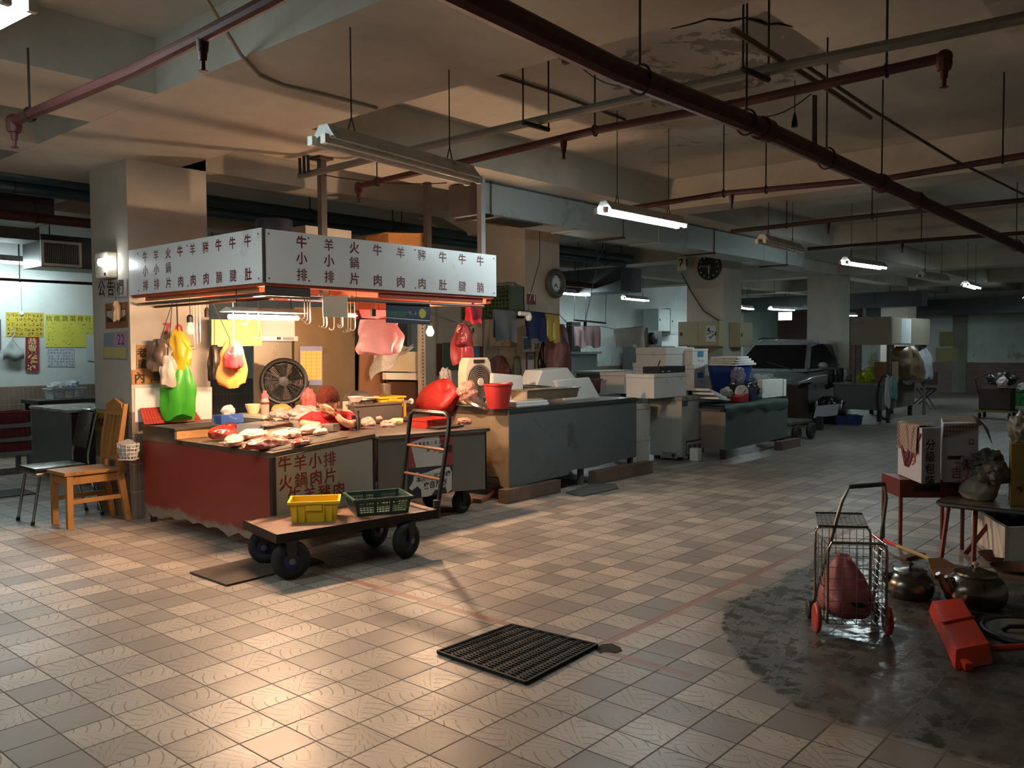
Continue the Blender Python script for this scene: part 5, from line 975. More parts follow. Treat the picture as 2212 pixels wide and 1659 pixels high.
for x,y in ((7.35,2.76),(9.1,2.76),(7.35,3.32),(9.1,3.32)): obj('leg',B().mm((x,y,0),(x+.05,y+.05,.80)),DARK,t)
l,h=pbox((1500,822),(1524,788),2.6,.3); zq=h[2]; foam_box('foam_crate','lower foam box with a blue label right of the receiver',(l[0],l[1],zt_-.02),(h[0],h[1],h[2]),mark=bluelab)
l,h=pbox((1496,786),(1530,753),2.62,.3); foam_box('foam_crate','upper foam box with a blue label right of the receiver',(l[0],l[1],zq+.002),(h[0],h[1],h[2]),mark=bluelab)
l,h=pbox((1404,806),(1425,784),3.0,.3); foam_box('foam_crate','small foam box behind the black receiver',(l[0],l[1],zt_),h)
l,h=pbox((1374,990),(1404,942),2.2,.35); foam_box('foam_crate','lower foam box in the gap between chest and freezer',(l[0],l[1],0),h); zq=h[2]
l,h=pbox((1374,938),(1404,872),2.2,.35); foam_box('foam_crate','upper foam box in the gap between chest and freezer',(l[0],l[1],zq+.002),h)
for k_ in range(3): a=gz(1325+6*k_,868-6*k_,.89); obj('foam_slab',B().box((6.15+.02*k_,2.35,zc_+.016*k_+.01) if False else (5.62+.05*k_,2.42,zc_+.009+.019*k_),(.5,.35,.017),.1*k_),FOAM,label=('bottom','middle','top')[k_]+' foam slab of the small stack at the right end of the chest',cat='slab')
# ---- counter with green cloth
yg=1.50; xa,xb_=7.74,9.66; zg=gy(1560,892,yg).z; ztg=gy(1640,868,yg).z
t=thing('cloth_covered_counter','steel fronted counter with a green cloth top beside the freezer','counter',(8.7,2.0,0)); obj('front_panel',B().prism([(xa,yg,.12),(xb_,yg,.14),(xb_,yg,ztg-.02),(xa,yg,zg)],(0,.015,0)),M('6f7a78',.4,.55,.1,2.5,'5a625f',.1),t); obj('side_panel',B().mm((xa,yg+.015,.13),(xa+.015,2.5,zg)),M('8d8074',.45,.4,.1,3),t)
def gcl(u,v):
    x=lerp(xa-.02,xb_+.02,u)
    if v<.2: return V((x,yg-.012-.01*math.sin(u*23),ztg-.02-.09*(1-v/.2)*(1+.35*math.sin(u*9+1)+.5*noise.noise(V((u*6,1,0))))))
    return V((x,lerp(yg-.01,2.55,(v-.2)/.8),ztg+.006*noise.noise(V((u*8,v*8,0)))))
obj('green_cloth',B().grid(gcl,30,14),M('1f3d34',.7,0,.25,9,'3a3a28',.15),t,smooth=True,auto=80,label='dark green cloth'); obj('table_top',B().mm((xa,yg+.02,ztg-.05),(xb_,2.52,ztg-.014)),DARK,t)
for x,y in ((xa+.02,yg+.03),(xb_-.08,yg+.03),(xa+.02,2.42),(xb_-.08,2.42)): obj('leg',B().mm((x,y,0),(x+.06,y+.06,ztg-.05)),DARK,t)
obj('foundation_block',B().mm((9.15,1.36,0),(9.8,1.47,.12)),walltile('plinth_tile2','5e4a40','77604f',.05,.4,'4a3c34'),label='tiled brown block at the right foot of the green covered counter',cat='block')
obj('foam_block',B().mm((7.42,1.72,0),(7.52,1.84,.16)),FOAM,bevel=.006,label='small white foam block on the floor beside the green covered counter',cat='block')
zk=ztg+.008
def onc(px,py): p=gz(px,py,zk); return V((p.x,p.y,zk))
for i,(lb_,px,py,w_,d_,ry) in enumerate((('bottom foam lid of the loose stack on the green cloth',1550,862,.55,.30,.10),('middle foam lid of the loose stack on the green cloth',1540,848,.52,.30,.16),('top foam lid of the loose stack on the green cloth',1535,838,.50,.28,.2))):
    p=onc(1550,862); obj('foam_cover',B().box((8.1-.05*i,1.85+.04*i,zk+.05+.045*i),(w_,d_,.03),rot=Matrix.Rotation(.15,3,'Z')@Matrix.Rotation(ry,3,'Y')),FOAM,bevel=.004,label=lb_,cat='lid')
p=onc(1638,868); t=thing('dial_scale','round dial kitchen scale on the green cloth','scale',p); c=V((p.x,1.72,zk+.115)); obj('dial',B().lathe(c,[(.105,0),(.105,.05),(.10,.055),(.002,.056)],26,(-.35,-.94,0)),M('d5d2c6',.4),t,smooth=True); obj('case',B().box(c+V((.05,.09,0)),(.2,.14,.22),-.35),BLACKP,t,bevel=.01); bb=B(); n_=V((-.35,-.94,0)); s_=V((.94,-.35,0)); cc=c+n_*.058
bb.tube([cc,cc+(s_*.05+Z*.04)],.005,4)
for k_ in range(12): a_=k_*PI/6; bb.tube([cc+(s_*math.cos(a_)+Z*math.sin(a_))*.082,cc+(s_*math.cos(a_)+Z*math.sin(a_))*.094],.003,4)
obj('needle',bb,BLACKP,t)
l,h=pbox((1647,866),(1692,818),1.72,.09); foam_box('foam_tray','white foam tray standing on edge at the right end of the green cloth',(l[0],l[1],zk),h,lid=False)
obj('foam_slab',B().mm((h[0]+.002,1.71,zk),(h[0]+.09,1.95,h[2]-.01)),FOAM,bevel=.006,label='white foam end piece right of the standing foam tray',cat='slab')
bag('plastic_bag','clear plastic bag bundled over the standing foam tray','bag',V((h[0]-.25,2.0,h[2]-.02)),(.30,.12,.09),'a9aaa8',61,.3,.9,.5); bag('plastic_bag','clear crumpled bag at the far right end of the green covered counter','bag',V((h[0]+.25,2.1,h[2]-.05)),(.2,.12,.12),'9a9c9a',62,.3,.9,.5)
p=V((8.55,2.25,zk)); t=thing('bucket','blue plastic bucket under the white foam lids','bucket',p); a,b_=gy(1543,826,2.25),gy(1608,788,2.25); r_=(b_.x-a.x)*.34; p=V(((a.x+b_.x)/2,2.25,zk)); obj('body',B().lathe(p,[(.002,0),(r_*.72,0),(r_,b_.z-zk),(r_*1.05,b_.z-zk),(r_*.94,b_.z-zk),(.002,.02)],26),M('24408a',.4,0,.1,8),t,smooth=True); zq=b_.z+.004
for i,lb_ in enumerate(('lowest foam lid of the stack on the blue bucket','second foam lid on the blue bucket','third foam lid on the blue bucket','top foam lid on the blue bucket')): obj('foam_cover',B().box((p.x-.03*i,2.2,zq+.016+.033*i),(r_*2.3,.38,.03),.08*i),FOAM,bevel=.004,label=lb_,cat='lid')
bag('plastic_bag','violet tinted clear bag hanging over the blue bucket rim','bag',V((p.x-.25,2.0,zq-.16)),(.14,.08,.14),'a6a3b4',63,.25,.9,.5)
bag('plastic_bag','black bundled bag below the blue bucket','bag',V((p.x-.05,1.9,zk+.12)),(.22,.12,.13),'1e1f24',64,.22,.9,0)
bag('plastic_bag','second dark bundle left of the standing foam tray','bag',V((9.0,2.0,zk+.11)),(.2,.12,.12),'26262a',65,.22,.9,0)
obj('navy_box',B().mm((8.72,1.62,zk),(8.90,1.76,zk+.17)),M('1c2444',.5),bevel=.006,label='small navy box left of the dial scale',cat='box'); obj('red_box',B().hexa([(8.36,1.60,zk),(8.60,1.60,zk),(8.60,1.74,zk),(8.36,1.74,zk)],[(8.33,1.60,zk+.07),(8.62,1.60,zk+.11),(8.62,1.74,zk+.11),(8.33,1.74,zk+.07)]),M('a31f26',.5),bevel=.004,label='small red carton at the front of the green cloth',cat='box')
bag('plastic_bag','small knotted white bag behind the red carton','bag',V((8.45,1.85,zk+.12)),(.13,.08,.07),'c9c9cb',66,.25,.9,.5)
# ---- column 2 fittings
cx2,cy2=6.24,3.594
def onL(px,py,o=0.): return gx(px,py,cx2-o)
def onR(px,py,o=0.): return gy(px,py,cy2-o)
t=thing('wall_clock','round grey rimmed wheel shaped clock on the right face of the stall side column','clock',onR(1193,612)); c=onR(1194,613,.0); r_=.155
obj('rim',B().torus(c-V((0,.05,0)),(0,1,0),r_,.045,32,10),M('4a4d4c',.5,0,.15,12),t,smooth=True); obj('face',B().lathe(c-V((0,.0,0)),[(r_*.9,0),(r_*.9,.05),(.002,.052)],28,(0,-1,0)),M('c9cfd2',.4),t)
bb=B(); f0=c-V((0,.056,0))
for k_ in range(12): a_=k_*PI/6; d_=V((math.cos(a_),0,math.sin(a_))); bb.tube([f0+d_*.085,f0+d_*.10],.004,4)
bb.tube([f0,f0+V((-.03,0,-.05))],.005,4).tube([f0,f0+V((.04,0,-.06))],.004,4); obj('hands',bb,BLACKP,t)
t,q=poster('number_plate','dark red plate with white 71 on the stall side column','sign',((1138,635),(1157,636),(1157,658),(1138,657)),1,cy2-.004,(0,-1,0),'6a1c1e',marks=lambda b,q,o: b.text('71',.15,lerp(q[3],q[2],.12)+o*.004+Z*.05,XA,Z,.02),mcol='d8d0c8')
q=[onL(1050,617,.0),onL(1134,617,.0)]
a,b_=onL(1060,690,.0),onL(1133,620,.0); t=thing('plastic_crate','dark green slotted crate fixed to the column above the rag line','crate',a); GM=M('35451f',.5,0,.2,9); y0,y1=b_.y+.0,4.45; bx=B(); 
for lo,hi in (((cx2-.30,y0,a.z),(cx2-.005,y1,a.z+.02)),((cx2-.02,y0,a.z),(cx2-.005,y1,b_.z)),((cx2-.30,y1-.015,a.z),(cx2-.005,y1,b_.z)),((cx2-.30,y0,a.z),(cx2-.005,y0+.015,b_.z))): bx.mm(lo,hi)
obj('body',bx,GM,t); gb=B(); nz_=int((b_.z-a.z)/.05)
for i in range(nz_+1): z_=a.z+i*(b_.z-a.z)/nz_; gb.mm((cx2-.31,y0,z_-.012),(cx2-.297,y1,z_+.012))
for i in range(15): y_=lerp(y0,y1,i/14); gb.mm((cx2-.312,y_-.012,a.z),(cx2-.295,y_+.012,b_.z))
obj('slotted_front',gb,GM,t)
def ebox(name,label,lo,hi,ax,col='c3b598',door2=False):
    t=thing(name,label,'electric cabinet',((lo[0]+hi[0])/2,(lo[1]+hi[1])/2,lo[2])); m=M(col,.5,.1,.08,5,'8d7f60',.1); obj('body',B().mm(lo,hi),m,t,bevel=.004)
    L=list(lo);Hh=list(hi); L[2]+=.02;Hh[2]-=.02
    other=1-ax; L[ax]=lo[ax]-.012; Hh[ax]=lo[ax]-.0005; n_=2 if door2 else 1
    for k_ in range(n_):
        l=list(L);h=list(Hh); w0=lo[other]+.015;w1=hi[other]-.015; l[other]=lerp(w0,w1,k_/n_)+.004; h[other]=lerp(w0,w1,(k_+1)/n_)-.004; d=obj('door',B().mm(l,h),m,t,bevel=.003)
        mid=[(l[i]+h[i])/2 for i in range(3)]; mid[other]=lerp(l[other],h[other],.12 if k_==0 else .88); s0=list(mid);s1=list(mid); s0[ax]=l[ax]-.012;s1[ax]=l[ax]-.0003
        for i_,r_ in ((other,.012),(2,.03)): s0[i_]-=r_; s1[i_]+=r_
        obj('handle',B().mm(s0,s1),BLACKP,d)
    return t
a,b_=onL(1117,748),onL(1072,680); ebox('electric_cabinet','cream electric cabinet on the column below the green crate',(cx2-.14,a.y,a.z),(cx2-.004,b_.y,b_.z),0)
a,b_=onL(1050,748),onL(1036,680); ebox('electric_cabinet','narrow cream cabinet at the left corner of the stall side column',(cx2-.12,4.36,a.z),(cx2-.004,4.62,b_.z),0,'b8b2a0')
def rag(lb_,px0,px1,h,col,seed,name='cleaning_rag'):
    a,b_=gy(*px0,3.05),gy(*px1,3.05); return cloth(name,lb_,'rag',a,b_,h,col,seed,group='rags on the line by the stall side column')
rag('grey rag on the line below the green crate',(1066,668),(1113,672),.36,'5b6168',1); rag('navy rag on the line beside the bare bulb',(1136,673),(1177,676),.34,'1d2a55',2); rag('mustard and yellow rag at the right end of the line',(1177,676),(1206,680),.34,'b09a4a',3); rag('yellow lower edge rag behind the mustard one',(1172,684),(1200,694),.25,'d8c66a',4)
a,b_=gy(1000,715,3.05),gy(1222,700,3.05); pts=[a,gy(1068,666,3.05),gy(1136,671,3.05),gy(1208,680,3.05),gy(1230,703,3.05)]; obj('clothes_line',B().tube(pts,.005,5),DARK,label='dark cord carrying the rags beside the column',cat='line')
t=thing('lamp_holder','white double lamp holder with an unlit bulb hung before the column','lamp holder',gy(1142,684,2.9)); p=gy(1142,684,2.9); obj('bulb',B().lathe(p,[(.003,-.055),(.03,-.045),(.042,-.01),(.03,.035),(.02,.05)],16),M('dcd9d2',.25),t,smooth=True); obj('arm',B().cyl(p+Z*.03,gy(1122,677,2.9),.026),PLASTIC,t,smooth=True); obj('cord',B().tube([p+Z*.05,gy(1142,650,2.9),gy(1166,562,2.9),V((gy(1166,562,2.9).x,2.9,3.417))],.005,5),DARK,t)
t,q=poster('calendar','white calendar with a dark picture on the stall side column','calendar',((1128,728),(1163,724),(1165,757),(1129,760)),1,cy2-.004,(0,-1,0),'c4c4c2',marks=lambda b,q,o:(b.text('19',.10,lerp(q[3],q[2],.64)+o*.004+Z*.17,XA,Z,.01),b.text('20',.10,lerp(q[3],q[2],.66)+o*.004+Z*.03,XA,Z,.01)),mcol='2a2426')
P=lambda u,v: lerp(lerp(q[0],q[1],u),lerp(q[3],q[2],u),v)+V((0,-.003,0)); obj('picture',B().prism([P(.05,.1),P(.52,.1),P(.52,.85),P(.05,.85)],(0,-.001,0)),M('4a4c50',.5,0,.3,20),t)
t,q=poster('notice','dark red framed notice below the calendar','notice',((1136,761),(1156,761),(1156,803),(1136,803)),1,cy2-.004,(0,-1,0),'5c2426'); P=lambda u,v: lerp(lerp(q[0],q[1],u),lerp(q[3],q[2],u),v)+V((0,-.003,0)); obj('page',B().prism([P(.15,.08),P(.85,.08),P(.85,.92),P(.15,.92)],(0,-.001,0)),M('b9b4ac',.6),t); obj('picture',B().prism([P(.2,.12),P(.8,.12),P(.8,.38),P(.2,.38)],(0,-.002,0)),M('56585e',.5,0,.3,20),t)
hangbag('umbrella','black folded umbrella hanging on the stall side column','umbrella',onR(1174,738,.06),.13,.55,'16151a',.05,12,0,onR(1174,732,.0),taper=.25)
hangbag('flower_wrap','dried bouquet in clear film hanging at the column corner','bouquet',gy(1205,700,3.2),.32,.75,'8a5a5e',.08,14,.5,gy(1205,680,3.05),taper=.3)
hangbag('plastic_net','rust orange net bag hanging on the column','bag',onL(1078,768,.06),.34,.30,'8c4a36',.04,15,.2,onL(1076,752),taper=.25,rz=-1.57); hangbag('hand_brush','grey green brush hanging on the column','brush',onL(1116,770,.05),.12,.33,'6a6a58',.04,16,0,onL(1112,752),taper=.5,rz=-1.57)
hangbag('plastic_bag','red knotted bag hanging on the cord left of the column','bag',gy(1000,698,2.7),.20,.42,'b5444c',.06,17,.3,V((3.39,2.7,1.87)),taper=.3); hangbag('plastic_bag','dark red bundle in front of the hanging red bag','bag',gy(1003,700,2.58),.16,.22,'7a2c34',.06,18,.2,V((3.39,2.58,1.87)),taper=.3); cloth('cloth','dark red cloth hung at the right end of the stall front','cloth',gy(1010,655,1.64)+Z*(1.85-gy(1010,655,1.64).z),gy(1040,655,1.64)+Z*(1.85-gy(1040,655,1.64).z),.17,'8c2028',6,group=None)
# white partition behind, with posters
t=thing('partition_board','white partition board behind the glowing bulb, with posters','partition',(6.1,5.6,0)); a,b_=gy(884,830,5.6),gy(1046,655,5.6); obj('board',B().mm((a.x,5.6,.25),(b_.x,5.63,b_.z)),M('c9c6ba',.6,0,.06,3,'a39c88',.06),t); obj('base_panel',B().mm((a.x,5.59,0),(b_.x,5.64,.25)),DARK,t)
for x in (a.x,(a.x*2+b_.x)/3,(a.x+b_.x*2)/3,b_.x-.04): obj('batten',B().mm((x,5.585,.25),(x+.04,5.6,b_.z)),M('b3ac9c',.6),t)
for lb_,px4,col in (('dark red couplet strip, left one on the white partition',((943,742),(955,742),(955,812),(943,812)),'5c2420'),('green poster on the white partition',((957,740),(990,740),(990,800),(957,800)),'4f6a4a'),('pale green leaflet beside the green poster',((992,740),(1008,740),(1008,812),(992,812)),'9fb39a'),('blue poster at the right end of the white partition',((1016,690),(1034,690),(1034,790),(1016,790)),'5f8fb8'),('dark red strip, right one on the white partition',((1036,745),(1044,745),(1044,780),(1036,780)),'5c2420')): poster('wall_poster',lb_,'poster',px4,1,5.583,(0,-1,0),col)
# back wall things between the columns
cloth('towel','wet white towel hung on the line before the back wall','towel',gy(1326,712,6.2),gy(1388,706,6.2),.40,'d9d0ca',8,amp=.05); cloth('cloth','pinkish work cloth on the hanging rack','cloth',gy(1240,705,6.6),gy(1262,705,6.6),.42,'a98a8c',9); cloth('cloth','second pinkish cloth on the hanging rack','cloth',gy(1266,705,6.6),gy(1296,706,6.6),.42,'a5868a',10)
obj('washing_line',B().tube([gy(1206,700,6.4),gy(1240,704,6.6),gy(1300,705,6.4),gy(1326,711,6.2),gy(1390,705,6.2)],.006,5),DARK,label='washing line before the back wall carrying towel and cloths',cat='line')
t=thing('hanging_rack','thin metal rack hung on wires before the back wall','rack',gy(1275,692,6.4)); a,b_=gy(1240,691,6.4),gy(1308,698,6.4); obj('bar',B().cyl(a,b_,.018),DARK,t)
for q in (a,b_,lerp(a,b_,.35)): obj('wire',B().tube([q,V((q.x+.05,q.y,3.4))],.005,4),DARK,t)
p=gy(1263,722,4.6); t=thing('light_bulb','unlit white energy saving bulb hung on a long cord','light bulb',p); obj('tube',B().cyl(p-Z*.09,p+Z*.07,.012).cyl(p+V((.03,0,-.09)),p+V((.03,0,.07)),.012).torus(p+V((.015,0,-.09)),(0,1,0),.015,.012,14,6),M('e8ddd4',.25),t,smooth=True); obj('base',B().lathe(p+V((.015,0,.07)),[(.035,0),(.035,.05),(.025,.06)],12),WHITEP,t,smooth=True); obj('holder',B().lathe(p+V((.015,0,.13)),[(.025,0),(.028,.06),(.008,.08)],12),BLACKP,t); obj('cord',B().tube([p+V((.015,0,.2)),gy(1292,560,4.6)],.006,5).tube([gy(1292,560,4.6),V((gy(1282,535,4.6).x,4.6,3.417))],.006,5).tube([gy(1292,560,4.6),V((gy(1322,540,4.6).x,4.6,3.417))],.006,5),M('8d8a84',.6),t)
t=thing('band_saw','tall narrow grey meat saw against the back wall','machine',gy(1252,790,7.5)); a,b_=gy(1243,730,7.5),gy(1262,722,7.5); zs=a.z
obj('stand',B().mm((a.x-.35,7.4,0),(b_.x+.35,7.9,zs-.35)),M('78807e',.4,.4,.1,4),t,bevel=.01); obj('table',B().mm((a.x-.45,7.35,zs-.35),(b_.x+.45,7.95,zs-.30)),M('9aa09e',.35,.6),t); obj('column',B().mm((a.x,7.6,zs-.30),(b_.x,7.75,zs+.35)),BLACKP,t)
poster('notice','small pale notice high on the back wall by the saw','notice',((1206,690),(1225,690),(1225,760),(1206,760)),1,9.08,(0,-1,0),'b9c4c2')
for i,(lb_,a_,c_) in enumerate((('white wall cupboard on the back wall left of the clock column',(1421,715),(1447,668)),('pale cupboard right of the white wall cupboard',(1447,722),(1480,668)))): 
    a,b_=gy(*a_,8.6),gy(*c_,8.6); ebox('wall_cupboard',lb_,(a.x,8.6,a.z),(b_.x,9.08,b_.z),1,('c9d6d2','b3c2bc')[i])
t=thing('grinder','dark machine on a grey bench at the back, behind the wet towel','machine',gy(1404,745,8.3)); a,b_=gy(1394,748,8.3),gy(1430,715,8.3); obj('body',B().mm((a.x,8.3,a.z),(b_.x,8.7,b_.z)),M('5f6560',.5,.2),t,bevel=.02); obj('motor',B().lathe(((a.x*2+b_.x)/3,8.3,(a.z+b_.z)/2),[(.16,0),(.16,.12),(.05,.16),(.003,.16)],18,(0,-1,0)),BLACKP,t,smooth=True); obj('bench',B().mm((a.x-.3,8.2,0),(b_.x+.5,8.8,a.z)),M('5a5f5c',.5),t)
obj('pole',B().tube([gy(1396,708,6.1),gy(1400,800,6.1),V((gy(1400,800,6.1).x,6.1,0))],.03,6),M('7a6a4a',.7),label='bamboo pole standing right of the wet towel',cat='pole')
t=thing('low_cabinet','long low grey cabinet before the back wall','cabinet',(15,7.6,0)); a,b_=gy(1300,850,5.6),gy(1345,805,5.6); obj('body',B().mm((a.x,5.6,0),(b_.x+.5,6.2,b_.z)),M('6d6a60',.6,0,.1,4),t,bevel=.01); obj('top',B().mm((a.x-.03,5.57,b_.z),(b_.x+.53,6.23,b_.z+.04)),M('86837a',.5),t)
# ---- column 3 fittings
cx3=11.71
t=thing('wall_clock','round black clock with white dots on the far column','clock',gx(1534,577,cx3)); c=gx(1534,577,cx3); r_=.235; obj('case',B().lathe(c,[(r_,0),(r_,.04),(r_*.93,.05),(r_*.92,.04),(.002,.042)],36,(-1,0,0)),M('23241f',.4),t,smooth=True); bb=B(); f0=c-V((.047,0,0))
for k_ in range(12): a_=k_*PI/6; bb.lathe(f0+V((0,math.sin(a_),math.cos(a_)))*r_*.78,[(.012,0),(.012,.003),(.001,.004)],8,(-1,0,0))
obj('hour_dot',bb,WHITEP,t); obj('hand',B().tube([f0,f0+V((0,.18,.03))],.006,4),WHITEP,t); obj('hand',B().tube([f0,f0+V((0,-.0,-.13))],.008,4),WHITEP,t); obj('hub',B().lathe(f0,[(.04,0),(.04,.004),(.002,.005)],14,(-1,0,0)),M('6f6f6a',.5),t)
a,b_=gx(1568,748,cx3),gx(1480,696,cx3); E1=ebox('electric_cabinet','wide cream electric cabinet with a notice on the clock column',(cx3-.25,a.y,a.z),(cx3-.004,b_.y,b_.z),0,'a9a081',True); t,q=poster('notice','white notice sheet taped to the wide electric cabinet','notice',((1525,704),(1546,704),(1546,738),(1525,738)),0,cx3-.264,(-1,0,0),'c3c6cc',marks=lambda b,q,o: scrib(b,q,o,.5,.5,.8,.8,10,8,.12),mcol='4a4c56')
a,b_=gy(1574,750,3.594),gy(1604,698,3.594); ebox('electric_cabinet','narrow rusty cabinet on the right face of the clock column',(a.x,3.594-.2,a.z),(b_.x,3.590,b_.z),1,'a39a7c')
t=thing('number_plate','white hanging plate with number 71 beside the far clock','sign',gx(1472,585,cx3-.6)); xq=cx3-.5; q=[gx(*p,xq) for p in ((1463,556),(1482,553),(1482,583),(1463,587))]; obj('plate',B().prism(q,(.012,0,0)),M('c9c0ac',.5),t,bevel=.01); bb=B(); bb.text('71',.19,q[3]-YA*.03+V((-.004,0,.09)),-YA,Z,.015); obj('lettering',bb,BLACKP,t); obj('hanger',B().tube([lerp(q[0],q[1],.5),V((xq,lerp(q[0],q[1],.5).y,3.4))],.006,4),DARK,t)
obj('cable',B().tube([gx(1472,590,cx3-.05),gx(1490,625,cx3-.02),gx(1520,672,cx3-.02),gx(1556,695,cx3-.02)],.01,5),DARK,label='dark cable sagging across the clock column to the cabinet',cat='cable')
# ================================================================ LEFT OF THE STALL
WY=9.097
def rows(b,q,o,n,m,seed,fill=.8,lw=.12):
    """rows of illegible handwriting"""
    rr=random.Random(seed); W_=(q[1]-q[0]).length; H_=(q[0]-q[3]).length
    for j in range(n):
        for i in range(m):
            if rr.random()<fill: c=lerp(lerp(q[0],q[1],(i+.6)/(m+.2)),lerp(q[3],q[2],(i+.6)/(m+.2)),(j+.6)/(n+.2))+o*.004; b.strokes(c,q[1]-q[0],q[0]-q[3],W_/m*.8,H_/n*.75,5,seed*100+j*20+i,lw)
YEL='cfc24e'
poster('wall_poster','yellow handwritten sheet, left one of the two yellow sheets on the back wall','poster',((12,674),(94,676),(94,728),(13,727)),1,WY,(0,-1,0),'c6b13e',marks=lambda b,q,o: rows(b,q,o,5,9,3,.95,.16),mcol='3a3424')
def mkr(b,q,o): rowtext(b,q,o,'抗癌蔬菜排行榜',.07,.12,.95,.12,.085,.002); rows(b,q,o,7,3,5,.0); [b.strokes(lerp(lerp(q[0],q[1],u),lerp(q[3],q[2],u),v)+o*.004,XA,Z,.14,.05,3,int(u*100+v*10),.12) for u in (.1,.42,.78) for v in (.3,.42,.54,.66,.78,.9) if not(u>.7 and v>.55)]
poster('wall_poster','yellow sheet headed with seven big characters on the back wall','poster',((97,679),(212,681),(212,750),(98,750)),1,WY,(0,-1,0),'d2cf55',marks=mkr,mcol='4a4a2c')
def mkb(b,q,o): rowtext(b,q,o,'恭賀',.5,.14,.5,.36,.12,.008); b.strokes(lerp(lerp(q[0],q[1],.5),lerp(q[3],q[2],.5),.68)+o*.004,XA,Z,.12,.30,20,9,.16)
poster('banner','narrow red banner with gold characters below the left yellow sheet','banner',((55,728),(84,728),(84,801),(55,801)),1,9.08,(0,-1,0),'86242a',marks=mkb,mcol='d9c48a')
poster('wall_poster','white sheet with purple handwriting below the headed yellow sheet','poster',((101,752),(160,752),(160,792),(102,792)),1,WY,(0,-1,0),'c3cdd2',marks=lambda b,q,o: rows(b,q,o,6,9,7,.85,.14),mcol='5a4a7c')
poster('notice','small blank white sheet at the lower right corner of the headed yellow sheet','notice',((187,722),(212,722),(212,782),(187,778)),1,9.09,(0,-1,0),'c2cdd0'); poster('picture_frame','dark framed board at the left edge of the back wall','frame',((-40,690),(2,690),(2,756),(-40,756)),1,9.08,(0,-1,0),'4b5054')
t=thing('coat_hanger','white wire hanger with a grey cloth over its bar, on the back wall','hanger',gy(25,745,9.05)); a=gy(25,730,9.05); b_,c_=gy(4,762,9.05),gy(50,762,9.05); obj('hook',B().tube([a+Z*.08,a+V((.03,0,.11)),a+V((.04,0,.05)),a,b_,c_,a],.008,6),M('c8cbc8',.4),t); obj('cloth',B().grid(lambda u,v: lerp(b_,c_,u)+V((0,-.02-.03*math.sin(v*PI),-.14*v+.04+.02*math.sin(u*8))),10,6),M('8c9490',.8),t,smooth=True)
t=thing('pull_cord','pull cord with a pale knob hanging before the left yellow sheet','cord',gy(47,678,8.9)); p=gy(47,678,8.9); obj('knob',B().blob(p,(.03,.03,.035),.05,1,2),WHITEP,t,smooth=True); obj('cord',B().tube([p,V((p.x,8.9,3.42))],.004,5),M('8a8a86',.6),t)
# steel cupboard
c=gz(154,1043,0); yl=gx(71,1000,c.x).y; xr_=gy(210,1000,c.y).x+.35; zt_=gx(152,886,c.x).z
t=thing('steel_cupboard','grey steel cupboard with an open dark front left of the near column','cupboard',(c.x+.4,c.y+.5,0)); SM=M('83888a',.4,.5,.08,2.5)
obj('side_panel',B().mm((c.x,c.y,.10),(c.x+.02,yl,zt_-.03)),SM,t); obj('back_panel',B().mm((c.x+.02,yl-.02,.1),(xr_,yl,zt_-.03)),SM,t); obj('side_panel',B().mm((xr_-.02,c.y,.1),(xr_,yl,zt_-.03)),SM,t); obj('floor_panel',B().mm((c.x+.02,c.y+.01,.1),(xr_-.02,yl-.02,.13)),SM,t); obj('shelf',B().mm((c.x+.02,c.y+.1,.42),(xr_-.02,yl-.02,.44)),SM,t); obj('door',B().mm((c.x+.03,c.y+.05,.14),(xr_-.03,c.y+.06,zt_-.05)),M('1f2021',.5),t,label='dark front'); obj('top',B().mm((c.x-.02,c.y-.02,zt_-.03),(xr_+.02,yl+.02,zt_)),M('bfc3c4',.28,.5,.05,3),t,bevel=.004)
for x,y in ((c.x+.02,c.y+.02),(xr_-.07,c.y+.02),(c.x+.02,yl-.07),(xr_-.07,yl-.07)): obj('leg',B().mm((x,y,0),(x+.05,y+.05,.1)),M('9c9f9c',.4,.4),t)
# shelf with baskets
ysf=7.6; zs_=[gy(30,y,ysf).z for y in (916,946,976)]; xs1=gy(70,930,ysf).x; t=thing('shelf_rack','low grey shelf rack with red crates at the left edge','shelf',(xs1-1,ysf+.2,0))
for z_ in zs_: obj('shelf_board',B().mm((-1.5,ysf,z_-.045),(xs1,ysf+.45,z_)),M('8c8f8c',.45,.3),t,bevel=.004)
for x in (xs1-.05,-.2,-1.45): obj('upright',B().mm((x,ysf+.4,0),(x+.05,ysf+.45,zs_[0])),M('7a7d7a',.45,.3),t); obj('foot',B().mm((x,ysf+.02,0),(x+.05,ysf+.07,zs_[2]-.045)),M('7a7d7a',.45,.3),t)
for lb_,x,z_ in (('red crate on the top board of the low shelf',(15,916),0),('dark red crate on the middle board of the low shelf',(18,946),1),('dark red crate on the bottom board of the low shelf',(20,976),2)):
    p=gy(x[0],x[1],ysf+.2); crate('plastic_crate',lb_,V((p.x,ysf+.22,zs_[z_]+.001)),.42,.3,.16 if z_ else .14,'7c2a30',0,cat='crate')
yb=8.3; a,b_=gy(82,866,yb),gy(240,858,yb); t=thing('bench','dark topped bench against the tiled wall left of the near column','bench',(a.x+.6,yb+.3,0)); obj('top',B().mm((a.x,yb,a.z-.05),(b_.x+.4,yb+.6,a.z)),M('3a3c3b',.5,.2),t,bevel=.004)
for x,y in ((a.x+.03,yb+.03),(b_.x+.3,yb+.03),(a.x+.03,yb+.5),(b_.x+.3,yb+.5)): obj('leg',B().mm((x,y,0),(x+.05,y+.05,a.z-.05)),DARK,t)
p=gy(142,862,yb+.25); zb_=a.z+.001; TB=crate('plastic_basket','white plastic basket of wrapped food on the dark topped bench','' and 0 or V((p.x,yb+.28,zb_)),.42,.3,.14,'c5c9c6',0,mesh=True,cat='basket')
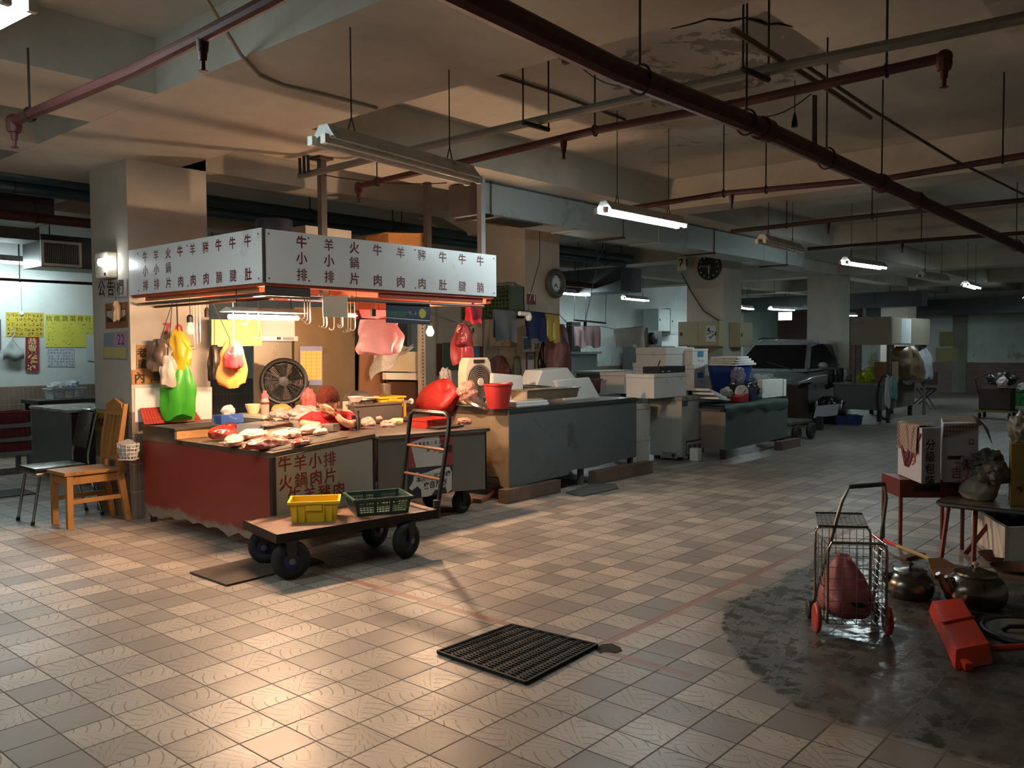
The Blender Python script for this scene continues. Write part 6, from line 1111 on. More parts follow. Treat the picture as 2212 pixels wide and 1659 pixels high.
bag('plastic_bag','clear wrapped packs in the white basket, left heap','bag',V((p.x-.09,yb+.28,zb_+.15)),(.12,.10,.08),'c3c8c6',71,.25,.9,.4); bag('plastic_bag','clear wrapped packs in the white basket, right heap','bag',V((p.x+.10,yb+.28,zb_+.16)),(.09,.10,.08),'b8c4cc',72,.25,.9,.4)
# ---- wooden chair, facing left
WD=M('a8763f',.45,0,.18,5,'83562b',.15)
t=thing('wooden_chair','light wooden chair with a slatted back beside the near column','chair',(.75,3.8,0)); x0,x1,y0,y1=.52,.93,3.635,3.985
obj('seat',B().mm((x0-.02,y0-.01,.435),(x1+.02,y1+.01,.465)),WD,t,bevel=.008)
for y in (y0,y1-.045):
    obj('leg',B().hexa([(x0,y,0),(x0+.045,y,0),(x0+.045,y+.045,0),(x0,y+.045,0)],[(x0,y,.435),(x0+.05,y,.435),(x0+.05,y+.045,.435),(x0,y+.045,.435)]),WD,t,bevel=.003)
    obj('back_leg',B().prism([(x1+.07,y,0),(x1+.115,y,0),(x1+.05,y,.45),(x1+.06,y,.70),(x1+.105,y,1.0),(x1+.07,y,1.0),(x1+.015,y,.70),(x1,y,.45),(x1,y,.40)],(0,.045,0)),WD,t,bevel=.003)
    obj('side_rail',B().mm((x0+.045,y+.01,.36),(x1+.01,y+.035,.42)),WD,t); obj('stretcher',B().mm((x0+.045,y+.012,.20),(x1+.03,y+.034,.235)),WD,t)
obj('front_rail',B().mm((x0+.01,y0+.045,.36),(x0+.035,y1-.045,.42)),WD,t)
obj('top_rail',B().prism([(x1+.06,y0+.0,.93),(x1+.06,y0+.04,1.0),(x1+.06,(y0+y1)/2,1.045),(x1+.06,y1-.04,1.0),(x1+.06,y1,.93),(x1+.05,y1-.06,.90),(x1+.05,y0+.06,.90)],(.032,0,0)),WD,t,bevel=.004); obj('lower_rail',B().mm((x1+.01,y0+.045,.52),(x1+.035,y1-.045,.56)),WD,t)
for k_ in range(3): y=lerp(y0+.08,y1-.11,k_/2); obj('back_slat',B().prism([(x1+.012,y,.55),(x1+.03,y,.55),(x1+.045,y,.72),(x1+.08,y,.92),(x1+.062,y,.92),(x1+.027,y,.72)],(0,.035,0)),WD,t)
# ---- black and chrome chair
CH=M('b9bcbe',.18,1,.05,10); BV=M('17181a',.28,0,.15,9,coat=.3)
t=thing('dining_chair','black padded chair with a chrome frame behind the wooden chair','chair',(.7,4.2,0)); x0,x1,y0,y1=.42,.84,4.03,4.40
obj('seat',B().mm((x0,y0,.43),(x1,y1,.475)),BV,t,bevel=.018,smooth=True)
for y in (y0+.02,y1-.02):
    obj('leg',B().tube([(x0-.02,y,.01),(x0+.05,y,.425)],.012,8),CH,t,smooth=True); obj('back_frame',B().tube([(x1+.13,y,.01),(x1+.02,y,.40),(x1+.02,y,.55),(x1+.10,y,.90)],.012,8),CH,t,smooth=True); obj('foot_cap',B().cyl((x0-.022,y,0),(x0-.018,y,.03),.016),BLACKP,t); obj('foot_cap',B().cyl((x1+.132,y,0),(x1+.124,y,.03),.016),BLACKP,t)
obj('top_rail',B().tube([(x1+.10,y0+.02,.90),(x1+.108,y0+.06,.925),(x1+.108,y1-.06,.925),(x1+.10,y1-.02,.90)],.012,8),CH,t,smooth=True)
def backf(u,v): return V((x1+.035+.065*v+.014*math.sin(PI*u),lerp(y0+.035,y1-.035,u),lerp(.60,.91,v)))
pb=B().grid(backf,8,6); kk=len(pb.v); pb.grid(lambda u,v: backf(u,v)+V((-.022,0,.004)),8,6); obj('backrest',pb,BV,t,smooth=True)
obj('seat_frame',B().tube([(x0+.02,y0+.01,.42),(x1,y0+.01,.42),(x1,y1-.01,.42),(x0+.02,y1-.01,.42)],.011,6,closed=True),CH,t,smooth=True)
# ---- basket hung between column and counter
t=thing('plastic_basket','small white basket of crumpled bags hung on the corner of the red counter','basket',gx(278,985,1.0)); c=gx(278,988,.97); rw=.105; c=V((.955,3.48,c.z-.01))
gb=B()
for i in range(16): a_=2*PI*i/16; d=V((math.cos(a_)*.75,math.sin(a_)*1.15,0)); gb.tube([c+d*rw*.72,c+d*rw+Z*.13],.0045,4)
for j in range(5): gb.tube([c+V((math.cos(2*PI*i/20)*.75,math.sin(2*PI*i/20)*1.15,0))*rw*lerp(.72,1,j/4)+Z*.13*j/4 for i in range(20)],.005,4,closed=True)
gb.lathe(c,[(.002,0),(rw*.8,0),(rw*.8,.004),(.002,.004)],16); obj('mesh_body',gb,M('d5cfc4',.45),t,smooth=True); obj('wrapping',B().blob(c+Z*.075,(rw*.66,rw*.95,.085),.22,5,3),M('cbc5bd',.35,trans=.4),t,smooth=True); obj('hook',B().tube([c+V((.05,0,.13)),c+V((.09,-.01,.20))],.004,5),DARK,t)
# ---- things on the left face of the near column
xc_=1.047-.004
t=thing('emergency_light','cream emergency light with a glowing lamp on the near column','emergency light',gx(236,600,xc_)); a,b_=gx(254,600,xc_),gx(226,549,xc_); obj('housing',B().mm((xc_-.085,a.y,a.z),(xc_,b_.y,b_.z)),M('cfc4b2',.45,0,.06,8),t,bevel=.014); p=gx(229,568,xc_-.09); obj('lamp',B().lathe(p+V((.02,0,0)),[(.002,.09),(.03,.08),(.05,.0)],16,(-1,0,0)),emat('emergency_glow',(.9,.97,1.),22),t,smooth=True,label='glowing lamp'); obj('switch',B().mm((xc_-.089,a.y+.03,a.z+.02),(xc_-.084,a.y+.06,a.z+.04)),BLACKP,t)
poster('notice_board_title','white paper with bold notice characters under the emergency light','poster',((207,607),(275,602),(275,641),(208,641)),0,xc_,(-1,0,0),'b3a9a0',marks=lambda b,q,o: rowtext(b,q,o,'公告欄',.2,.5,.8,.46,.145,.02),mcol='3a2e28')
t,q=poster('calendar','orange brown picture calendar on the near column','calendar',((228,656),(277,652),(277,707),(229,710)),0,xc_,(-1,0,0),'8a552f',marks=lambda b,q,o: scrib(b,q,o,.5,.12,.7,.12,14,11,.16),mcol='c9a678'); P=lambda u,v: lerp(lerp(q[0],q[1],u),lerp(q[3],q[2],u),v)+V((-.003,0,0)); obj('picture',B().prism([P(.08,.25),P(.92,.25),P(.92,.75),P(.08,.75)],(-.001,0,0)),M('2f2a2a',.5),t); obj('pale_peak',B().prism([P(.08,.5),P(.1,.3),P(.9,.3),P(.92,.5),P(.5,.75)],(-.002,0,0)),M('b9aa94',.5,0,.2,20),t)
t,q=poster('calendar','calendar with a big 22 on the near column','calendar',((225,720),(276,715),(276,778),(224,775)),0,xc_,(-1,0,0),'7b8c96',marks=lambda b,q,o: b.text('22',.13,lerp(q[3],q[2],.62)+o*.004+Z*.13,-YA,Z,.012),mcol='3f3a86'); P=lambda u,v: lerp(lerp(q[0],q[1],u),lerp(q[3],q[2],u),v)+V((-.003,0,0)); obj('pink_page',B().prism([P(.45,.02),P(.98,.02),P(.98,.5),P(.45,.5)],(-.0004,0,0)),M('b98a96',.6),t); obj('yellow_page',B().prism([P(.03,.54),P(.95,.54),P(.95,.95),P(.03,.95)],(-.0006,0,0)),M('b7a86a',.6),t)
hangbag('dried_charm','dried pale charm hanging before the brown calendar','charm',gx(250,650,xc_-.05),.06,.17,'a58e72',.03,20,0,gx(247,610,xc_-.01),taper=.4,rz=-1.57)
poster('yellow_sack','yellow printed sack standing behind the wooden chair','sack',((206,884),(236,892),(236,934),(206,930)),0,1.036,(-1,0,0),'b99a32',marks=lambda b,q,o: scrib(b,q,o,.5,.55,.5,.5,14,21,.2),mcol='6b3a20')
# ---- drain grate in the floor
gq=[gz(*p,0) for p in ((945,1413),(1105,1354),(1290,1398),(1135,1480))]; t=thing('drain_grate','dark steel drain grate set in the floor tiles in the foreground','grate',(gq[0]+gq[2])/2); GI=M('1e211f',.65,.35,.25,12,'2c221c',.12)
obj('plate',B().prism([p+Z*.001 for p in gq],(0,0,.008)),GI,t)
gb=B()
for i in range(4): a_,b_=gq[i]+Z*.012,gq[(i+1)%4]+Z*.012; gb.tube([a_,b_],.008,4)
for j in range(8):
    a_=lerp(gq[0],gq[3],(j+.5)/8); b_=lerp(gq[1],gq[2],(j+.5)/8); gb.tube([a_+Z*.012,b_+Z*.012],.004,4)
    for i in range(26): p=lerp(a_,b_,(i+.5)/26); q=(gq[3]-gq[0])*.05; gb.tube([p-q*.8+Z*.012,p+q*.8+Z*.012],.004,4)
obj('grid_bars',gb,GI,t)
struct('floor_hole',B().prism([gz(*p,.0012) for p in ((1283,1400),(1300,1392),(1322,1390),(1340,1398),(1344,1406),(1330,1411),(1305,1407),(1296,1412))],(0,0,.0008)),M('120e0c',.9))
# ================================================================ RIGHT FOREGROUND
def zat(P,py):
    """height at which the vertical through P meets a row of the photo"""
    lo,hi=-1.,5.
    for _ in range(50):
        m=(lo+hi)/2; d=V((P.x,P.y,m))-CAM; y=829.5-FPX*d.dot(_u)/d.dot(_f)
        if y>py: lo=m
        else: hi=m
    return lo
def cbox(c,l,r,z0,ytop,inset=0):
    """upright box from the pixels of its near, left and right base corners and the row of its near top corner"""
    c_,l_,r_=gz(*c,z0),gz(*l,z0),gz(*r,z0); h=zat(c_,ytop); b4=[c_,r_,l_+r_-c_,l_]; return b4,[V((p.x,p.y,h)) for p in b4],h
# ---- wire shopping trolley
CHR=M('9b9c98',.22,1,.08,10); GRY=M('4f524e',.5,0,.1,10)
fl,fr_=gz(1787,1347,.07),gz(1914,1352,.07); e1=(fr_-fl).normalized(); e2=V((-e1.y,e1.x,0)); wd=(fr_-fl).length; dp=.30; zt_=zat(fl,1172); zb_=.07; zbk=zt_+.02
t=thing('shopping_trolley','wire shopping trolley with red wheels on the wet bare floor','shopping trolley',fl+e1*wd/2+e2*dp/2)
def tp(u,v,z): return fl+e1*(u*wd)+e2*(v*dp)+Z*(z-.07)
def loopf(v,zt): return [tp(0,v,zb_),tp(0,v,zt-.03),tp(.06,v,zt),tp(.94,v,zt),tp(1,v,zt-.03),tp(1,v,zb_)]
obj('front_frame',B().tube(loopf(0,zt_),.007,8),CHR,t,smooth=True); obj('back_frame',B().tube(loopf(1,zbk),.007,8),CHR,t,smooth=True)
def mesh(P,nu,nv):
    b=B()
    for i in range(nu+1): b.tube([P(i/nu,0),P(i/nu,1)],.0022,4)
    for j in range(nv+1): b.tube([P(0,j/nv),P(1,j/nv)],.0022,4)
    return b
for nm,Pf,nu,nv in (('front_panel',lambda a,b_: tp(a,0,lerp(zb_,zt_-.01,b_)),4,7),('back_panel',lambda a,b_: tp(a,1,lerp(zb_,zbk-.01,b_)),8,8),('side_panel',lambda a,b_: tp(0,a,lerp(zb_,zt_-.01,b_)),4,10),('side_panel',lambda a,b_: tp(1,a,lerp(zb_,zt_-.01,b_)),4,10),('bottom_panel',lambda a,b_: tp(a,b_,zb_),6,5)): obj(nm,mesh(Pf,nu,nv),CHR,t)
ht0,ht1=gz(1826,1057,.70),gz(1918,1050,.70); hb0,hb1=tp(-.05,1.02,.05),tp(1.05,1.02,.05)
hp_=[hb0,lerp(hb0,ht0,.55),lerp(hb0,ht0,.9)-Z*.0,ht0+(ht1-ht0)*.08+Z*.012,ht0+(ht1-ht0)*.92+Z*.012,lerp(hb1,ht1,.9),lerp(hb1,ht1,.55),hb1]
obj('handle',B().tube(hp_,.0095,9),M('6d6f6b',.3,.7,.1,10),t,smooth=True); obj('grip',B().tube([ht0+(ht1-ht0)*.1+Z*.012,ht0+(ht1-ht0)*.9+Z*.012],.013,9),GRY,t,smooth=True)
TR=M('a3332a',.45,0,.1,12)
for u,v,col in ((-.13,.25,TR),(1.10,.25,TR),(-.10,1.0,DARK),(1.1,1.0,DARK)):
    r_=.075 if v<.5 else .05; c=tp(u,v,r_); w_=obj('wheel',B().torus(c,e1,r_-.012,.013,26,8),col,t,smooth=True); obj('hub',B().lathe(c-e1*.012,[(.002,0),(r_*.82,0),(r_*.82,.01),(r_*.3,.012),(r_*.3,.024),(.002,.024)],20,e1),col,w_); obj('axle',B().cyl(c,tp(0 if u<0 else 1,v,zb_),.006),CHR,w_)
lid=[tp(.05,.98,zbk),tp(.95,.98,zbk),gz(1868,1120,.50)+0*e1 if False else tp(1.05,1.75,zbk+.03),tp(.15,1.75,zbk+.03)]
obj('lid',B().tube(lid,.005,6,closed=True),M('5c5d5a',.4,.8),t); obj('lid_net',mesh(lambda a,b_: lerp(lerp(lid[0],lid[1],a),lerp(lid[3],lid[2],a),b_),10,10),M('3f403d',.5,.4),t)
bc=tp(.48,.5,zb_+.155)
def pk(u,v):
    th=u*2*PI; prof=[.62,.95,1.0,.93,.78,.6,.42,.22,.10,.15][min(9,int(v*9.99))]; k=v*9; i=int(min(8,k)); pr=[.66,.97,1.0,.97,.90,.80,.68,.52,.33,.26]; rr=lerp(pr[i],pr[i+1],k-i); n_=1+.10*math.sin(th*6+v*4)*(.3+v)+.14*noise.noise(V((math.cos(th)*1.7,math.sin(th)*1.7,v*3)))
    return tp(.48,.5,zb_+.006+.31*v)+e1*(math.cos(th)*wd*.47*rr*n_-.03*v)+e2*(math.sin(th)*dp*.45*rr*n_)
pb=B().grid(pk,36,20); pb.f.append(tuple(range(35,-1,-1))); pbag=thing('plastic_bag','pink plastic bag standing inside the wire shopping trolley','bag',bc-Z*.15); obj('body',pb,M('c27880',.3,0,.18,10,trans=.4,bp=.6),pbag,smooth=True,auto=80); obj('contents',B().blob(tp(.5,.42,zb_+.085),(wd*.33,dp*.36,.062),.15,6,3,2,.9),M('2e2220',.6,0,.3,12),pbag,smooth=True,label='dark lump showing through the bag')
# ---- two kettles
def kettle(label,px,r,lidh,spout,rz,knobc,handle):
    p=gz(*px,0); t=thing('kettle',label,'kettle',p); h=r*1.08; KM=M('77716a',.24,.95,.1,8,'3a3330',.15)
    prof=[(.002,0),(r*.80,0),(r*.92,h*.12),(r,h*.38),(r*.97,h*.6),(r*.84,h*.84),(r*.66,h*.95),(r*.66,h)]
    obj('body',B().lathe(p+Z*.001,prof,36),KM,t,smooth=True); obj('lid',B().lathe(p+Z*h*.985,[(r*.68,0),(r*.66,.012),(r*.45,lidh*.6),(r*.2,lidh),(.002,lidh*1.05)],32),KM,t,smooth=True); obj('knob',B().lathe(p+Z*(h+lidh*.9),[(.008,0),(.008,.012),(.017,.018),(.017,.03),(.003,.036)],14),M(knobc,.3,.6),t,smooth=True)
    if spout: d=V((math.cos(rz),math.sin(rz),0)); obj('spout',B().tube([p+d*r*.86+Z*h*.42,p+d*r*1.12+Z*h*.62,p+d*r*1.26+Z*h*.86,p+d*r*1.42+Z*h*1.06],[.034,.026,.019,.015],10),KM,t,smooth=True)
    if handle: d=V((math.cos(rz),math.sin(rz),0)); obj('handle',B().tube([p+d*r*.72+Z*h*.92,p+d*r*.78+Z*(h*1.25),p+d*r*.3+Z*(h*1.38),p-d*r*.3+Z*(h*1.38),p-d*r*.78+Z*(h*1.25),p-d*r*.72+Z*h*.92],.009,8),DARK,t,smooth=True)
    else: d=V((math.cos(rz),math.sin(rz),0)); obj('spout_stub',B().tube([p+d*r*.85+Z*h*.6,p+d*r*1.12+Z*h*.95],[.03,.014],8),KM,t,smooth=True); obj('handle',B().torus(p+d*r*.9+Z*h*.72,V((-d.y,d.x,0)),.03,.006,16,6),DARK,t,smooth=True)
kettle('dull dark kettle lying nearer the shopping trolley',(1965,1288),.135,.025,False,2.2,'55504a',False); kettle('large shiny kettle with a long spout and a bright lid knob',(2106,1306),.165,.035,True,2.45,'d0cfc9',False)
# ---- red dustpan scoop
q=[gz(*p,0) for p in ((2005,1322),(2078,1318),(2146,1436),(2062,1450))]; OR=M('b8321a',.4,0,.08,9)
t=thing('dustpan','orange red plastic scoop lying upside down in front of the large kettle','dustpan',(q[0]+q[2])/2); hh=.085
top=[lerp(q[0],q[2],.06)+Z*hh*.9,lerp(q[1],q[3],.06)+Z*hh,lerp(q[2],q[0],.06)+Z*hh,lerp(q[3],q[1],.10)+Z*hh*.8]
obj('pan',B().hexa([p+Z*.002 for p in q],top),OR,t,bevel=.012,smooth=True); m0,m1=lerp(top[0],top[3],.52),lerp(top[1],top[2],.48); obj('ridge',B().tube([m0+Z*.004,m1+Z*.004],.009,6),OR,t,smooth=True); hd=gz(2212,1418,.03)-lerp(q[2],q[1],.1)-Z*.0; s0=lerp(q[2],q[1],.12)+Z*.04
obj('handle',B().tube([s0,s0+hd*.5,s0+hd*1.6],.017,8),M('8f2418',.4),t,smooth=True); obj('hook_tab',B().box(lerp(q[3],q[2],.3)+Z*.02,(.06,.035,.036),.6),OR,t,bevel=.005)
# ---- broom
a,b_=gz(1886,1158,.05),gz(2020,1212,.06); t=thing('broom','broom with a red and yellow handle lying behind the kettles','broom',a); m_=lerp(a,b_,.42); obj('handle',B().cyl(a,m_,.014),M('b8342e',.45),t,smooth=True,label='red upper handle'); obj('handle',B().cyl(m_,b_,.013),M('a8894a',.5),t,smooth=True,label='yellow lower handle'); d=(b_-a).normalized(); s=d.cross(Z); obj('brush',B().prism([b_+s*.05+Z*.02,b_-s*.05+Z*.02,b_-s*.14+d*.22-Z*.05,b_+s*.14+d*.22-Z*.05],(0,0,-.008)).prism([b_+s*.05-Z*.02,b_-s*.05-Z*.02,b_-s*.14+d*.22-Z*.052,b_+s*.14+d*.22-Z*.052],(0,0,.02)),M('6a4426',.8,0,.3,30,bp=.5),t)
# ---- black pan lid at the right edge
c=gz(2222,1372,0); t=thing('pan_lid','black rimmed round griddle lid lying at the right edge of the view','lid',c); obj('disc',B().lathe(c+Z*.012,[(.002,.012),(.20,.012),(.21,.006),(.002,0)],36),M('5a574e',.6,.2,.2,9),t,smooth=True); obj('rim',B().torus(c+Z*.016,(0,0,1),.205,.016,40,8),BLACKP,t,smooth=True); obj('handle',B().tube([c+V((-.10,.10,.03)),c+V((-.08,.07,.05)),c+V((.03,-.06,.05)),c+V((.05,-.09,.03))],.012,8),BLACKP,t,smooth=True)
# ---- low folding table
TZ=.385; tq=[gz(2022,1084,TZ),gz(2062,1060,TZ)]; e=(gz(2212,1104,TZ)-tq[0]).normalized()
t=thing('folding_table','low folding table with a grey top and red legs at the right edge','table',(tq[0]+tq[1])/2+e*.5)
cor=[tq[0],tq[0]+e*1.1,tq[1]+e*1.1,tq[1]]; fr=[]
for i in range(4):
    p=cor[i]; a_=(cor[i-1]-p).normalized(); b_=(cor[(i+1)%4]-p).normalized(); fr+=[p+a_*.07,p+(a_+b_)*.02,p+b_*.07]
obj('tabletop',B().prism([p-Z*.03 for p in fr],(0,0,.03)),M('6e6c60',.3,0,.15,5,'3f3d34',.15),t,bevel=.004); obj('edge_band',B().tube([p-Z*.015 for p in fr],.017,7,closed=True),M('1f2421',.5),t,smooth=True)
LG=M('5c2420',.45,.2,.2,12)
for a_,f_ in ((lerp(tq[0],tq[1],.25)+e*.05,gz(2033,1206,0)),(lerp(tq[0],tq[1],.25)+e*.22,gz(2102,1225,0)),(lerp(tq[0],tq[1],.9)+e*.35,gz(2086,1198,0)),(lerp(tq[0],tq[1],.2)+e*.95,lerp(tq[0],tq[1],.2)+e*.98)):
    obj('leg',B().tube([a_-Z*.03,V((f_.x,f_.y,0.005))],.016,8),LG,t,smooth=True)
zt2=TZ+.002
p=gz(2103,1060,zt2); t=thing('cooking_pot','dented steel pot with a loop handle on the low table','pot',p); r_=.135; obj('body',B().lathe(p,[(.002,0),(r_*.88,0),(r_*.95,.012),(r_,.15),(r_*1.07,.16),(r_*1.03,.165),(r_*.95,.155),(r_*.88,.02),(.002,.015)],30),M('8f887c',.28,.9,.12,6),t,smooth=True); d=V((-.66,.75,0)); obj('handle',B().tube([p+d*r_*1.0+Z*.14+V((.03,.03,0)),p+d*r_*1.3+Z*.15,p+d*r_*1.0+Z*.14-V((.03,.03,0))],.007,7),M('8f887c',.3,.9),t,smooth=True)
p=gz(2132,1082,zt2); bag('plastic_bag','full white plastic bag standing on the low table','bag',V((p.x+.05,p.y+.06,zt2+.075)),(.135,.12,.10),'b5b1a6',81,.10,.75,.35,knot=True); p=gz(2140,1010,.62); bag('plastic_bag','clear crumpled bag sticking out of the steel pot','bag',V((p.x+.1,p.y+.05,.66)),(.14,.10,.07),'8d8a86',82,.35,.95,.5)
bag('plastic_bag','small clear bag in the steel pot, left of the crumpled one','bag',gy(2075,998,gz(2103,1060,zt2).y+.0),(.05,.05,.06),'a9a4a2',83,.3,.95,.5)
b4,t4,h=cbox((2182,1093),(2178,1080),(2290,1096),zt2,958); t=thing('tin_can','tall mustard yellow cooking oil tin on the low table, cut by the right edge','tin',b4[0]); obj('body',B().hexa(b4,t4),M('8a7136',.45,.2,.12,5,'6b4f24',.12),t,bevel=.006); bb=B().strokes(lerp(b4[0],b4[1],.3)+Z*.12+(b4[0]-b4[3]).normalized()*.004,b4[1]-b4[0],Z,.10,.06,10,4,.14); obj('lettering',bb,M('6a2f1e',.6),t)
bag('plastic_bag','clear wrapped bundle on top of the yellow oil tin','bag',lerp(t4[0],t4[2],.3)+Z*.09,(.13,.10,.11),'8e8a82',84,.25,.85,.5)
bag('plastic_bag','clear bag between the steel pot and the yellow oil tin','bag',gz(2172,1040,.56)+V((.15,.1,.03)),(.16,.10,.08),'8a8583',85,.3,.9,.5)
# ---- red stand with white gift boxes
RS=M('5e2320',.45,0,.15,10); f0,f1=gz(1942,1187,0),gz(2013,1180,0)
P0=V((4.12,-1.72,0)); zs=zat(f0,1036); dirr=V((.62,-.78,0)); dirb=V((.78,.62,0)); L_,D_=.46,.34
t=thing('crate_stand','dark red crate on thin legs carrying the white gift boxes','stand',f0+dirr*L_/2+dirb*D_/2)
def sp(u,v,z): return f0+dirr*u+dirb*v+Z*z
zl=zs-.13; wb=B()
for (u0,v0,u1,v1) in ((0,0,L_,.012),(0,D_-.012,L_,D_),(0,.012,.012,D_-.012),(L_-.012,.012,L_,D_-.012)):
    wb.hexa([sp(u0,v0,zl),sp(u1,v0,zl),sp(u1,v1,zl),sp(u0,v1,zl)],[sp(u0,v0,zs),sp(u1,v0,zs),sp(u1,v1,zs),sp(u0,v1,zs)])
obj('crate_wall',wb,RS,t,bevel=.004); obj('crate_top',B().hexa([sp(.012,.012,zs-.02),sp(L_-.012,.012,zs-.02),sp(L_-.012,D_-.012,zs-.02),sp(.012,D_-.012,zs-.02)],[sp(.012,.012,zs-.002),sp(L_-.012,.012,zs-.002),sp(L_-.012,D_-.012,zs-.002),sp(.012,D_-.012,zs-.002)]),RS,t); obj('hand_hole',B().hexa([sp(.10,-.003,zl+.045),sp(.28,-.003,zl+.045),sp(.28,0,zl+.045),sp(.10,0,zl+.045)],[sp(.10,-.003,zl+.09),sp(.28,-.003,zl+.09),sp(.28,0,zl+.09),sp(.10,0,zl+.09)]),M('151010',.8),t)
for u,v in ((.012,.012),(L_-.012,.012),(.012,D_-.012),(L_-.012,D_-.012)): obj('leg',B().tube([sp(u,v,zl),sp(u,v,0)],.014,8),RS,t,smooth=True)
GB=M('aaa7ad',.6,0,.05,6); zg_=zs+.001
b4,t4,h=cbox((1990,1045),(1939,1024),(2031,1043),zg_,925); t=thing('gift_box','white gift box with four brush written characters and red straps','box',b4[0]); obj('carton',B().hexa(b4,t4),GB,t,bevel=.004)
o_=(b4[0]-b4[3]).normalized(); r_=(b4[1]-b4[0]).normalized(); hgt=h-zg_; bb=B(); sz=hgt*.21
for i,ch in enumerate('分級包裝'): bb.text(ch,sz,lerp(b4[0],b4[1],.42)+o_*.003+Z*(hgt*(.62-.215*i))-r_*sz*.45+Z*0,r_,Z,.012)
obj('lettering',bb,M('23242a',.6),t)
l_=(b4[3]-b4[0]).normalized(); o2=(b4[0]-b4[1]).normalized(); ST=M('5a1722',.6,0,.1,12); A=lambda u,v: lerp(b4[0],b4[3],u)+Z*(hgt*v)+o2*.006
for (u0,v0,u1,v1) in ((.05,.9,.55,.22),(.95,.85,.62,.22),(.62,.22,.5,.55),(.55,.22,.62,.5)): p0,p1=A(u0,v0),A(u1,v1); w_=(l_*.022); obj('strap',B().prism([p0-w_,p0+w_,p1+w_,p1-w_],o2*.003),ST,t)
bb=B().strokes(A(.3,.45),-l_,Z,.10,.14,14,6,.12); obj('side_print',bb,M('b04a3c',.6),t)
b4b,t4b,hb_=cbox((2036,1042),(2031,1020),(2112,1040),zg_,915); t=thing('gift_box','wide white gift box right of the lettered one, with a dark hand slot','box',b4b[0]); obj('carton',B().hexa(b4b,t4b),GB,t,bevel=.004); o_=(b4b[0]-b4b[3]).normalized(); r_=(b4b[1]-b4b[0]).normalized(); hg=hb_-zg_; c=lerp(b4b[0],b4b[1],.35)+Z*hg*.42+o_*.003
obj('hand_slot',B().prism([c-r_*.055-Z*.012,c+r_*.055-Z*.012,c+r_*.06,c+r_*.055+Z*.012,c-r_*.055+Z*.012,c-r_*.06],o_*.001),BLACKP,t); bb=B(); bb.text('口',.045,lerp(b4b[0],b4b[1],.72)+Z*hg*.64+o_*.003,r_,Z,.02); obj('lettering',bb,M('2a2a30',.6),t); bb=B(); bb.text('吉',.09,lerp(b4b[0],b4b[1],.22)+Z*hg*.08+o_*.003,r_,Z,.0); bb.torus(lerp(b4b[0],b4b[1],.22)+Z*(hg*.08+.035)+r_*.045+o_*.003,o_,.07,.006,24,5); obj('red_print',bb,M('8a3038',.6),t)
# plaid cloths draped over the boxes
def plaid():
    m,tt,b=newmat('brown_plaid_cloth'); vec=coords(tt); x,y,z=xyz(tt,vec); u=((x-y)/.034).m('FRACT'); v=((z+(x*.6)+(y*.6))/.034).m('FRACT'); k=(u.lt(.35)+v.lt(.35))*.5; tt.links.new(mixc(tt,k,hx('8f7766'),hx('3d2c2a')),b.inputs['Base Color']); b.inputs['Roughness'].default_value=.85; return m
PL=plaid(); d_=(b4[3]-b4[0]); c0,c1=lerp(t4[0],t4[3],.12),lerp(t4[0],t4[3],.96)
def clo(u,v):
    p=lerp(c0,c1,u); back=(t4[1]-t4[0])*.9
    if v<.35: return p+back*(1-v/.35)+Z*(.012+.006*math.sin(u*9))
    q=(v-.35)/.65; return p+o2*(.014+.012*math.sin(u*6+1)*q)-Z*(q*(hgt*.50))+Z*.01
obj('plaid_cloth',B().grid(clo,14,18),PL,smooth=True,auto=80,label='brown plaid cloth hanging over the front of the lettered gift box',cat='cloth')
def clo2(u,v):
    p=lerp(lerp(t4b[0],t4b[1],u*1.25),lerp(t4b[3],t4b[2],u*1.25),.2+.8*v)+Z*(.012+.006*math.sin(v*9+u*5)); o_v=o_*.014
    if u>.8: q=(u-.8)/.2; p=lerp(lerp(t4b[0],t4b[1],1.0),lerp(t4b[3],t4b[2],1.0),.2+.8*v)+r_*(.02+.10*q)-Z*(q*.17*(1.1-v*.5)-.012)
    elif v<.25: q=(.25-v)/.25; p=lerp(t4b[0],t4b[1],u*1.25)+o_v-Z*(q*.09*(1.2-u))+Z*.012
    return p
obj('plaid_cloth',B().grid(clo2,18,12),PL,smooth=True,auto=80,label='dark plaid cloth slipping off the right side of the wide gift box',cat='cloth')
# ---- open foam box of dark cloth under the table
b4,t4,h=cbox((2170,1222),(2096,1168),(2300,1215),.001,1140); t=thing('foam_crate','open white foam box with dark blue cloth under the low table','box',b4[0]); wb=B()
cen=(b4[0]+b4[2])/2
for i in range(4):
    a,b_=b4[i],b4[(i+1)%4]; n_=((cen-(a+b_)/2)); n_.z=0; n_=n_.normalized()*.03; wb.hexa([a,b_,b_+n_,a+n_],[V((p.x,p.y,h)) for p in (a,b_,b_+n_,a+n_)])
wb.hexa([p for p in b4],[p+Z*.03 for p in b4]); obj('box_wall',wb,FOAM,t); bag('dark_cloth','dark blue cloth heaped in the open foam box','cloth',V((cen.x,cen.y,h-.03)),((b4[1]-b4[0]).length*.36,(b4[3]-b4[0]).length*.32,.07),'161b3a',91,.25,.9,0,rough=.9,rz=math.atan2((b4[1]-b4[0]).y,(b4[1]-b4[0]).x))
for lb_,px,r_,h_,col in (('rusty brown basin under the low table, beside the foam box',(2155,1212),.12,.05,'4a261c'),('dark clay coloured basin behind the large kettle',(2190,1240),.14,.05,'4b2d22')): p=gz(*px,0); bowl('clay_basin',lb_,'basin',p,r_,h_,col,0,.6)
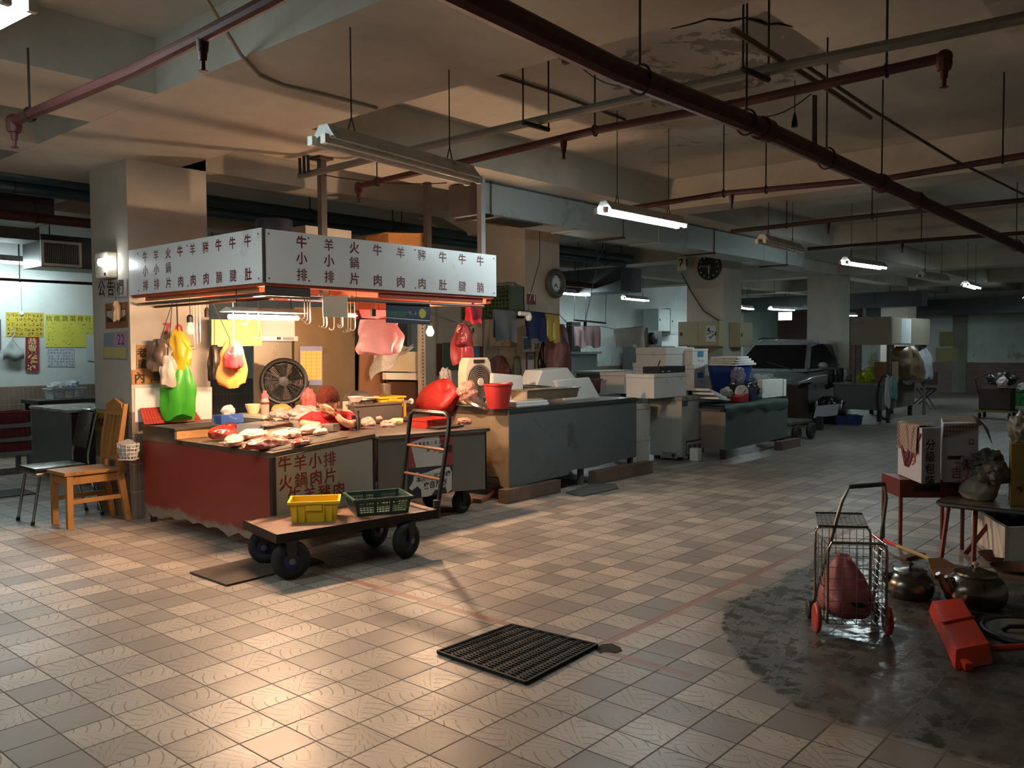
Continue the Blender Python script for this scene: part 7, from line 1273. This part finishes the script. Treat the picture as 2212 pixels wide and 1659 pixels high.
for lb_,a,b_,w_ in (('long wooden plank lying on the floor behind the large kettle',(2040,1228),(2240,1262),.07),('short wooden plank lying behind the dark kettle',(1958,1212),(2000,1202),.05)):
    p,q=gz(*a,0),gz(*b_,0); d=(q-p).normalized(); s=V((-d.y,d.x,0))*w_; obj('plank',B().prism([p+Z*.001,q+Z*.001,q+s+Z*.001,p+s+Z*.001],(0,0,.022)),M('5a4530',.75,0,.2,8),label=lb_,cat='plank',bevel=.003)
# ================================================================ PARKED CAR
CR=thing('car','silver grey people carrier parked behind the foam boxes','car',(15.3,4.05,0)); CP=M('a4a7ab',.3,.15,.05,4,coat=.6); GLS=M('08090b',.08,0,.1,5,spec=.6); CA=Matrix.Rotation(.10,3,'Z'); CO=V((13.6,3.98,0))
def cc(x,y,z): return CO+CA@V((x,y,z))
sec=[(0,.42,.60,.62),(.05,.30,.76,.72),(.45,.24,.84,.83),(.95,.22,.90,.87),(1.25,.21,.95,.885),(2.4,.21,.97,.89),(3.6,.22,1.0,.88),(4.15,.28,1.0,.84),(4.28,.40,.95,.76)]
def body(u,v):
    k=u*(len(sec)-1); i=min(len(sec)-2,int(k)); f=k-i; x,z0,z1,hw=[lerp(sec[i][j],sec[i+1][j],f) for j in range(4)]; a=v*2*PI; ca,sa=math.cos(a),math.sin(a); ex=.35
    return cc(x,hw*abs(ca)**ex*(1 if ca>0 else -1),(z0+z1)/2+(z1-z0)/2*abs(sa)**ex*(1 if sa>0 else -1))
bd=B().grid(body,32,28); n1=29*0; obj('body_shell',bd,CP,CR,smooth=True,auto=60)
obj('bonnet_front',B().hexa([cc(.02,-.6,.42),cc(.02,.6,.42),cc(.06,.66,.42),cc(.06,-.66,.42)],[cc(.06,-.58,.6),cc(.06,.58,.6),cc(.10,.62,.6),cc(.10,-.62,.6)]),M('2a2b2d',.4),CR)
def cab(x,z,y): return cc(x,y,z)
rz_=1.60; A_=[(1.10,.93,.80),(1.95,1.50,.60),(2.3,rz_,.58),(3.5,rz_+.01,.57),(4.0,1.50,.56),(4.27,.97,.72)]
cb=B(); 
for s in (-1,1): pass
L1=[cab(x,z,y) for x,z,y in A_]; L2=[cab(x,z,-y) for x,z,y in A_]; cb.add(L1+L2,[tuple(range(6)),tuple(range(11,5,-1))]+[(i,i+1,i+7,i+6) for i in range(5)]); obj('cabin',cb,CP,CR,bevel=.03,smooth=True)
def off(p,n,d=.012): return p+CA@V(n)*d
W1=[cab(1.19,.98,.73),cab(1.90,1.47,.56),cab(1.90,1.47,-.56),cab(1.19,.98,-.73)]; obj('windscreen',B().prism([off(p,(-.56,0,.83)) for p in W1],CA@V((-.003,0,.004))),GLS,CR)
for s in (-1,1):
    n_=(0,s*.96,.28)
    for nm,pts in (('side_window',((1.42,.99,.775),(2.02,1.44,.622),(2.62,1.50,.605),(2.62,.99,.775))),('side_window',((2.70,.99,.775),(2.70,1.50,.605),(3.42,1.50,.60),(3.55,.99,.765))),('quarter_window',((3.64,1.0,.76),(3.52,1.48,.602),(3.86,1.42,.60),(4.08,1.02,.73)))):
        obj(nm,B().prism([off(cab(x,z,s*y),n_,.016) for x,z,y in pts],CA@V((0,s*.004,0))),GLS,CR)
    obj('mirror',B().blob(cc(1.55,s*1.0,1.05),(.06,.11,.075),.05,2,3),CP,CR,smooth=True); obj('mirror_arm',B().cyl(cc(1.52,s*.80,1.0),cc(1.55,s*.95,1.03),.02),BLACKP,CR)
    obj('headlight',B().blob(cc(.17,s*.58,.66),(.12,.16,.07),.04,3,3),M('c3c8cc',.15,.3),CR,smooth=True)
    for x in (2.15,3.2): obj('door_handle',B().cyl(cc(x,s*.895,.88),cc(x+.16,s*.895,.88),.014),M('3a3b3d',.3,.5),CR)
    for x in (.85,3.45): wheel('wheel',cc(x,s*.76,.315),CA@V((0,1,0)),.315,.10,CR,TYRE,M('8d9094',.3,.8),.62)
obj('roof_rail',B().tube([cc(2.1,.55,rz_+.01),cc(2.4,.55,rz_+.04),cc(3.5,.54,rz_+.04),cc(3.8,.54,rz_-.03)],.014,6),DARK,CR)
obj('wiper',B().tube([cc(1.13,-.5,.97),cc(1.35,.1,1.12)],.01,5),DARK,CR)
# clutter in front of the car
b4=[V((12.7,2.62,.001)),V((13.2,2.62,.001)),V((13.2,3.05,.001)),V((12.7,3.05,.001))]; t4=[p+Z*.74 for p in b4]; t=thing('carton','dark brown carton stack in front of the parked car','carton',b4[0]); obj('body',B().hexa(b4,t4),M('3a2a24',.7,0,.2,4),t,bevel=.01); obj('flap',B().prism([t4[0],t4[1],t4[1]+V((-.1,-.12,.05)),t4[0]+V((-.1,-.12,.05))],(0,0,.006)),M('453229',.7),t)
p=gz(1726,955,0); t=thing('hand_trolley','dark two wheeled trolley behind the green covered counter','trolley',p); obj('deck',B().mm((p.x-.2,p.y+.08,.26),(p.x+.7,p.y+.6,.30)),M('4a463f',.6),t); 
for x,y in ((p.x,p.y+.04),(p.x,p.y+.64),(p.x+.55,p.y+.04),(p.x+.55,p.y+.64)): wheel('wheel',(x,y,.13),(0,1,0),.13,.045,t,TYRE,DARK); obj('axle_bracket',B().mm((x-.02,y-.01,.13),(x+.02,y+.01,.28)),DARK,t)
bag('sack','black sack slumped beside the parked car','sack',V((13.75,2.45,.25)),(.28,.28,.26),'141414',95,.2,.85,0); 
t=thing('rubber_boots','pair of black rubber boots upside down on a pole by the car','boots',gz(1795,890,0)); p=gx(1795,830,14.9)
for k_ in (0,1): q=p+V((.05*k_,-.16*k_,.03*k_)); obj('boot',B().tube([q+Z*.30,q+Z*.05,q+V((-.02,0,-.02)),q+V((-.16,.02,-.05))][::1],[.075,.065,.06,.05],10),BLACKP,t,smooth=True)
obj('pole',B().cyl(V((p.x,p.y-.08,0)),V((p.x,p.y-.08,p.z+.2)),.02),DARK,t)
# ================================================================ FAR STALL on the right
x0=14.55; ya,yb2=gx(1905,860,x0).y,gx(1802,860,x0).y; zt_=gx(1850,829,x0).z; t=thing('far_counter','grey counter of the far stall beyond the aisle','counter',(15,2.1,0)); CG=M('5c5c58',.5,.3,.1,3); obj('front_panel',B().mm((x0,ya,.22),(x0+.02,yb2,zt_-.02)),CG,t); obj('side_panel',B().mm((x0+.02,ya,.22),(16.6,ya+.02,zt_-.02)),CG,t); obj('counter_top',B().mm((x0-.02,ya-.02,zt_-.02),(16.65,yb2+.02,zt_+.015)),M('7d7d78',.4,.5),t)
for x,y in ((x0+.03,ya+.03),(16.5,ya+.03),(x0+.03,yb2-.1),(16.5,yb2-.1)): obj('leg',B().mm((x,y,0),(x+.07,y+.07,zt_-.02)),DARK,t)
p=gx(1918,900,14.45); obj('post',B().mm((14.42,p.y-.03,0),(14.50,p.y+.03,gx(1918,745,14.45).z)),M('4a463e',.5,.3,.2,8),label='dark post at the near corner of the far stall',cat='post')
a,b_=gx(1925,745,14.4),gx(1838,686,14.4); zb_=a.z; zt3=b_.z; t=thing('far_canopy','big grey box canopy over the far stall','canopy',(15.5,2.2,zb_)); CB=M('7a7468',.5,.2,.08,2.5,'5c564a',.1); obj('side_board',B().mm((14.4,a.y,zb_),(14.43,b_.y,zt3)),CB,t); obj('side_board',B().mm((14.43,a.y,zb_),(16.9,a.y+.03,zt3)),CB,t); obj('side_board',B().mm((16.87,a.y+.03,zb_),(16.9,b_.y,zt3)),CB,t); obj('roof_board',B().mm((14.43,a.y+.03,zt3-.03),(16.87,b_.y,zt3)),CB,t)
for x0_,x1_,col in ((14.46,15.0,'b0a896'),(15.0,15.6,'c8d0d4')): obj('patch',B().mm((x0_,a.y-.004,zb_+.03),(x1_,a.y,zt3-.02)),M(col,.35,0,.1,5),t,label='pale patch')
for x,y in ((14.47,b_.y-.06),(16.8,b_.y-.06),(16.8,a.y+.05)): obj('post',B().mm((x,y,0 if x>15 else zt_+.016),(x+.05,y+.05,zt3-.03)),M('6a665c',.5,.3),t)
hangbag('plastic_bag','white plastic sacks hanging at the right end of the far stall','bag',gy(1985,745,1.7)+V((0,0,0)),.55,.75,'b3b8c0',.15,22,.3,gy(1978,715,1.7),taper=.3); hangbag('cloth_bundle','brown cloth bundle hanging under the far canopy','bundle',gx(1955,748,15.6),.7,.65,'6a5844',.2,23,0,gx(1955,730,15.6),taper=.5)
bag('plastic_bag','bright yellow green plastic bag, larger one on the far counter','bag',gx(1888,812,14.95)+V((0,0,.0)),(.20,.19,.19),'b5b81e',101,.22,.85,.4); bag('plastic_bag','smaller yellow bag left of the bright yellow one','bag',gx(1866,818,15.0),(.15,.15,.15),'a3a028',102,.2,.85,.4); bag('plastic_bag','grey bundle left of the yellow bags on the far counter','bag',gx(1845,822,15.35),(.16,.16,.12),'6f6a66',103,.25,.85,.3)
obj('carton',B().mm((14.75,1.62,zt_+.016),(15.15,1.95,zt_+.42)),M('6b4f33',.8,0,.15,5),label='brown carton standing behind the dark post of the far stall',cat='carton',bevel=.006); obj('steel_case',B().mm((15.9,1.60,zt_+.016),(16.55,2.1,zt_+.36)),M('2b2d2e',.5),label='black case at the right end of the far counter',cat='case',bevel=.01)
bag('plastic_bag','small white bag in front of the black case','bag',gx(1968,822,15.9)+V((-.2,-.0,.0)),(.14,.10,.09),'c9c6c2',104,.2,.85,.3)
hb=B(); c=gx(1912,858,14.36)
for k_ in range(5): hb.tube([c+V((-.012*k_,math.sin(a_*PI/12)*(.14+.012*(k_%2)),math.cos(a_*PI/12)*(.40+.015*(k_%3)))) for a_ in range(24)],.012,6,closed=True)
t=thing('hose_coil','coil of dark blue hose hanging on the post of the far stall','hose',c-Z*.4); obj('coil',hb,M('18243c',.4),t,smooth=True); obj('hook',B().cyl(c+Z*.39,c+V((.14,0,.44)),.012),DARK,t)
hangbag('cleaning_cloth','pale turquoise cloth hanging beside the blue hose coil','cloth',gx(1930,812,14.3),.16,.42,'7fb0b0',.04,25,.2,gx(1926,806,14.42),taper=.4); hangbag('cleaning_cloth','white cloth hanging inside the blue hose coil','cloth',gx(1918,815,14.25),.10,.55,'c5c9cc',.03,26,.2,gx(1918,800,14.4),taper=.5)
t=thing('folding_chair','dark folding chair beyond the far counter','chair',gz(2010,882,0)); p=gz(1985,872,0); q=gz(2022,884,0); 
for y in (0,.38): obj('leg',B().tube([V((p.x,p.y+y*.3,.0)),V((q.x,q.y+y*.3,.46))],.018,6),DARK,t); obj('leg',B().tube([V((q.x,q.y+y*.3,.0)),V((p.x,p.y+y*.3,.46))],.018,6),DARK,t)
obj('seat',B().hexa([V((p.x,p.y,.45)),V((q.x,q.y,.45)),V((q.x,q.y+.35,.45)),V((p.x,p.y+.35,.45))],[V((p.x,p.y,.48)),V((q.x,q.y,.48)),V((q.x,q.y+.35,.48)),V((p.x,p.y+.35,.48))]),M('1d1c1b',.5),t); obj('backrest',B().box(V((q.x+.05,q.y+.17,.70)),(.04,.36,.3),.3),M('4a3c2e',.6),t)
p=gz(1808,918,0); crate('plastic_crate','blue plastic crate of scraps on the floor before the far counter',gz(1830,918,0)+V((.2,.1,.001)),.5,.36,.16,'23386a',-.9); bag('plastic_bag','dark rubbish heap between the blue crate and the white sheet','bag',gz(1785,915,0)+V((.2,.1,.1)),(.35,.25,.12),'161514',105,.25,.8,0)
q=[gz(1757,903,0.22),gz(1808,897,.22)]; t=thing('white_board','white sheet leaning on the floor before the far counter','sheet',q[0]); obj('sheet',B().prism([q[0],q[1],q[1]+V((.12,0,.20)),q[0]+V((.12,0,.20))],(.008,0,0)),M('a9abb0',.5),t); obj('prop',B().mm((q[0].x+.1,q[0].y-.1,0),(q[0].x+.2,q[0].y,.24)),DARK,t)
# exit light and things on the far right wall
p=gy(1696,684,5.8); p=gx(1696,683,22.9); t=thing('exit_light','glowing white exit light box below the far lamp','sign light',p); obj('box',B().mm((22.86,p.y-.2,p.z-.12),(22.94,p.y+.2,p.z+.12)),emat('exit_glow',(.85,.95,1.),6),t,bevel=.01); obj('hanger',B().cyl((22.9,p.y,p.z+.12),(22.9,p.y,3.42),.012),DARK,t)
poster('wall_poster','yellowed notice on the stained far wall','poster',((2030,717),(2062,717),(2062,748),(2030,748)),0,26.46,(-1,0,0),'6f6a34'); poster('wall_poster','faded brownish board below the yellowed notice on the far wall','poster',((2022,752),(2070,752),(2070,782),(2022,782)),0,26.46,(-1,0,0),'7a7648')
# loaded cart and green crate at the far right
p=gz(2150,906,0); t=thing('luggage_cart','dark two wheeled cart loaded with bags at the far right','cart',p); c=V((p.x,p.y,0)); obj('deck',B().mm((c.x-.05,c.y-.30,.14),(c.x+.5,c.y+.35,.18)),M('6a5a2a',.5),t); obj('dark_box',B().mm((c.x-.02,c.y-.26,.18),(c.x+.45,c.y+.30,.62)),M('2e201a',.6,0,.2,6),t,bevel=.03)
for y in (-.24,.28): obj('wheel',B().torus((c.x,c.y+y,.065),(0,1,0),.045,.02,18,8),TYRE,t,smooth=True); obj('wheel',B().torus((c.x+.42,c.y+y,.065),(0,1,0),.045,.02,18,8),TYRE,t,smooth=True)
obj('handle',B().tube([c+V((-.02,.30,.5)),c+V((-.02,.36,.8)),c+V((-.02,.1,.92)),c+V((-.02,-.05,.8))],.014,8),DARK,t,smooth=True); bag('plastic_bag','dark mixed bags heaped on the loaded cart','bag',c+V((.24,-.05,.77)),(.18,.25,.14),'2b2c2a',111,.3,.8,0); bag('plastic_bag','small white and pink packet on the loaded cart','bag',c+V((-.02,-.12,.72)),(.08,.10,.12),'c3b4b2',112,.25,.8,.2)
q=gz(2190,900,0); t=thing('folding_stand','pale stand carrying the green crate at the right edge','stand',q); obj('board',B().mm((q.x-.05,q.y-.55,.0),(q.x+.45,q.y+.1,.22)),M('8d8d86',.5),t,bevel=.01); crate('plastic_crate','green plastic crate at the right edge of the view',V((q.x+.2,q.y-.22,.222)),.55,.42,.30,'2a6a2e',1.57); bag('plastic_bag','white sack on top of the green crate','bag',V((q.x+.2,q.y-.22,.60)),(.25,.2,.10),'a8b0a4',113,.2,.8,.3)
# cardboard box, water drum and carton on top of the stall canopy level
p=gy(590,500,3.0); t=thing('water_drum','round dark blue drum standing on the stall frame behind the sign corner','drum',p); a,b_=gy(541,490,2.9),gy(641,490,2.9); c=V(((a.x+b_.x)/2,2.9,1.985)); r_=(b_.x-a.x)*.34; ztp=gy(590,468,2.9-r_).z; obj('body',B().lathe(c,[(.002,0),(r_*.95,0),(r_,.03),(r_,ztp-1.985-.03),(r_*.96,ztp-1.985),(.002,ztp-1.985)],34),M('262c3e',.45,0,.1,6),t,smooth=True); obj('shelf',B().mm((SX+.06,2.62,1.965),(3.36,3.25,1.984)),M('6a4a30',.7),label='plywood shelf on the stall frame carrying drum and carton',cat='shelf')
a,b_=gy(818,545,3.0),gy(893,510,3.0); t=thing('carton','open brown cardboard box on top of the stall','carton',a); obj('body',B().mm((a.x,2.85,1.985),(b_.x,3.2,b_.z-.02)),CARD,t,bevel=.004); obj('flap',B().prism([(a.x,2.85,b_.z-.02),(b_.x,2.85,b_.z-.02),(b_.x-.02,2.76,b_.z+.0),(a.x-.1,2.76,b_.z-.05)],(0,0,.005)),CARD,t); obj('flap',B().prism([(a.x,2.86,b_.z-.02),(a.x,3.2,b_.z-.02),(a.x-.12,3.2,b_.z-.06),(a.x-.12,2.86,b_.z-.06)],(0,0,.005)),CARD,t)
obj('white_carton',B().mm((gy(646,500,3.05).x,2.95,1.985),(gy(745,500,3.05).x,3.2,gy(690,490,2.95).z)),M('a8a498',.6),bevel=.004,label='pale carton on top of the stall right of the blue drum',cat='carton')
